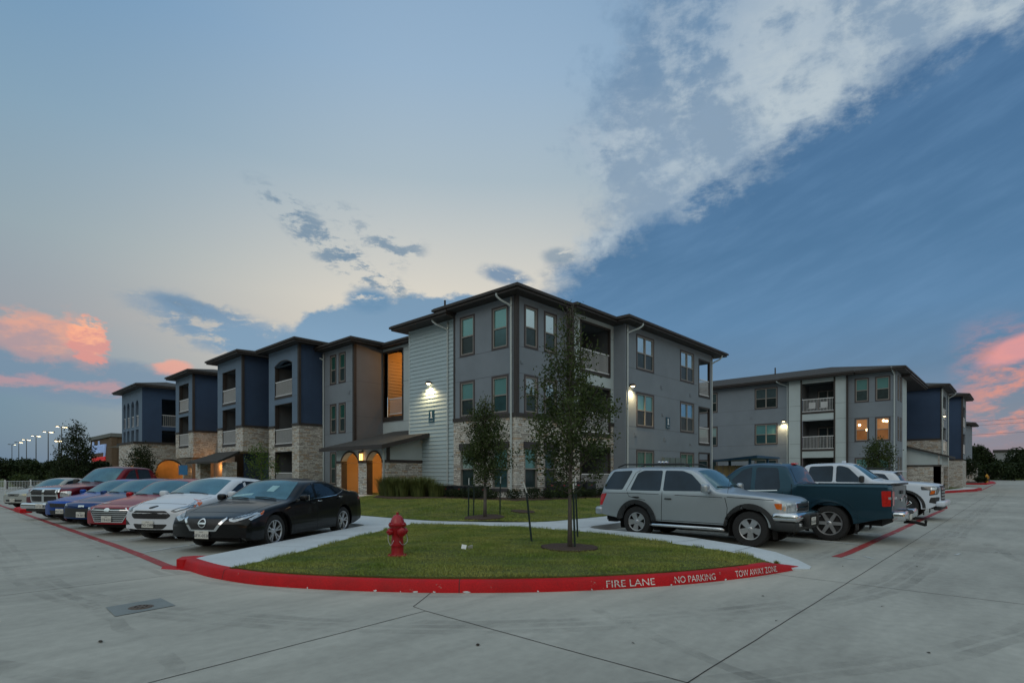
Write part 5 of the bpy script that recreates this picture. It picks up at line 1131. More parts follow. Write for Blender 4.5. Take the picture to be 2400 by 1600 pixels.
m_plate=M('licence_plate_white',(.62,.62,.58),.5,var=.06); m_ptxt=M('plate_lettering',(.02,.03,.06),.5)
class Car:
    def __init__(s,name,label,cat,x,y,rot,L,W,H,body,zt,zs,zb,xf,xr,R,lean=.36,bow=(.22,.12),group=None,wf=None,bed=None,tw=.23,arch=None,cowl=None,z=None,rim=None,spokes=5,rimR=None,winbow=.07,style='bar',uz=.2,rc=.11,cr=.055):
        s.L,s.W,s.H,s.R=L,W,H,R; s.uz=uz; s.rc=rc; s.cr=cr; s.xf,s.xr=xf,xr; s.body=body; s.Wh=W/2
        z=gz(x,y) if z is None else z
        s.root=empty(name,(x,y,z),label,cat,group,rot,local=True)
        s.zt=smooth_pts(zt,.18); s.zs=smooth_pts(zs,.15); s.zb=zb; s.lean=lean; s.bow=bow; s.bed=bed; s.cowl=cowl; s.winbow=winbow
        s.wf=wf or [(0,.90),(.12,.955),(.5,.99),(1.0,1.),(L-1.1,1.),(L-.4,.975),(L-.06,.93),(L,.90)]
        s.Ra=arch or R+.055; s.bl=s.loft(); s.wheels(tw,rim or m_rim,spokes,rimR or R*.68,style); s.under()
    def warp(s,x,y):
        u=(abs(y)/s.Wh)**2.2; d=0
        if x<.75: d+=s.bow[0]*u*(1-x/.75)**1.6
        if x>s.L-.6: d-=s.bow[1]*u*(1-(s.L-x)/.6)**1.6
        if s.cowl: d+=s.winbow*u*math.exp(-((x-s.cowl)/.5)**2)*2
        return x+d
    def sect(s,x):
        zt=pch(s.zt,x); zs=min(pch(s.zs,x),zt-.012); zb=pch(s.zb,x); arch=False
        for xc in (s.xf,s.xr):
            if abs(x-xc)<s.Ra: 
                za=s.R+math.sqrt(s.Ra**2-(x-xc)**2)
                if za>zb: zb=za; arch=True
        w=s.Wh*pch(s.wf,x); pts=[]; n=9; zmid=.5*s.R*2+.12
        def wy(z):
            if z<zmid: t=(zmid-z)/zmid; return w*(1-.085*t*t)
            t=(z-zmid)/max(.2,(pch(s.zs,x)-zmid)); return w*(1-.035*t*t)
        pts.append((wy(zb)-.10,zb+.0)); pts.append((wy(zb)-.012,zb)); 
        for i in range(n+1): z=zb+.008+(zs-zb-.008)*i/n; pts.append((wy(z),z))
        ws=pts[-1][0]; h=zt-zs
        if s.bed and s.bed[0]<x<s.bed[1]:
            a=[(ws,zs),(ws-.02,zt),(ws-.09,zt),(ws-.10,zt-.5)]; m_=15; out=[]
            for k in range(15):
                if k<4: out.append((ws-.004*k,zs+(zt-zs)*(k+1)/5))
                elif k<7: out.append((ws-.02-.03*(k-4),zt))
                elif k<10: out.append((ws-.09,zt-.16*(k-6)))
                else: out.append(((ws-.09)*(1-(k-9)/5),zt-.5))
            pts+=out
        else:
            crown=min(s.cr,h*.32); r=min(s.rc,h*.42); top=ws-s.lean*(h-crown); zc=zt-crown-r; yc=ws-s.lean*max(0,(zc-zs))
            for k in range(1,6): t=k/5; pts.append((ws+(yc-ws)*t,zs+(zc-zs)*t))
            D=(top-r*1.25,zt-crown*.82); C=(yc,zc); Q=(top,zt-crown)
            for k in range(1,5):
                t=k/4; pts.append((C[0]*(1-t)**2+2*Q[0]*t*(1-t)+D[0]*t*t,C[1]*(1-t)**2+2*Q[1]*t*(1-t)+D[1]*t*t))
            for k in range(1,7):
                t=k/6; y=D[0]*(1-t); pts.append((y,zt-(crown*.82)*(y/max(D[0],.01))**2))
        return pts
    def loft(s):
        L=s.L; st=set()
        n=int(L/.085)
        for i in range(n+1): st.add(round(L*i/n,4))
        for xc in (s.xf,s.xr):
            for k in range(0,25): st.add(round(xc-s.Ra*math.cos(PI*k/24),4))
            st.add(round(xc-s.Ra-.004,4)); st.add(round(xc+s.Ra+.004,4))
        for a,b in s.zt: 
            if 0<a<L: st.add(round(a,4))
        if s.bed:
            for b in s.bed[:2]: st.add(round(b+.002,4)); st.add(round(b-.002,4))
        st=sorted(st); xs=[st[0]]
        for v in st[1:]:
            if v-xs[-1]>.0015: xs.append(v)
        mb=MB(); rings=[]
        for x in xs:
            h=s.sect(x); ring=[(y,z) for y,z in h]+[(-y,z) for y,z in h[-2::-1]]
            rings.append([(s.warp(x,y),y,z) for y,z in ring])
        k=len(rings[0]); mb.v=[p for r in rings for p in r]
        for i in range(len(rings)-1):
            for j in range(k-1): mb.f.append((i*k+j,(i+1)*k+j,(i+1)*k+j+1,i*k+j+1))
        for ri,x in ((0,xs[0]),(len(rings)-1,xs[-1])):
            r=rings[ri]; m=k//2; C=8; grid=[]
            for j in range(1,m):
                y0=r[j][1]; z0=r[j][2]; row=[]
                for c in range(C+1): y=y0*(1-2*c/C); row.append((s.warp(x,y),y,z0))
                grid.append(row)
            for a,b in zip(grid,grid[1:]):
                for c in range(C): mb.add([a[c],a[c+1],b[c+1],b[c]],[(0,1,2,3) if ri==0 else (3,2,1,0)])
        bmm=bmesh.new(); me=bpy.data.meshes.new('t'); me.from_pydata(mb.v,[],mb.f); bmm.from_mesh(me); bmesh.ops.remove_doubles(bmm,verts=bmm.verts,dist=.0004)
        bmesh.ops.recalc_face_normals(bmm,faces=bmm.faces[:]); bmm.to_mesh(me); 
        s.bvh=BVHTree.FromBMesh(bmm); bmm.free(); me.name='body'; me.materials.append(s.body); me.shade_smooth(); me.set_sharp_from_angle(angle=math.radians(34))
        o=bpy.data.objects.new('body',me); COL.objects.link(o); o.parent=s.root; ORG[o.name]=(0,0,0); s.bodyo=o; return o
    def hit(s,ax,a,b,sgn):
        if ax=='s': o,d=Vector((a,sgn*3,b)),Vector((0,-sgn,0))
        elif ax=='f': o,d=Vector((-2,a,b)),Vector((1,0,0))
        elif ax=='r': o,d=Vector((s.L+2,a,b)),Vector((-1,0,0))
        else: o,d=Vector((a,b,4)),Vector((0,0,-1))
        l,n,i,_=s.bvh.ray_cast(o,d)
        if l is None:
            l,n,i,_=s.bvh.find_nearest(o+d*(3-s.Wh if ax=='s' else 2. if ax!='t' else 3.))
        if ax=='f' and l.x>.55:
            l,n,_,_=s.bvh.find_nearest(Vector((.42,a*1.12,b)))
            if n.x>0.2: n=-n
            if n.y*a<0: n=-n
            return l,n
        if n.dot(d)>0: n=-n
        return l,n
    def patch(s,name,poly,ax,mat,sgn=1,off=.004,step=.07,skirt=True,parent=None,put=True):
        bm=clip_sheet(poly,step); lst={}
        for v in bm.verts: l,n=s.hit(ax,v.co.x,v.co.y,sgn); lst[v]=(l,n)
        bound=[e for e in bm.edges if len(e.link_faces)==1]
        for v,(l,n) in lst.items(): v.co=l+n*off
        if skirt:
            r=bmesh.ops.extrude_edge_only(bm,edges=bound)
            new=[g for g in r['geom'] if isinstance(g,bmesh.types.BMVert)]
            for v in new:
                l,n,_,_=s.bvh.find_nearest(v.co); 
                if n.dot(v.co-l)<0: n=-n
                v.co=l-n*.006
        bmesh.ops.recalc_face_normals(bm,faces=bm.faces[:])
        me=bpy.data.meshes.new(name); bm.to_mesh(me); bm.free(); me.materials.append(mat); me.shade_smooth(); me.set_sharp_from_angle(angle=math.radians(40))
        o=bpy.data.objects.new(name,me); COL.objects.link(o); o.parent=parent or s.root; ORG[o.name]=(0,0,0); return o
    def both(s,name,poly,mat,**k): return [s.patch(name,poly,'s',mat,sgn=g,**k) for g in (1,-1)]
    def line(s,name,pts,w,ax,mat,sgn=1,off=.004,parent=None):
        P=[Vector(p) for p in pts]; L_,R_=[],[]
        for i,p in enumerate(P):
            t=(P[min(i+1,len(P)-1)]-P[max(i-1,0)]).normalized(); nn=Vector((-t.y,t.x))*(w/2); L_.append(p+nn); R_.append(p-nn)
        poly=[tuple(p) for p in L_]+[tuple(p) for p in reversed(R_)]
        return s.patch(name,poly,ax,mat,sgn=sgn,off=off,step=.09,parent=parent)
    def seams(s,lst,w=.012):
        for g in (1,-1):
            for pts in lst: s.line('panel_seam',pts,w,'s',m_seam,sgn=g,off=.0015,parent=s.bodyo)
    def windows(s,polys,mat=None,r=.05,names='side_window'):
        out=[]
        for g in (1,-1):
            for p in polys: out.append(s.patch(names,rpoly(p,r),'s',mat or m_vglass,sgn=g,off=.004,step=.12))
        return out
    def screen(s,x0,x1,w0,w1,name='windshield',mat=None,rear=False,off=.004):
        """glass between the cowl (x0) and the roof edge (x1) seen from above"""
        n=8; poly=[]
        for k in range(n+1): y=-w0+2*w0*k/n; poly.append((s.warp(x0,y) if not rear else s.warp(x0,y),y))
        for k in range(n+1): y=w1-2*w1*k/n; poly.append((s.warp(x1,y),y))
        return s.patch(name,poly,'t',mat or m_wglass,off=off,step=.11)
    def wheels(s,tw,rim,spokes,rr,style):
        R=s.R; first=None
        for xc in (s.xf,s.xr):
            for g in (1,-1):
                yo=g*(s.Wh-.035)
                if first is None:
                    h=MB(); h.lathe([(rr*.98,-tw+.03),(rr*.98,-.02),(rr*.9,-.05),(rr*.85,-.09),(.0,-.09)],(0,0,0),'y',28); w=obj('wheel',h,m_rimd,s.root,smooth=True,auto=40)
                    t=MB(); t.lathe([(rr*.97,-tw),(R*.93,-tw),(R*.99,-tw+.03),(R,-tw+.06),(R,-.05),(R*.985,-.022),(R*.94,.0),(rr*1.1,.004),(rr*1.0,-.012),(rr*.97,-.03)],(0,0,0),'y',40); obj('tyre',t,m_tyre,w,smooth=True,auto=30)
                    q=MB(); q.lathe([(rr*1.01,-.012),(rr*.99,.0),(rr*.93,-.004),(rr*.90,-.02)],(0,0,0),'y',36)
                    q.lathe([(.0,-.012),(.03,-.012),(.045,-.02),(.062,-.03),(.075,-.05)],(0,0,0),'y',16)
                    for k in range(spokes):
                        a0=2*PI*k/spokes+.3
                        subs=[0.] if style=='bar' else [-.16,.16]
                        for da in subs:
                            a1=a0+da*(1.25 if style=='split' else 1); a_in=a0+da*.55
                            wi,wo=(rr*.16,rr*.13) if style=='split' else (rr*.30,rr*.24)
                            if style=='fat': wi,wo=rr*.36,rr*.34
                            ci=Vector((math.cos(a_in),0,math.sin(a_in)))*(rr*.2); co=Vector((math.cos(a1),0,math.sin(a1)))*(rr*.94); d=(co-ci).normalized(); nn=Vector((-d.z,0,d.x))
                            f_=[ci-nn*wi/2+Vector((0,-.022,0)),ci+nn*wi/2+Vector((0,-.022,0)),co+nn*wo/2+Vector((0,-.008,0)),co-nn*wo/2+Vector((0,-.008,0))]; b_=[p+Vector((0,-.035,0)) for p in f_]
                            q.add(f_+b_,[(0,1,2,3),(7,6,5,4),(0,1,5,4),(1,2,6,5),(2,3,7,6),(3,0,4,7)])
                    obj('rim',q,rim,w,smooth=True,auto=30); first=w
                else: w=copy_tree(first,s.root)
                w.location=(xc,yo,R); w.rotation_euler=(0,.37*(xc+g),0 if g>0 else PI)
    def under(s):
        mb=MB(); mb.box(.25,-s.Wh+.3,s.uz,s.L-.25,s.Wh-.3,min(.62,pch(s.zs,s.L/2)-.1))
        for xc in (s.xf,s.xr):
            for g in (1,-1):
                y0=g*(s.Wh-.03); y1=g*(s.Wh-.38); n=14; R_=s.Ra+.012
                for k in range(n):
                    a,b=PI*k/n,PI*(k+1)/n; p=lambda t,y:(xc+R_*math.cos(t),y,s.R+R_*math.sin(t)); mb.quad(p(a,y0),p(b,y0),p(b,y1),p(a,y1)); mb.add([p(a,y1),p(b,y1),(xc,y1,s.R)],[(0,1,2)])
                mb.quad((xc-R_,y0,s.R),(xc-R_,y1,s.R),(xc-R_,y1,.16),(xc-R_,y0*.97,.2)); mb.quad((xc+R_,y0,s.R),(xc+R_,y1,s.R),(xc+R_,y1,.16),(xc+R_,y0*.97,.2))
        obj('underbody',mb,m_under,s.root)
    def rb(s,name,c,sz,mat,r=.02,parent=None,n=2,rot=None,both=False):
        for g in ((1,-1) if both else (1,)):
            mb=MB(); mb.rbox((c[0],c[1]*g,c[2]),sz,r,n,rot=rot); o=obj(name,mb,mat,parent or s.root,smooth=True,auto=40)
        return o
    def handles(s,pts,mat=None):
        for g in (1,-1):
            for x,z in pts: l,n=s.hit('s',x,z,g); mb=MB(); mb.rbox((l.x,l.y+g*.018,l.z),(.17,.03,.03),.012,2); obj('door_handle',mb,mat or s.body,s.root,smooth=True,auto=40)
    def mirrors(s,x,z,mat=None,sz=(.13,.2,.15),out=.1,arm=True):
        for g in (1,-1):
            l,n=s.hit('s',x,z,g); y=l.y+g*(out+sz[1]*.4); mb=MB(); mb.rbox((x-.02,y,z+.04),sz,min(sz)*.42,4); m=obj('mirror',mb,mat or s.body,s.root,smooth=True,auto=50)
            mb=MB(); mb.rbox((x,l.y+g*out*.4,z-.01),(.07,out*1.4,.05),.015,1); obj('mirror_arm',mb,m_plast,m)
            mb=MB(); mb.rbox((x-.02+sz[0]*.5-.002,y,z+.04),(.01,sz[1]*.82,sz[2]*.76),.004,1); obj('mirror_glass',mb,m_chrome,m)
    def plate(s,zc,txt,rear=False,w=.31,h=.155):
        ax='r' if rear else 'f'; l,n=s.hit(ax,0,zc,1); x=l.x+(.02 if rear else -.02); mb=MB(); mb.rbox((x,0,zc),(.012,w,h),.005,1); p=obj('licence_plate',mb,m_plate,s.root)
        for t,sz,dz in ((txt,.085,-.045),('TEXAS',.03,.042)):
            bm=text_mesh(t,sz,'CENTER')
            for v in bm.verts: v.co=Vector((x-.0085,-v.co.x,zc+dz+v.co.y)) if not rear else Vector((x+.0085,v.co.x,zc+dz+v.co.y))
            me=bpy.data.meshes.new('plate_text'); bm.to_mesh(me); bm.free(); me.materials.append(m_ptxt); o=bpy.data.objects.new('plate_text',me); COL.objects.link(o); o.parent=p
        return p
    def wipers(s,x,z=None):
        for y0,y1 in ((-.55,-.02),(.1,.62)):
            a=s.hit('t',s.warp(x,y0)+.03,y0,1); b=s.hit('t',s.warp(x,y1)+.10,y1,1); mb=MB(); mb.tube([a[0]+a[1]*.02,(a[0]+b[0])/2+a[1]*.03,b[0]+b[1]*.02],.01,5); obj('wiper',mb,m_plast,s.root)
ST=math.radians(31)      # left row stall direction: noses out to the lane
cars_l='cars parked nose out in the angled stalls'; cars_r='vehicles parked in the right hand stalls'
def base_polys(c): pass
# ---- black sedan
def sedan(name,label,x,y,col,L=4.6,W=1.8,H=1.44,xf=.9,xr=3.6,R=.325,cowl=1.25,roof=2.05,rend=3.35,deck=4.0,rim=None,spokes=5,style='bar',hood0=.62,hoodh=.92,belt=(.86,.99),plate='JLH-4721',grille=None,lamp=None,rot=ST,cat='sedan',group=cars_l,hatch=False,tone=None,lean=.38,deckh=1.05,plz=.42):
    zt=[(0,hood0-.05),(.05,hood0+.06),(.30,hoodh-.16),(cowl*.6,hoodh-.02),(cowl,hoodh+.06),(roof,H-.035),(roof+.45,H),(rend-.2,H-.04)]
    if hatch: zt+=[(L-.55,H-.2),(L-.2,1.0),(L,.80)]
    else: zt+=[(deck,deckh+.02),(L-.12,deckh-.02),(L,deckh-.24)]
    zs=[(0,hood0-.12),(.12,hood0-.0),(.5,belt[0]-.14),(cowl,belt[0]),(rend,belt[1]-.02),(L-.3,belt[1]-.03),(L,.78)]
    zb=[(0,.30),(.12,.24),(.5,.21),(L-.6,.23),(L-.1,.32),(L,.42)]
    c=Car(name,label,cat,x,y,rot,L,W,H,col,zt,zs,zb,xf,xr,R,lean=lean,cowl=cowl,group=group,rim=rim,spokes=spokes,style=style)
    b0,b1=belt; e=.035
    def bz(x_): return pch(c.zs,x_)+e
    def tz(x_): return pch(c.zt,x_)-.105
    xB=(cowl+rend)/2+.08
    fw=[(cowl+.32,bz(cowl+.3)),(roof+.02,tz(roof)-.03),(roof+.35,tz(roof+.35)),(xB-.05,tz(xB)),(xB-.05,bz(xB))]
    rw=[(xB+.05,bz(xB)),(xB+.05,tz(xB)),(rend-.25,tz(rend-.25)-.01),(rend+.18,tz(rend+.18)-.03),(rend+.32,bz(rend+.3)+.02)]
    c.windows([fw,rw],r=.05)
    c.screen(cowl+.06,roof-.02,W/2*.80,W/2*.62)
    if not hatch: c.screen(deck-.12,rend+.0,W/2*.66,W/2*.56,'rear_window',m_vglass,rear=True)
    c.seams([[(cowl+.18,.3),(cowl+.14,.6),(cowl+.2,b0-.02)],[(xB,.26),(xB,.6),(xB,bz(xB))],[(xr-.30,.62),(xr-.22,.8),(rend+.2,b1)],[(cowl+.18,.285),(xr-.42,.275)]])
    c.line('panel_seam',[(c.warp(.16+.25,yy)+0*.1,yy) for yy in (-.6,-.3,0,.3,.6)],.012,'t',m_seam,off=.0015,parent=c.bodyo)
    for g in (1,-1): c.line('panel_seam',[(.42,g*.66),(.8,g*.70),(cowl,g*.72)],.011,'t',m_seam,off=.0015,parent=c.bodyo)
    c.handles([(xB-.18,b0-.03+.02),(rend+.08,b1-.10)]); c.mirrors(cowl+.38,b0+.08); c.wipers(cowl)
    c.plate(plz,plate); return c
c=black=sedan('parked_car','glossy black sedan with V shaped chrome grille, nearest car in the angled left row',3.66,11.62,paint('black_car_paint',(.002,.0025,.0035),rough=.3),L=4.9,W=1.86,H=1.435,xf=.98,xr=3.755,R=.345,cowl=1.42,roof=2.3,rend=3.45,deck=4.25,spokes=5,style='split',hood0=.62,hoodh=.90,belt=(.88,1.02),plate='NFX-0538',deckh=1.10,plz=.36)
c.patch('grille',rpoly([(-.42,.66),(.42,.66),(.26,.45),(-.26,.45)],.03),'f',m_grille,off=.004)
for g in (1,-1): c.line('grille_chrome',[(g*.46,.67),(g*.36,.56),(g*.27,.44)],.05,'f',m_chrome,off=.014)
c.line('grille_chrome',[(-.27,.44),(.27,.44)],.03,'f',m_chrome,off=.012)
ring=[(.075*math.cos(2*PI*k/20),.575+.075*math.sin(2*PI*k/20)) for k in range(21)]
c.line('emblem',ring,.018,'f',m_chrome,off=.02); c.line('emblem',[(-.085,.575),(.085,.575)],.02,'f',m_chrome,off=.022)
for g in (1,-1):
    c.patch('headlight',rpoly([(g*.50,.66),(g*.62,.70),(g*.80,.755),(g*.885,.80),(g*.87,.74),(g*.80,.665),(g*.62,.60),(g*.53,.62)],.01),'f',m_lens,off=.006,step=.04)
    c.line('headlight_strip',[(g*.56,.665),(g*.66,.68),(g*.80,.735)],.03,'f',m_lensd,off=.009)
    for k in range(5): c.line('headlight_element',[(g*(.60+.04*k),.668+.012*k),(g*(.61+.04*k),.70+.012*k)],.014,'f',m_lens,off=.010)
    c.line('lower_chrome',[(g*.0,.265),(g*.45,.262),(g*.62,.25),(g*.80,.262)],.02,'f',m_chrome,off=.012)
    c.patch('tail_lamp',rpoly([(4.55,.90),(4.84,.97),(4.86,.88),(4.6,.84)],.02),'s',m_tail,sgn=g,off=.006)
    c.line('belt_chrome',[(1.75,.925),(2.6,.962),(3.35,.995),(3.62,1.06),(3.80,1.12)],.018,'s',m_chrome,sgn=g,off=.012)
    c.rb('sensor',(.12,g*.46,.42),(.02,.02,.02),m_chrome,.008)
c.handles([(2.62,.90),(3.58,.96)],m_chrome)
for g in (1,-1): c.patch('headlight',rpoly([(.24,.655),(.46,.735),(.66,.80),(.58,.72),(.40,.665),(.26,.625)],.01),'s',m_lens,sgn=g,off=.007,step=.05); c.patch('turn_signal',rpoly([(.52,.75),(.66,.80),(.58,.725),(.52,.71)],.01),'s',m_amber,sgn=g,off=.010,step=.04)
# dashboard papers seen through the windshield
for y0,y1,x0,x1,nm in ((.15,.65,1.62,1.70,'sun_visor_paper'),(-.28,-.10,1.78,2.02,'dash_paper')):
    c.patch(nm,[(x0,y0),(x1,y0),(x1,y1),(x0,y1)],'t',M(nm,(.25,.42,.42),.3,coat=.6),off=.006)
# ---- white hatchback
c=sedan('parked_car','white small sedan with black trapezoid grille, second car in the angled left row',3.42,14.38,paint('white_car_paint',(.62,.66,.72),rough=.3),L=4.4,W=1.74,H=1.475,xf=.84,xr=3.33,R=.31,cowl=1.08,roof=2.0,rend=3.2,deck=3.85,hood0=.72,hoodh=.98,belt=(.93,1.05),plate='PJG-2588',deckh=1.12)
c.patch('grille',rpoly([(-.40,.72),(.40,.72),(.53,.62),(.44,.54),(-.44,.54),(-.53,.62)],.04),'f',m_grille,off=.006)
for k in range(4): c.line('grille_bar',[(-.44,.575+.035*k),(.44,.575+.035*k)],.01,'f',m_seam,off=.010)
c.patch('lower_grille',rpoly([(-.46,.42),(.46,.42),(.36,.31),(-.36,.31)],.05),'f',m_grille,off=.006)
c.patch('emblem',[(.07*math.cos(2*PI*k/14),.79+.028*math.sin(2*PI*k/14)) for k in range(14)],'f',m_plast,off=.008,step=.03)
for g in (1,-1):
    c.patch('headlight',rpoly([(g*.50,.71),(g*.62,.79),(g*.80,.87),(g*.86,.93),(g*.845,.82),(g*.76,.74),(g*.60,.68)],.02),'f',m_lensd,off=.006,step=.04)
    c.patch('headlight_reflector',rpoly([(g*.57,.72),(g*.66,.78),(g*.77,.82),(g*.76,.76),(g*.63,.71)],.015),'f',m_lens,off=.010,step=.04)
    c.patch('turn_signal',rpoly([(g*.79,.85),(g*.855,.92),(g*.85,.84),(g*.80,.80)],.01),'f',m_amber,off=.010,step=.03)
    c.patch('fog_recess',rpoly([(g*.58,.40),(g*.80,.52),(g*.82,.46),(g*.78,.38)],.02),'f',m_grille,off=.006)
for g in (1,-1): c.patch('headlight',rpoly([(.26,.74),(.50,.86),(.74,.95),(.66,.85),(.46,.75),(.28,.69)],.01),'s',m_lens,sgn=g,off=.007,step=.05); c.patch('turn_signal',rpoly([(.55,.86),(.75,.955),(.66,.85),(.56,.80)],.01),'s',m_amber,sgn=g,off=.010,step=.04)
# ---- red sedan
c=sedan('parked_car','metallic red sedan with wide chrome barred grille, third in the angled left row',3.12,16.86,paint('metallic_red_paint',(.36,.006,.016),metal=1.15,rough=.3),L=4.57,W=1.8,H=1.435,hood0=.68,hoodh=.90,plate='KCB-6210',plz=.43)
hexg=[(-.46,.70),(.46,.70),(.58,.62),(.42,.36),(-.42,.36),(-.58,.62)]
c.patch('grille',rpoly(hexg,.03),'f',m_grille,off=.005)
for k in range(6): c.line('grille_bar',[(-.53+.022*max(0,4-k),.40+.05*k),(.53-.022*max(0,4-k),.40+.05*k)],.018,'f',m_chrome,off=.012)
c.line('grille_chrome',[(-.47,.70),(-.58,.62),(-.42,.355),(.42,.355),(.58,.62),(.47,.70)],.024,'f',m_chrome,off=.014)
c.patch('emblem',[(.085*math.cos(2*PI*k/16),.655+.045*math.sin(2*PI*k/16)) for k in range(16)],'f',m_chrome,off=.02,step=.04)
for g in (1,-1):
    c.patch('headlight',rpoly([(g*.60,.66),(g*.72,.70),(g*.88,.80),(g*.87,.71),(g*.76,.64)],.015),'f',m_lensd,off=.006,step=.04)
    c.line('headlight_strip',[(g*.61,.655),(g*.75,.645),(g*.86,.70)],.022,'f',m_lens,off=.010); c.rb('headlight_lamp',(.17,g*.74,.685),(.05,.05,.04),m_chrome,.018)
for g in (1,-1): c.patch('headlight',rpoly([(.24,.69),(.46,.77),(.60,.82),(.54,.74),(.38,.68),(.26,.65)],.01),'s',m_lens,sgn=g,off=.007,step=.05)
# ---- dark blue sedan (with black nose mask)
c=sedan('parked_car','dark blue sedan with black lower front, fourth in the angled left row',3.03,19.62,paint('dark_blue_paint',(.005,.040,.17),metal=1.2,rough=.3),L=4.65,W=1.83,H=1.44,hood0=.70,hoodh=.92,plate='FTR-8813')
c.patch('front_mask',rpoly([(-.72,.60),(.72,.60),(.80,.34),(-.80,.34)],.05),'f',m_plast,off=.006); 
for g in (1,-1):
    c.patch('headlight',rpoly([(g*.56,.66),(g*.72,.72),(g*.89,.80),(g*.88,.74),(g*.74,.66)],.015),'f',m_lens,off=.006,step=.04)
c.line('emblem',[(-.1,.66),(.1,.66)],.05,'f',m_chrome,off=.012)
# ---- bright blue sedan
c=sedan('parked_car','bright blue sedan between the dark blue sedan and the red pickup',2.92,22.35,paint('bright_blue_paint',(.002,.065,.36),metal=1.2,rough=.28),L=4.6,W=1.8,H=1.42,hood0=.70,hoodh=.88,plate='LMW-5027')
c.patch('grille',rpoly([(-.50,.66),(.50,.66),(.44,.54),(-.44,.54)],.04),'f',m_grille,off=.006); c.patch('lower_grille',rpoly([(-.5,.44),(.5,.44),(.42,.30),(-.42,.30)],.04),'f',m_grille,off=.006)
for g in (1,-1): c.patch('headlight',rpoly([(g*.54,.64),(g*.70,.70),(g*.89,.78),(g*.88,.70),(g*.70,.62)],.015),'f',m_lensd,off=.006,step=.04)
# ---- pickups
def pickup(label,x,y,rot,col,L=5.85,W=2.03,H=1.89,xf=.98,xr=4.62,R=.40,hood=1.22,cab=(1.75,2.55,3.72),rail=1.38,belt=1.16,rim=None,spokes=6,style='bar',group=cars_r,crew=False,z=None,nose=1.12):
    cw,rf,ce=cab
    zt=[(0,nose-.10),(.05,nose),(.35,hood-.03),(cw*.6,hood+.02),(cw,hood+.06),(rf,H-.03),(rf+.4,H),(ce-.12,H-.03),(ce-.02,H-.12),(ce+.14,belt+.26),(ce+.16,rail),(L-.14,rail),(L-.12,rail),(L,rail-.02)]
    zs=[(0,nose-.2),(.1,nose-.14),(.5,hood-.12),(cw,belt),(ce,belt),(ce+.16,rail-.05),(L,rail-.06)]
    zb=[(0,.50),(.2,.40),(.6,.36),(L-.7,.42),(L-.2,.55),(L,.58)]
    wf=[(0,.93),(.12,.97),(.5,.99),(1.,1.),(L-.4,1.),(L-.03,.995),(L,.985)]
    c=Car('pickup_truck',label,'pickup truck',x,y,rot,L,W,H,col,zt,zs,zb,xf,xr,R,lean=.26,bow=(.16,.03),cowl=cw,group=group,bed=(ce+.22,L-.09),wf=wf,tw=.27,rim=rim,spokes=spokes,style=style,z=z,arch=R+.09,uz=.38,rc=.09)
    tz=lambda q: pch(c.zt,q)-.115
    b=belt+.035; xB=(cw+ce)/2+(.12 if crew else .18)
    c.windows([[(cw+.38,b),(rf+.08,tz(rf)-.02),(rf+.3,tz(rf+.3)),(xB-.05,tz(xB)),(xB-.05,b)],[(xB+.05,b),(xB+.05,tz(xB)),(ce-.24,tz(ce-.3)),(ce-.16,b+.1),(ce-.18,b)]],r=.07)
    c.screen(cw+.05,rf-.03,W/2*.82,W/2*.66)
    c.patch('rear_window',rpoly([(-.62,H-.14),(.62,H-.14),(.70,rail+.03),(-.70,rail+.03)],.05),'r',m_vglass,off=.006)
    c.seams([[(cw+.1,.45),(cw+.12,belt)],[(xB,.42),(xB,belt+.02)],[(ce-.12,.5),(ce-.10,belt)],[(ce+.10,.45),(ce+.10,rail)],[(cw+.1,.44),(ce-.12,.44)]],.014)
    c.handles([(xB-.22,belt-.10),(ce-.25,belt-.10)]); c.mirrors(cw+.42,belt+.10,sz=(.14,.24,.24),out=.14,mat=m_plast if not crew else m_plast); c.wipers(cw)
    return c
c=pickup('dark red pickup truck with large chrome crosshair grille in the angled left row',2.83,25.1,ST,paint('dark_red_paint',(.15,.006,.014),metal=1.2,rough=.3),group=cars_l,H=1.92,nose=1.10,hood=1.20)
c.patch('grille',rpoly([(-.60,1.06),(.60,1.06),(.54,.64),(-.54,.64)],.10),'f',m_grille,off=.008)
c.line('grille_chrome',rpoly([(-.62,1.08),(.62,1.08),(.56,.62),(-.56,.62)],.12)+[(-.5,1.08)],.06,'f',m_chrome,off=.03); c.line('grille_chrome',[(-.58,.86),(.58,.86)],.04,'f',m_chrome,off=.026); c.line('grille_chrome',[(0,1.07),(0,.63)],.09,'f',m_chrome,off=.028)
for g in (1,-1): c.patch('headlight',rpoly([(g*.66,1.0),(g*.94,1.02),(g*.95,.80),(g*.64,.82)],.04),'f',m_lens,off=.008,step=.05)
mb=MB(); mb.rbox((.0,0,.50),(.22,1.86,.22),.08,3); obj('front_bumper',mb,m_chrome,c.root,smooth=True,auto=50); c.rb('bumper_valance',(.1,0,.36),(.2,1.6,.14),m_plast,.04); c.plate(.5,'KGT-4417'); 
for o in c.root.children:
    if o.name.startswith('licence_plate'): o.location.x-=.13
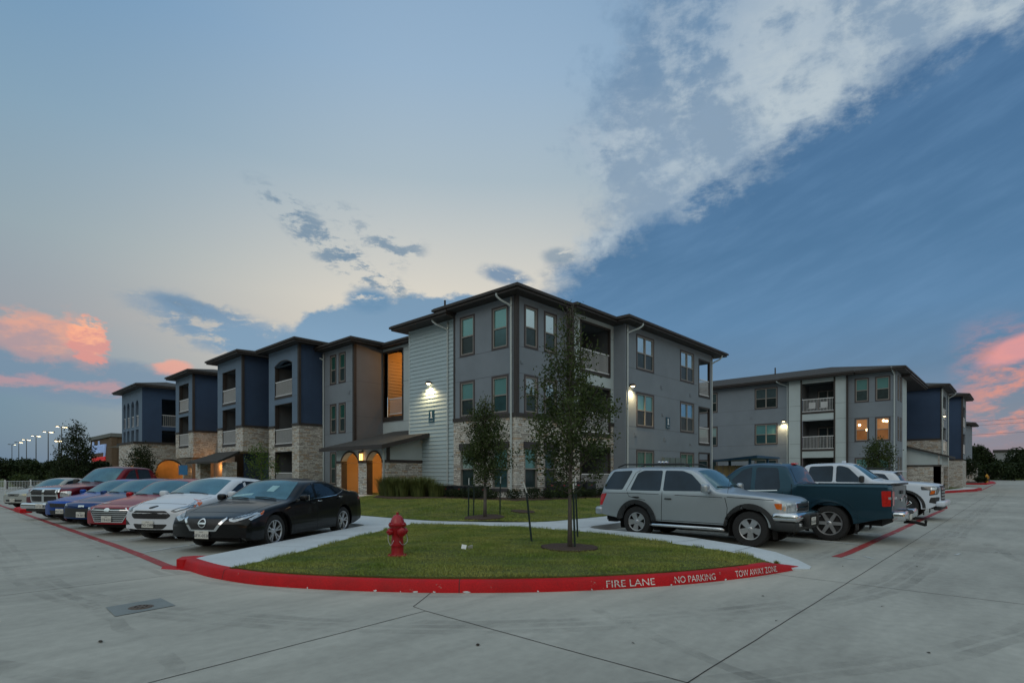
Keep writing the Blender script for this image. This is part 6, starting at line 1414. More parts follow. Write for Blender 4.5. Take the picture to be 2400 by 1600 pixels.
# ---- pale silver old sedan at far left
c=sedan('parked_car','pale silver older sedan beyond the grass island, far left',2.86,35.4,paint('pale_silver_paint',(.36,.39,.38),metal=.3,rough=.35),L=4.8,W=1.8,H=1.49,hood0=.72,hoodh=.93,belt=(.90,1.0),plate='BVC-7790')
c.patch('grille',rpoly([(-.36,.72),(.36,.72),(.30,.62),(-.30,.62)],.03),'f',m_grille,off=.006); c.patch('lower_grille',rpoly([(-.5,.45),(.5,.45),(.45,.36),(-.45,.36)],.03),'f',m_grille,off=.006)
for g in (1,-1): c.patch('headlight',rpoly([(g*.44,.70),(g*.62,.74),(g*.86,.80),(g*.86,.68),(g*.60,.63)],.03),'f',M('yellowed_lens',(.38,.36,.20),.15,coat=.8) if g==1 else bpy.data.materials['yellowed_lens'],off=.006,step=.04)
# ---- silver suv, side on
L=4.66; zt=[(0,.90),(.04,1.0),(.25,1.05),(.9,1.11),(1.42,1.15),(2.08,1.66),(2.5,1.70),(3.6,1.71),(4.25,1.69),(4.42,1.60),(4.62,1.08),(4.66,.95)]
zs=[(0,.84),(.15,.97),(.6,1.03),(1.4,1.08),(3.2,1.10),(4.4,1.10),(4.66,.92)]; zb=[(0,.50),(.15,.44),(.5,.42),(3.8,.42),(4.3,.48),(4.66,.52)]
c=suv=Car('parked_suv','silver older suv with dark fender flares and chrome bumper, right of the near tree','suv',12.62,3.38,PI/2,L,1.74,1.71,paint('silver_suv_paint',(.42,.47,.51),metal=1.1,rough=.38),zt,zs,zb,.82,3.495,.375,lean=.30,bow=(.16,.10),cowl=1.42,group=cars_r,tw=.27,arch=.44,spokes=5,style='fat',rimR=.225,winbow=.05,z=0,uz=.33,rc=.065,cr=.04)
c.windows([[(1.74,1.145),(2.14,1.52),(2.36,1.60),(2.80,1.61),(2.80,1.135)],[(2.87,1.13),(2.87,1.61),(3.36,1.61),(3.52,1.55),(3.68,1.13)],[(3.80,1.14),(4.00,1.50),(3.92,1.58),(4.2,1.56),(4.36,1.40),(4.46,1.18),(4.42,1.13)] if False else [(3.90,1.14),(3.68,1.61),(4.22,1.59),(4.47,1.22),(4.43,1.14)]],r=[.03,.05,.04,.03,.03] if False else .045)
c.screen(1.50,2.06,.72,.56); c.patch('rear_window',rpoly([(-.55,1.55),(.55,1.55),(.62,1.14),(-.62,1.14)],.05),'r',m_vglass)
c.seams([[(1.30,.46),(1.28,.8),(1.34,1.02)],[(2.82,.44),(2.82,1.12)],[(3.16,.66),(3.62,.80),(3.74,1.1),(3.52,1.52)] if False else [(3.25,.90),(3.70,.98),(3.78,1.14),(3.58,1.56),(3.45,1.62)],[(1.30,.455),(3.05,.455)],[(.35,.995),(1.3,1.035)],[(1.4,1.02),(2.5,1.045)]],.012)
c.seams([[(2.9,1.05),(3.6,1.06),(4.5,1.05)]],.01)
for g in (1,-1):
    for xc in (c.xf,c.xr):
        ri,ro=.44,.535; a0,a1=-.22,PI+.22; n=22; pts=[(xc+ro*math.cos(a0+(a1-a0)*k/n),.375+ro*math.sin(a0+(a1-a0)*k/n)) for k in range(n+1)]+[(xc+ri*math.cos(a1+(a0-a1)*k/n),.375+ri*math.sin(a1+(a0-a1)*k/n)) for k in range(n+1)]
        c.patch('fender_flare',pts,'s',m_plast,sgn=g,off=.03,step=.08)
    mb=MB(); mb.tube([(1.32,g*.90,.33),(1.40,g*.93,.34),(3.0,g*.93,.34),(3.08,g*.90,.33)],.036,8); obj('running_board',mb,m_chrome,c.root,smooth=True)
    for xx in (1.6,2.8): mb=MB(); mb.box(xx,g*.6,.33,xx+.05,g*.9,.36); obj('step_bracket',mb,m_under,c.root)
    c.patch('headlight',rpoly([(g*.50,.93),(g*.74,.93),(g*.74,.76),(g*.50,.76)],.02),'f',m_lens,off=.008,step=.05)
    c.patch('turn_signal',rpoly([(.20,.93),(.34,.925),(.30,.82),(.20,.80)],.02),'s',m_amber,sgn=g,off=.008,step=.05); c.patch('headlight',rpoly([(.08,.935),(.20,.935),(.20,.79),(.09,.78)],.01),'s',m_lens,sgn=g,off=.008,step=.05)
    c.patch('tail_lamp',rpoly([(4.36,1.04),(4.60,1.02),(4.62,.74),(4.50,.74)],.02),'s',m_tail,sgn=g,off=.008,step=.06); c.patch('tail_lamp',rpoly([(g*.62,1.02),(g*.80,1.02),(g*.80,.74),(g*.62,.74)],.02),'r',m_tail,off=.008)
c.patch('grille',rpoly([(-.44,.95),(.44,.95),(.44,.76),(-.44,.76)],.03),'f',m_chrome,off=.008)
for z0 in (.785,.88): c.patch('grille_opening',rpoly([(-.38,z0+.045),(.38,z0+.045),(.38,z0-.02),(-.38,z0-.02)],.01),'f',m_grille,off=.012)
mb=MB(); mb.rbox((.13,0,.655),(.50,1.78,.18),.07,3); obj('front_bumper',mb,m_chrome,c.root,smooth=True,auto=50); mb=MB(); mb.rbox((.15,0,.47),(.46,1.74,.20),.06,3); obj('bumper_valance',mb,m_plast,c.root,smooth=True,auto=50)
for g in (1,-1): c.rb('overrider',(-.14,g*.32,.58),(.12,.09,.26),m_plast,.03); c.rb('fog_lamp',(-.08,g*.56,.50),(.05,.14,.07),m_lens,.02)
c.rb('guard_tube',(-.13,0,.68),(.07,.66,.07),m_plast,.03); c.plate(.56,'BL6-R247'); 
for o in c.root.children:
    if o.name.startswith('licence_plate'): o.location.x-=.16
mb=MB(); mb.rbox((4.60,0,.60),(.22,1.68,.2),.06,3); obj('rear_bumper',mb,c.body,c.root,smooth=True,auto=50); mb=MB(); mb.box(4.2,-.5,.35,4.55,.5,.45); mb.box(4.3,.35,.30,4.55,.45,.36); obj('tow_frame',mb,m_under,c.root)
for g in (1,-1):
    mb=MB(); mb.tube([(2.3,g*.50,1.70),(2.45,g*.50,1.765),(4.0,g*.52,1.765),(4.2,g*.52,1.70)],.018,6); obj('roof_rail',mb,m_plast,c.root,smooth=True)
for xx in (2.75,3.6): mb=MB(); mb.tube([(xx,-.5,1.765),(xx,0,1.78),(xx,.5,1.765)],.016,6); obj('cross_bar',mb,m_plast,c.root)
for k in range(3): c.rb('roof_clamp',(2.92+.09*k,.42,1.80),(.06,.10,.07),m_chrome,.02)
c.handles([(2.66,.955),(3.50,.97)],m_plast); c.mirrors(1.72,1.17,sz=(.14,.2,.2),out=.10); c.wipers(1.46)
mb=MB(); mb.tube([(1.3,.80,1.08),(1.24,.80,1.5)],.004,4); obj('antenna',mb,m_plast,c.root)
# ---- teal pickup, tail to the lane
c=pickup('teal blue pickup truck parked tail out beside the silver suv, red tail lamp showing',15.12,3.27+4.62,-PI/2,paint('teal_blue_paint',(.022,.062,.092),metal=1.1,rough=.28),z=0,L=5.85,H=1.82,rail=1.29,belt=1.09,hood=1.15,nose=1.05)
c.root.location.y=3.27+4.62
for g in (1,-1):
    c.patch('tail_lamp',rpoly([(5.63,1.16),(5.83,1.16),(5.83,.84),(5.65,.82)],.03),'s',m_tail,sgn=g,off=.012,step=.2,skirt=False); c.patch('tail_lamp',rpoly([(g*.86,1.16),(g*.975,1.16),(g*.975,.84),(g*.86,.84)],.02),'r',m_tail,off=.012,step=.2,skirt=False); c.patch('reverse_lamp',rpoly([(5.76,1.03),(5.85,1.03),(5.85,.98),(5.76,.98)],.01),'s',m_lens,sgn=g,off=.016)
    c.line('wheel_arch_crease',[(4.62+.60*math.cos(a),.42+.58*math.sin(a)) for a in [PI*k/14 for k in range(15)]],.03,'s',c.body,sgn=g,off=.012); c.line('belt_chrome',[(2.2,1.115),(3.0,1.11),(3.5,1.13)],.018,'s',m_chrome,sgn=g,off=.012)
    c.rb('mud_flap',(5.16,g*.88,.42),(.03,.24,.30),m_plast,.01)
c.line('tailgate_seam',[(-.82,1.24),(-.82,.70),(.82,.70),(.82,1.24)],.012,'r',m_seam,off=.002); c.rb('tailgate_handle',(5.86,0,1.12),(.03,.3,.08),m_plast,.01); c.rb('tailgate_spoiler',(5.83,0,1.305),(.10,1.7,.04),m_plast,.015); c.rb('emblem',(5.86,0,.95),(.02,.22,.07),m_chrome,.005)
for g in (1,-1): c.rb('rear_bumper',(5.93,g*.66,.62),(.24,.66,.20),m_chrome,.05,n=3)
c.rb('step_pad',(5.93,0,.66),(.22,.7,.10),m_plast,.03); c.rb('licence_plate',(6.03,0,.58),(.015,.31,.155),m_plate,.005); mb=MB(); mb.tube([(5.9,0,.45),(6.12,0,.45),(6.3,0,.40)],.035,8); mb.lathe([(0,.0),(.02,.0),(.02,.07),(.032,.10),(.02,.13),(0,.14)],(6.3,0,.38),'z',12); obj('tow_hitch',mb,m_under,c.root,smooth=True); c.rb('brake_lamp',(3.62,0,1.785),(.10,.30,.05),m_tail,.015)
# ---- white crew pickup
c=pickup('white crew cab pickup parked nose out with black mirrors and dark windows',23.05,2.92-.98,PI/2,paint('white_truck_paint',(.60,.66,.74),rough=.3),z=0,H=1.93,cab=(1.72,2.5,4.05),xr=4.72,L=5.9,R=.42,crew=True,nose=1.18,hood=1.26,rail=1.42,belt=1.20,spokes=6,style='fat',rim=m_rimd)
c.patch('grille',rpoly([(-.56,1.14),(.56,1.14),(.50,.66),(-.50,.66)],.06),'f',m_grille,off=.010); 
for k in range(4): c.line('grille_bar',[(-.5,.74+.1*k),(.5,.74+.1*k)],.03,'f',m_chrome,off=.02)
for g in (1,-1):
    c.patch('headlight',rpoly([(.06,1.12),(.52,1.11),(.50,1.0),(.28,1.0),(.30,.82),(.10,.86)],.03),'s',m_lensd,sgn=g,off=.008,step=.05); c.patch('headlight_reflector',rpoly([(.12,1.09),(.26,1.09),(.26,1.0),(.12,1.0)],.02),'s',m_lens,sgn=g,off=.012); c.patch('turn_signal',rpoly([(.14,.98),(.24,.98),(.28,.86),(.18,.88)],.02),'s',m_amber,sgn=g,off=.012)
    c.patch('headlight',rpoly([(g*.62,1.12),(g*.95,1.12),(g*.95,.86),(g*.80,.86),(g*.62,1.02)],.03),'f',m_lensd,off=.008,step=.05); c.patch('fog_recess',rpoly([(.06,.78),(.26,.76),(.30,.60),(.08,.56)],.03),'s',m_plast,sgn=g,off=.008)
    for k in range(6):
        a=2*PI*k/6; 
    n=18; pts=[(c.xf+.60*math.cos(PI*k/n),.42+.58*math.sin(PI*k/n)) for k in range(n+1)]+[(c.xf+.512*math.cos(PI-PI*k/n),.42+.512*math.sin(PI-PI*k/n)) for k in range(n+1)]
    c.patch('arch_trim',pts,'s',m_plast,sgn=g,off=.016,step=.08)
mb=MB(); mb.rbox((.02,0,.56),(.24,1.92,.18),.06,3); obj('front_bumper',mb,c.body,c.root,smooth=True,auto=50); c.rb('bumper_valance',(.1,0,.42),(.2,1.7,.14),m_plast,.04); c.rb('roof_antenna',(2.9,0,1.96),(.14,.05,.07),c.body,.02); c.rb('hood_badge',(1.25,0,1.28),(.001,.001,.001),m_plast,.0002) if False else None
for w in [o for o in c.root.children if o.name.startswith('wheel')]:
    mb=MB()
    for k in range(6):
        a=2*PI*k/6; rr=.285
        for s_ in (-.11,.11):
            p0=Vector((math.cos(a+s_*1.6)*rr*.42,.0,math.sin(a+s_*1.6)*rr*.42)); p1=Vector((math.cos(a+s_*1.5)*rr*.93,.004,math.sin(a+s_*1.5)*rr*.93)); mb.cyl(p0+Vector((0,-.012,0)),p1+Vector((0,-.003,0)),.014,None,5)
        p0=Vector((math.cos(a-.165)*rr*.93,.0,math.sin(a-.165)*rr*.93)); p1=Vector((math.cos(a+.165)*rr*.93,.0,math.sin(a+.165)*rr*.93)); mb.cyl(p0,p1,.014,None,5)
    obj('spoke_trim',mb,m_chrome,w)
# ---- white coupe with dark stripes
c=sedan('parked_car','low white coupe with dark roof stripes between the teal and white pickups',17.75,2.9,paint('white_coupe_paint',(.62,.66,.72),rough=.3),L=4.8,W=1.9,H=1.45,xf=.9,xr=3.62,R=.35,cowl=1.65,roof=2.4,rend=3.2,deck=4.2,hood0=.70,hoodh=.95,belt=(.92,1.02),rot=PI/2,cat='coupe',group=cars_r,plate='MPK-3306')
for y in (-.22,.22): c.line('body_stripe',[(.5,y),(1.6,y)],.25,'t',m_plast,off=.004); c.line('body_stripe',[(2.42,y),(3.15,y)],.25,'t',m_plast,off=.004)
# ---- white suv tail out
def suvcar(name,label,x,y,rot,col,L=4.7,W=1.85,H=1.70,z=None,group=None,cat='suv',R=.35):
    zt=[(0,.80),(.05,.92),(.4,1.03),(1.2,1.10),(2.0,H-.04),(2.5,H),(3.8,H-.03),(L-.35,H-.10),(L-.08,1.15),(L,.95)]
    zs=[(0,.72),(.2,.88),(1.2,1.0),(3.5,1.08),(L-.2,1.06),(L,.9)]; zb=[(0,.36),(.3,.26),(L-.5,.28),(L,.42)]
    c=Car(name,label,cat,x,y,rot,L,W,H,col,zt,zs,zb,.92,.92+2.75,R,lean=.30,cowl=1.2,group=group,z=z)
    c.windows([[(1.62,1.08),(2.15,H-.16),(2.55,H-.13),(2.6,1.10)],[(2.7,1.11),(2.68,H-.13),(3.45,H-.14),(3.55,1.12)],[(3.66,1.14),(3.60,H-.15),(4.0,H-.19),(4.25,1.18)]],r=.05); c.screen(1.26,1.98,.76,.60)
    c.patch('rear_window',rpoly([(-.58,H-.14),(.58,H-.14),(.66,1.14),(-.66,1.14)],.06),'r',m_vglass,off=.005)
    c.patch('grille',rpoly([(-.45,.82),(.45,.82),(.38,.60),(-.38,.60)],.05),'f',m_grille)
    for g in (1,-1): c.patch('tail_lamp',rpoly([(L-.42,1.10),(L-.06,1.06),(L-.04,.90),(L-.30,.92)],.03),'s',m_tail,sgn=g,off=.008); c.patch('headlight',rpoly([(g*.55,.84),(g*.88,.92),(g*.88,.76),(g*.58,.74)],.03),'f',m_lens,off=.006)
    c.seams([[(1.5,.35),(1.5,1.0)],[(2.65,.33),(2.65,1.1)],[(3.4,.8),(3.6,1.1)]]); c.handles([(2.5,.95),(3.45,.98)]); c.mirrors(1.66,1.1); return c
c=suvcar('parked_suv','white suv with black roof rails behind the white pickup',25.75,3.2+4.7,-PI/2,bpy.data.materials['white_car_paint'],z=0,group=cars_r)
for g in (1,-1): mb=MB(); mb.tube([(2.2,g*.60,1.68),(2.35,g*.60,1.745),(4.0,g*.60,1.735),(4.1,g*.60,1.66)],.02,6); obj('roof_rail',mb,m_plast,c.root)
c.rb('rear_spoiler',(4.42,0,1.62),(.24,1.2,.04),c.body,.015)
# ---- distant cars
suvcar('parked_suv','white hatchback suv seen side on behind the small round tree, far right',99.,12.6,-PI/2*0.62,bpy.data.materials['white_car_paint'],z=0,group='distant parked cars')
c=sedan('parked_car','grey car seen from behind at the far end of the lane by the dark garage',186,2.8,paint('grey_car_paint',(.20,.22,.26),metal=.3),rot=math.radians(185),group='distant parked cars',cat='car',hatch=True,H=1.6,belt=(.95,1.05))
for g in (1,-1): c.patch('tail_lamp',rpoly([(g*.55,.98),(g*.85,.98),(g*.85,.84),(g*.55,.86)],.02),'r',m_tail,off=.008)
c=pickup('distant white pickup truck at the far right edge of the lane',176,-2.6,math.radians(205),bpy.data.materials['white_truck_paint'],z=0,group='distant parked cars')
suvcar('parked_suv','red car parked behind the white picket fence, far left',9.,83.,math.radians(20),paint('dull_red_paint',(.18,.03,.03)),z=-.55,group='distant parked cars')
# ------------------------------------------------------------------ vegetation
import numpy as np
def leaf_mat(name,c1,c2):
    m=M(name,c1,.65,c2=c2,vs=1.6,fine=.55,spec=.3)
    t=m.node_tree; b=t.nodes['Principled BSDF']; tr=t.nodes.new('ShaderNodeBsdfTranslucent'); mx=t.nodes.new('ShaderNodeMixShader'); mx.inputs[0].default_value=.28
    t.links.new(b.inputs['Base Color'].links[0].from_socket,tr.inputs[0]); out=t.nodes['Material Output']
    t.links.new(b.outputs[0],mx.inputs[1]); t.links.new(tr.outputs[0],mx.inputs[2]); t.links.new(mx.outputs[0],out.inputs[0]); return m
m_leaf=leaf_mat('oak_leaves',(.020,.042,.010),(.08,.105,.03)); m_leaf2=leaf_mat('dark_tree_leaves',(.010,.022,.006),(.032,.05,.014)); m_leaf3=leaf_mat('light_sapling_leaves',(.05,.10,.015),(.12,.19,.04))
m_bark=M('grey_bark',(.11,.095,.085),.95,var=.3,vs=18,bump=.8,bs=60,stretch=(1,1,.25))
def quads_mesh(name,C,U,V,mat,parent=None,diamond=True):
    """C centres, U,V half axes (n,3 arrays) -> one mesh of leaf faces"""
    n=len(C); P=np.empty((n,4,3))
    if diamond: P[:,0]=C-U; P[:,1]=C-V*.9; P[:,2]=C+U; P[:,3]=C+V*.9
    else: P[:,0]=C-U-V; P[:,1]=C+U-V; P[:,2]=C+U+V; P[:,3]=C-U+V
    me=bpy.data.meshes.new(name); me.vertices.add(n*4); me.vertices.foreach_set('co',P.reshape(-1)); me.loops.add(n*4); me.loops.foreach_set('vertex_index',np.arange(n*4,dtype=np.int32))
    me.polygons.add(n); me.polygons.foreach_set('loop_start',np.arange(0,n*4,4,dtype=np.int32)); me.polygons.foreach_set('loop_total',np.full(n,4,dtype=np.int32)); me.update(calc_edges=True); me.materials.append(mat)
    o=bpy.data.objects.new(name,me); COL.objects.link(o); ORG[o.name]=(0,0,0)
    if parent: o.parent=parent
    return o
def rand_leaves(rs,C,size):
    n=len(C); a=rs.normal(size=(n,3)); a/=np.linalg.norm(a,axis=1)[:,None]; b=rs.normal(size=(n,3)); b-=a*(a*b).sum(1)[:,None]; b/=np.linalg.norm(b,axis=1)[:,None]
    s=size*rs.uniform(.6,1.3,n)[:,None]; return a*s,b*s*.5
def tree(x,y,z,h,tr,prof,nb,nl,ls,label,seed=1,mat=None,up=.9,lo=.28,group=None,cat='tree',name='tree',spread=.10,twig=3,lean=(0,0),twist=.06):
    rs=np.random.RandomState(seed); t=empty(name,(x,y,z),label,cat,group,0,local=True); mb=MB(); top=h*.97
    tk=[(lean[0]*k*h+rs.normal()*twist*k*.5,lean[1]*k*h+rs.normal()*twist*k*.5,h*k*.97) for k in np.linspace(0,1,9)]; tk[0]=(0,0,-.05)
    mb.tube(tk,[tr*1.15 if k==0 else max(.006,tr*(1-.93*k/8)) for k in range(9)],9)
    pts=[]
    for i in range(nb):
        f=lo+(1-lo)*((i+rs.uniform(0,1))/nb)**.9*.97; k=f*8; j=min(int(k),7); base=Vector(tk[j]).lerp(Vector(tk[j+1]),k-j)
        az=i*2.399+rs.uniform(-.4,.4); L=prof(f)*rs.uniform(.75,1.15); el=min(1.35,up*rs.uniform(.8,1.2)*(.45+1.05*f))
        d=Vector((math.cos(az)*math.cos(el),math.sin(az)*math.cos(el),math.sin(el))); L=min(L/max(math.cos(el),.35),(h*1.02-base.z)/max(.2,math.sin(el))+.1) if el>.3 else L
        mid=base+d*L*.5+Vector((0,0,-.02*L)); end=base+d*L+Vector(rs.normal(size=3))*L*.06
        mb.tube([base,mid,end],[max(.004,tr*.30*(1-f*.6)),max(.003,tr*.17*(1-f*.5)),.002+tr*.02],5)
        segs=[(base.lerp(mid,.5),1),(mid,1),(mid.lerp(end,.5),1),(end,1)]
        for q in range(twig):
            s0=base.lerp(end,rs.uniform(.3,.95)); dd=(d+Vector(rs.normal(size=3))*.75).normalized(); e2=s0+dd*L*rs.uniform(.2,.42); mb.tube([s0,e2],[max(.0025,tr*.06),.0015],4); segs+= [(s0.lerp(e2,.5),1),(e2,1),(s0.lerp(e2,.8),1)]
        pts+= [(p,prof(f)) for p,_ in segs]
    obj('trunk',mb,m_bark,t,smooth=True); t_=t
    wt=np.array([max(.02,p_[1])**1.7 for p_ in pts]); idx=rs.choice(len(pts),nl,p=wt/wt.sum()); C=np.array([pts[i][0][:] for i in idx])+rs.normal(size=(nl,3))*spread*np.array([1,1,1.1]); U,V=rand_leaves(rs,C,ls)
    quads_mesh('crown',C,U,V,mat or m_leaf,t); return t
def mk(pts): return lambda f: pch(pts,f)
tree(7.96,6.0,zlawn(7.96,6),4.45,.043,mk([(.20,.25),(.27,.66),(.36,.84),(.48,.70),(.60,.44),(.72,.26),(.86,.16),(1,.05)]),110,10500,.033,'tall young oak with thin trunk and narrow airy crown on the near grass island',seed=7,spread=.075,twig=4,up=.85,lo=.21,group='young staked trees')
tree(11.53,11.89,zl2(11.53,11.89),3.62,.055,mk([(.26,.25),(.34,.62),(.45,.66),(.6,.52),(.8,.26),(1,.05)]),60,11000,.037,'smaller dense young oak with stakes on the lawn before the stone corner',seed=3,spread=.10,twig=3,up=.75,lo=.26,group='young staked trees')
# trees in front of the left facade
def P4(px,d,z=0.):
    l=(px-1200)/1285*d; f=math.radians(43.05); return (math.cos(f)*d+math.sin(f)*l,math.sin(f)*d-math.cos(f)*l,z)
def hz(py,d): return 1.55+(1108-py)*d/1285
x,y,_=P4(612,31.); tree(x,y,.05,hz(1043,31),.04,mk([(.2,.3),(.4,.9),(.6,.8),(1,.1)]),26,1500,.055,'thin pale green sapling in front of the second navy bay',seed=11,mat=m_leaf3,up=.6,spread=.12)
x,y,_=P4(330,44.); tree(x,y,-.2,hz(1048,44)+.2,.07,mk([(.1,.7),(.3,1.0),(.6,.8),(1,.1)]),40,5500,.075,'dark upright tree in front of the stone clubhouse base',seed=12,mat=m_leaf2,up=.7,spread=.18,lo=.12)
x,y,_=P4(178,56.); tree(x,y,-.4,hz(982,56)+.4,.12,mk([(.1,2.2),(.3,2.0),(.5,1.45),(.75,.85),(1,.15)]),70,6500,.12,'tall dark conical tree against the sky left of the brick store',seed=13,mat=m_leaf2,up=.45,spread=.22,lo=.12)
def mass(px,d,top,wid,label,seed,n=3600,ls=.22,mat=None,dep=None,z0=-.5,name='tree',cat='tree',group=None,lobes=6,htr=True):
    """broad crowned background tree or shrub; wid in photo pixels"""
    rs=np.random.RandomState(seed); x,y,_=P4(px,d); H=hz(top,d)-z0; R=wid/1285*d/2; t=empty(name,(x,y,z0),label,cat,group,0,local=True)
    if htr:
        mb=MB(); mb.tube([(0,0,-.1),(.1,.05,H*.3),(0,0,H*.6)],[max(.06,R*.07),max(.05,R*.05),.04],7)
        for k in range(5): a=k*1.3; mb.tube([(0,0,H*.25),(math.cos(a)*R*.5,math.sin(a)*R*.5,H*.6)],[max(.04,R*.03),.02],5)
        obj('trunk',mb,m_bark,t)
    C=[]
    for k in range(lobes):
        a=rs.uniform(0,6.28); rr=rs.uniform(.2,.62)*R; c=np.array([math.cos(a)*rr,math.sin(a)*rr,H*rs.uniform(.42,.70)]); s=np.array([R*.55,R*.55,H*.30])*rs.uniform(.75,1.1)
        m_=n//lobes; v=rs.normal(size=(m_,3)); v/=np.linalg.norm(v,axis=1)[:,None]; v*=rs.uniform(.45,1.08,m_)[:,None]**.6; C.append(c+v*s)
    C=np.concatenate(C); C[:,2]=np.clip(C[:,2],.08*H if not htr else .12*H,None); C+=rs.normal(size=C.shape)*ls*.6
    C[:,2]*=min(1.,H/ C[:,2].max()); U,V=rand_leaves(rs,C,ls); quads_mesh('crown',C,U,V,mat or m_leaf2,t); return t
tl='dark background trees on the left'
for a in ((15,72,1068,90,'dark round tree at the left edge behind the white fence',21),(62,75,1072,80,'dark bushy tree second from the left edge behind the fence',22),(100,70,1076,76,'low dark tree behind the pale silver sedan roof',23),(135,68,1070,70,'dark spreading tree left of the conical tree',24),(205,62,1078,70,'dark low tree right of the conical tree before the store',25),(252,58,1078,56,'rounded dark shrub tree at the foot of the brick store',26)):
    mass(*a,group=tl,n=4200,ls=.20)
mass(150,64,1100,60,'olive green bush under the conical tree',27,n=2500,ls=.16,mat=m_leaf,htr=False,name='shrub',cat='shrub'); mass(62,66,1104,60,'olive shrub behind the fence at far left',28,n=2200,ls=.16,mat=m_leaf,htr=False,name='shrub',cat='shrub')
tr_='dark background trees on the right'
for a in ((2300,120,1040,60,'dark tree just right of the distant grey apartment block',31),(2332,140,1074,56,'lower dark tree beside the distant block, second in the right tree line',32),(2362,170,1088,66,'low dark tree below the distant warehouse roof',33),(2396,130,1042,60,'tall dark tree at the right edge of the picture',34),(2378,110,1084,50,'mid height dark shrub tree in front of the right edge trees',35),(2318,105,1082,60,'low green dark thicket behind the yellow hydrant',36),(2345,118,1084,60,'low dark thicket left of the garage',37),(2440,120,1050,80,'dark tree partly cut by the right edge of the picture',38)):
    mass(*a,group=tr_,n=4200,ls=.32,z0=-.2)
x,y,_=P4(2052,39.); 
x,y,_=P4(2058,38.5); tree(x,y,.3,hz(1034,38.5)-.3,.05,mk([(.2,.5),(.4,1.0),(.7,.8),(1,.15)]),34,3600,.075,'small airy tree before the lit windows of the second building',seed=41,mat=m_leaf,up=.6,spread=.15)
x,y,_=P4(2257,66.); tree(x,y,.15,hz(1082,66)-.15,.08,mk([(.3,.9),(.5,1.45),(.8,1.1),(1,.3)]),34,4200,.11,'small round dark tree on the lawn corner by the second building',seed=42,mat=m_leaf2,up=.6,spread=.25,lo=.3)
mass(2204,47,1128,22,'small dark shrub at the stone porch corner of the second building',43,n=900,ls=.07,z0=.15,htr=False,name='shrub',cat='shrub'); mass(2300,76,1115,26,'low dark flowering shrub on the far kerbed island',44,n=1200,ls=.12,z0=.1,htr=False,name='shrub',cat='shrub')
# planting along the walls of the corner block
def tuft(x,y,z,h,n,label,seed,mat,name='ornamental_grass',cat='ornamental grass',group='ornamental grass clumps along the siding',spread=.35,w=.010,plume=True):
    rs=np.random.RandomState(seed); t=empty(name,(x,y,z),label,cat,group,0,local=True); a=rs.uniform(0,6.28,n); r=rs.uniform(0,.22,n)*spread/.35; L=h*rs.uniform(.55,1.1,n); out=rs.uniform(.15,.75,n)
    b=np.stack([np.cos(a)*r,np.sin(a)*r,np.zeros(n)-.02],1); d=np.stack([np.cos(a),np.sin(a),np.zeros(n)],1); up_=np.array([0,0,1.]); p1=b+d*(L*out*.25)[:,None]+up_*(L*.6)[:,None]; p2=b+d*(L*out*.75)[:,None]+up_*(L*(.98-out*.25))[:,None]
    side=np.stack([-np.sin(a),np.cos(a),np.zeros(n)],1)*w; V=np.concatenate([b-side,b+side,p1-side*.8,p1+side*.8,p2-side*.15,p2+side*.15]); f=[]
    for i in range(n): f+= [(i,i+n,i+3*n,i+2*n),(i+2*n,i+3*n,i+5*n,i+4*n)]
    me=bpy.data.meshes.new('blades'); me.from_pydata([tuple(v) for v in V],[],f); me.materials.append(mat); o=bpy.data.objects.new('blades',me); COL.objects.link(o); o.parent=t; return t
m_og=M('ornamental_grass_blade',(.045,.075,.012),.7,c2=(.13,.15,.04),vs=3,fine=.4)
tw=[(15.35,22.75),(15.25,22.1),(15.4,21.4),(15.7,20.6),(16.1,19.8),(16.4,20.9),(16.1,21.9),(15.8,22.8),(16.7,21.6)]
wd=['first from the porch','second from the porch','third from the porch','fourth from the porch','last before the air conditioners','behind the fourth clump','behind the third clump','against the porch wall','back against the lap siding']
for i,(a,b) in enumerate(tw): tuft(a,b,zl2(a,b),1.05 if i not in (4,) else .8,620,'tall green ornamental grass clump by the pale siding, '+wd[i],50+i,m_og,spread=.55,w=.011)
def shrub(x,y,h,label,seed,group='low shrubs along the stone base'):
    rs=np.random.RandomState(seed); t=empty('shrub',(x,y,zl2(x,y)),label,'shrub',group,0,local=True); n=900; v=rs.normal(size=(n,3)); v/=np.linalg.norm(v,axis=1)[:,None]; v*=rs.uniform(.4,1.,n)[:,None]; C=v*np.array([.42,.42,h*.5])+np.array([0,0,h*.5]); U,V=rand_leaves(rs,C,.035); quads_mesh('foliage',C,U,V,m_leaf2,t)
    mb=MB()
    for k in range(5): mb.tube([(0,0,0),(math.cos(k*1.3)*.2,math.sin(k*1.3)*.2,h*.6)],[.012,.005],4)
    obj('stem',mb,m_bark,t)
sp=[(16.3,18.9),(16.2,18.1),(16.2,17.3),(16.4,16.5),(16.9,15.7),(17.7,15.3),(18.5,15.1),(19.3,14.9),(20.1,14.8),(20.9,14.7),(21.7,14.7),(22.6,14.8),(23.5,14.8),(24.3,14.8)]
wl=['left end of the row','second from the left end','third from the left end','just left of the corner pipe','at the corner pipe','first right of the corner pipe','second right of the corner pipe','third right of the corner pipe','left of the big trunk','behind the big trunk','right of the big trunk','under the balcony rail','second under the balcony rail','right end by the silver suv']
for i,(a,b) in enumerate(sp): shrub(a,b,.42+.12*((i*7)%3)/2,'low dark shrub along the stone base, '+wl[i],70+i)
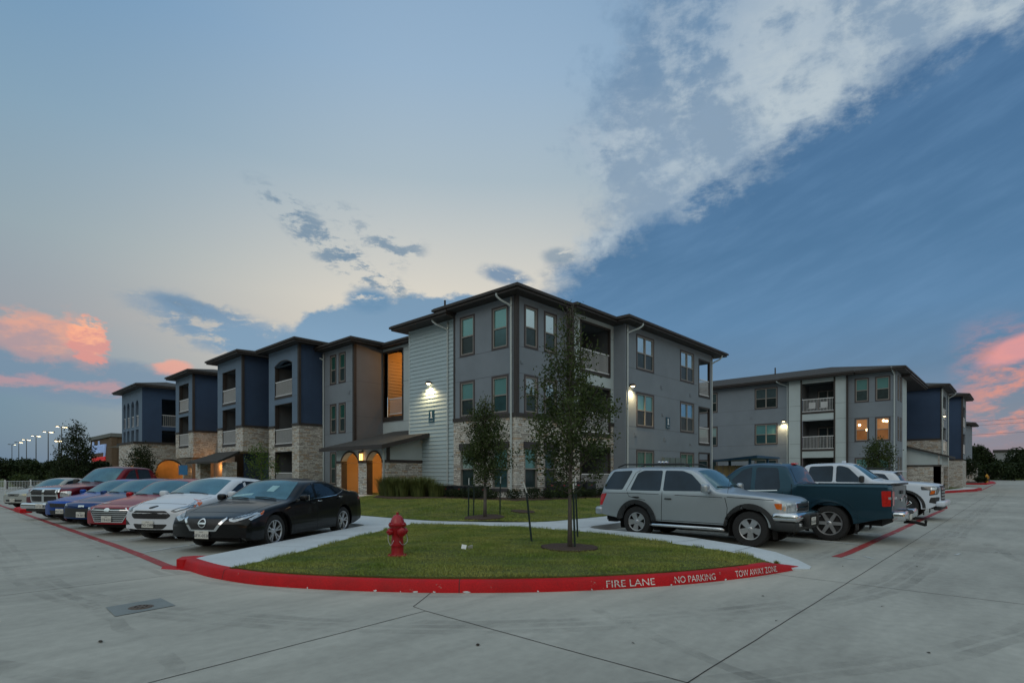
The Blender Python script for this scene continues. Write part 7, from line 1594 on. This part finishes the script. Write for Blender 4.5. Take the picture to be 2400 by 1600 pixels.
# ------------------------------------------------------------------ turf blades
m_blade=M('grass_blade',(.10,.18,.014),.7,c2=(.34,.34,.08),vs=1.0,fine=.55)
def inside(poly,X,Y):
    r=np.zeros(len(X),bool); n=len(poly)
    for i in range(n):
        x0,y0=poly[i]; x1,y1=poly[(i+1)%n]
        if y0==y1: continue
        c=((y0>Y)!=(y1>Y))&(X<(x1-x0)*(Y-y0)/(y1-y0)+x0); r^=c
    return r
def turf(name,poly,zf,n,h,w,seed,keep=None):
    rs=np.random.RandomState(seed); P=np.array(poly); lo,hi=P.min(0),P.max(0); X=rs.uniform(lo[0],hi[0],n*3); Y=rs.uniform(lo[1],hi[1],n*3); k=inside(poly,X,Y)
    if keep is not None: k&=keep(X,Y)
    X,Y=X[k][:n],Y[k][:n]; n=len(X); Z=np.array([zf(a,b) for a,b in zip(X,Y)])-.004; a=rs.uniform(0,6.28,n)
    clump=.72+.45*np.sin(X*3.1+np.sin(Y*2.3)*2)*np.sin(Y*2.7+1.3)+.25*np.sin(X*9+Y*7); hh=h*rs.uniform(.5,1.25,n)*np.clip(clump,.45,1.3); ln=rs.uniform(.2,1.1,n)*hh
    b=np.stack([X,Y,Z],1); s=np.stack([np.cos(a),np.sin(a),np.zeros(n)],1)*w; a2=rs.uniform(0,6.28,n); t=b+np.stack([np.cos(a2)*ln,np.sin(a2)*ln,hh],1)
    V=np.empty((n,3,3)); V[:,0]=b-s; V[:,1]=b+s; V[:,2]=t
    me=bpy.data.meshes.new(name); me.vertices.add(n*3); me.vertices.foreach_set('co',V.reshape(-1)); me.loops.add(n*3); me.loops.foreach_set('vertex_index',np.arange(n*3,dtype=np.int32)); me.polygons.add(n); me.polygons.foreach_set('loop_start',np.arange(0,n*3,3,dtype=np.int32)); me.polygons.foreach_set('loop_total',np.full(n,3,dtype=np.int32)); me.update(calc_edges=True); me.materials.append(m_blade)
    o=bpy.data.objects.new(name,me); COL.objects.link(o); ORG[o.name]=(0,0,0); return o
ring1=lambda X,Y:((X-7.95)**2+(Y-6.0)**2)>.24
tag(turf('grass',lawn_poly,zlawn,190000,.040,.0035,1,ring1),'short mown grass covering the near kerbed island','grass',kind='stuff')
l2v=[(10.05,30),(10.05,14.6)]+L2s+[(26.,9.93),(26,15.2),(21.9,14.4),(17.7,14.6),(16.1,15.0),(15.7,18.0),(14.3,20.4),(14.4,22.4),(15.5,23.4),(15.5,30)]
ring2=lambda X,Y:(((X-11.53)**2+(Y-11.9)**2)>.36)&(((X-13.6)**2+(Y-12.2)**2)>.15)&~((Y>24.0)&(Y<28.))
tag(turf('grass',l2v,zl2,150000,.05,.007,2,ring2),'mown lawn grass between the walkway and the corner block','grass',kind='stuff')
# taller ragged blades creeping over the walk edge
def fringe(name,pl,zf,n,seed):
    rs=np.random.RandomState(seed); seg=[(Vector(a),Vector(b)) for a,b in zip(pl,pl[1:])]; mb=MB()
    for i in range(n):
        a,b=seg[rs.randint(len(seg))]; p=a.lerp(b,rs.uniform()); g=math.sin(p.x*5)+math.sin(p.y*7+2)
        if g<-.2: continue
        ang=rs.uniform(0,6.28); h=rs.uniform(.03,.075); w=.003; q=Vector((math.cos(ang),math.sin(ang))); r=p+q*rs.uniform(-.03,.02); e=r+q*rs.uniform(.01,.06); z=zf(p.x,p.y)
        mb.add([(r.x-q.y*w,r.y+q.x*w,z),(r.x+q.y*w,r.y-q.x*w,z),(e.x,e.y,z+h)],[(0,1,2)])
    return obj(name,mb,m_blade)
tag(fringe('grass_fringe',inner,zlawn,5200,5),'ragged grass tips along the edge of the near island','grass',kind='stuff')
tag(fringe('grass_fringe',L2s,zl2,2600,6),'ragged grass tips along the lawn edge of the walkway','grass',kind='stuff')
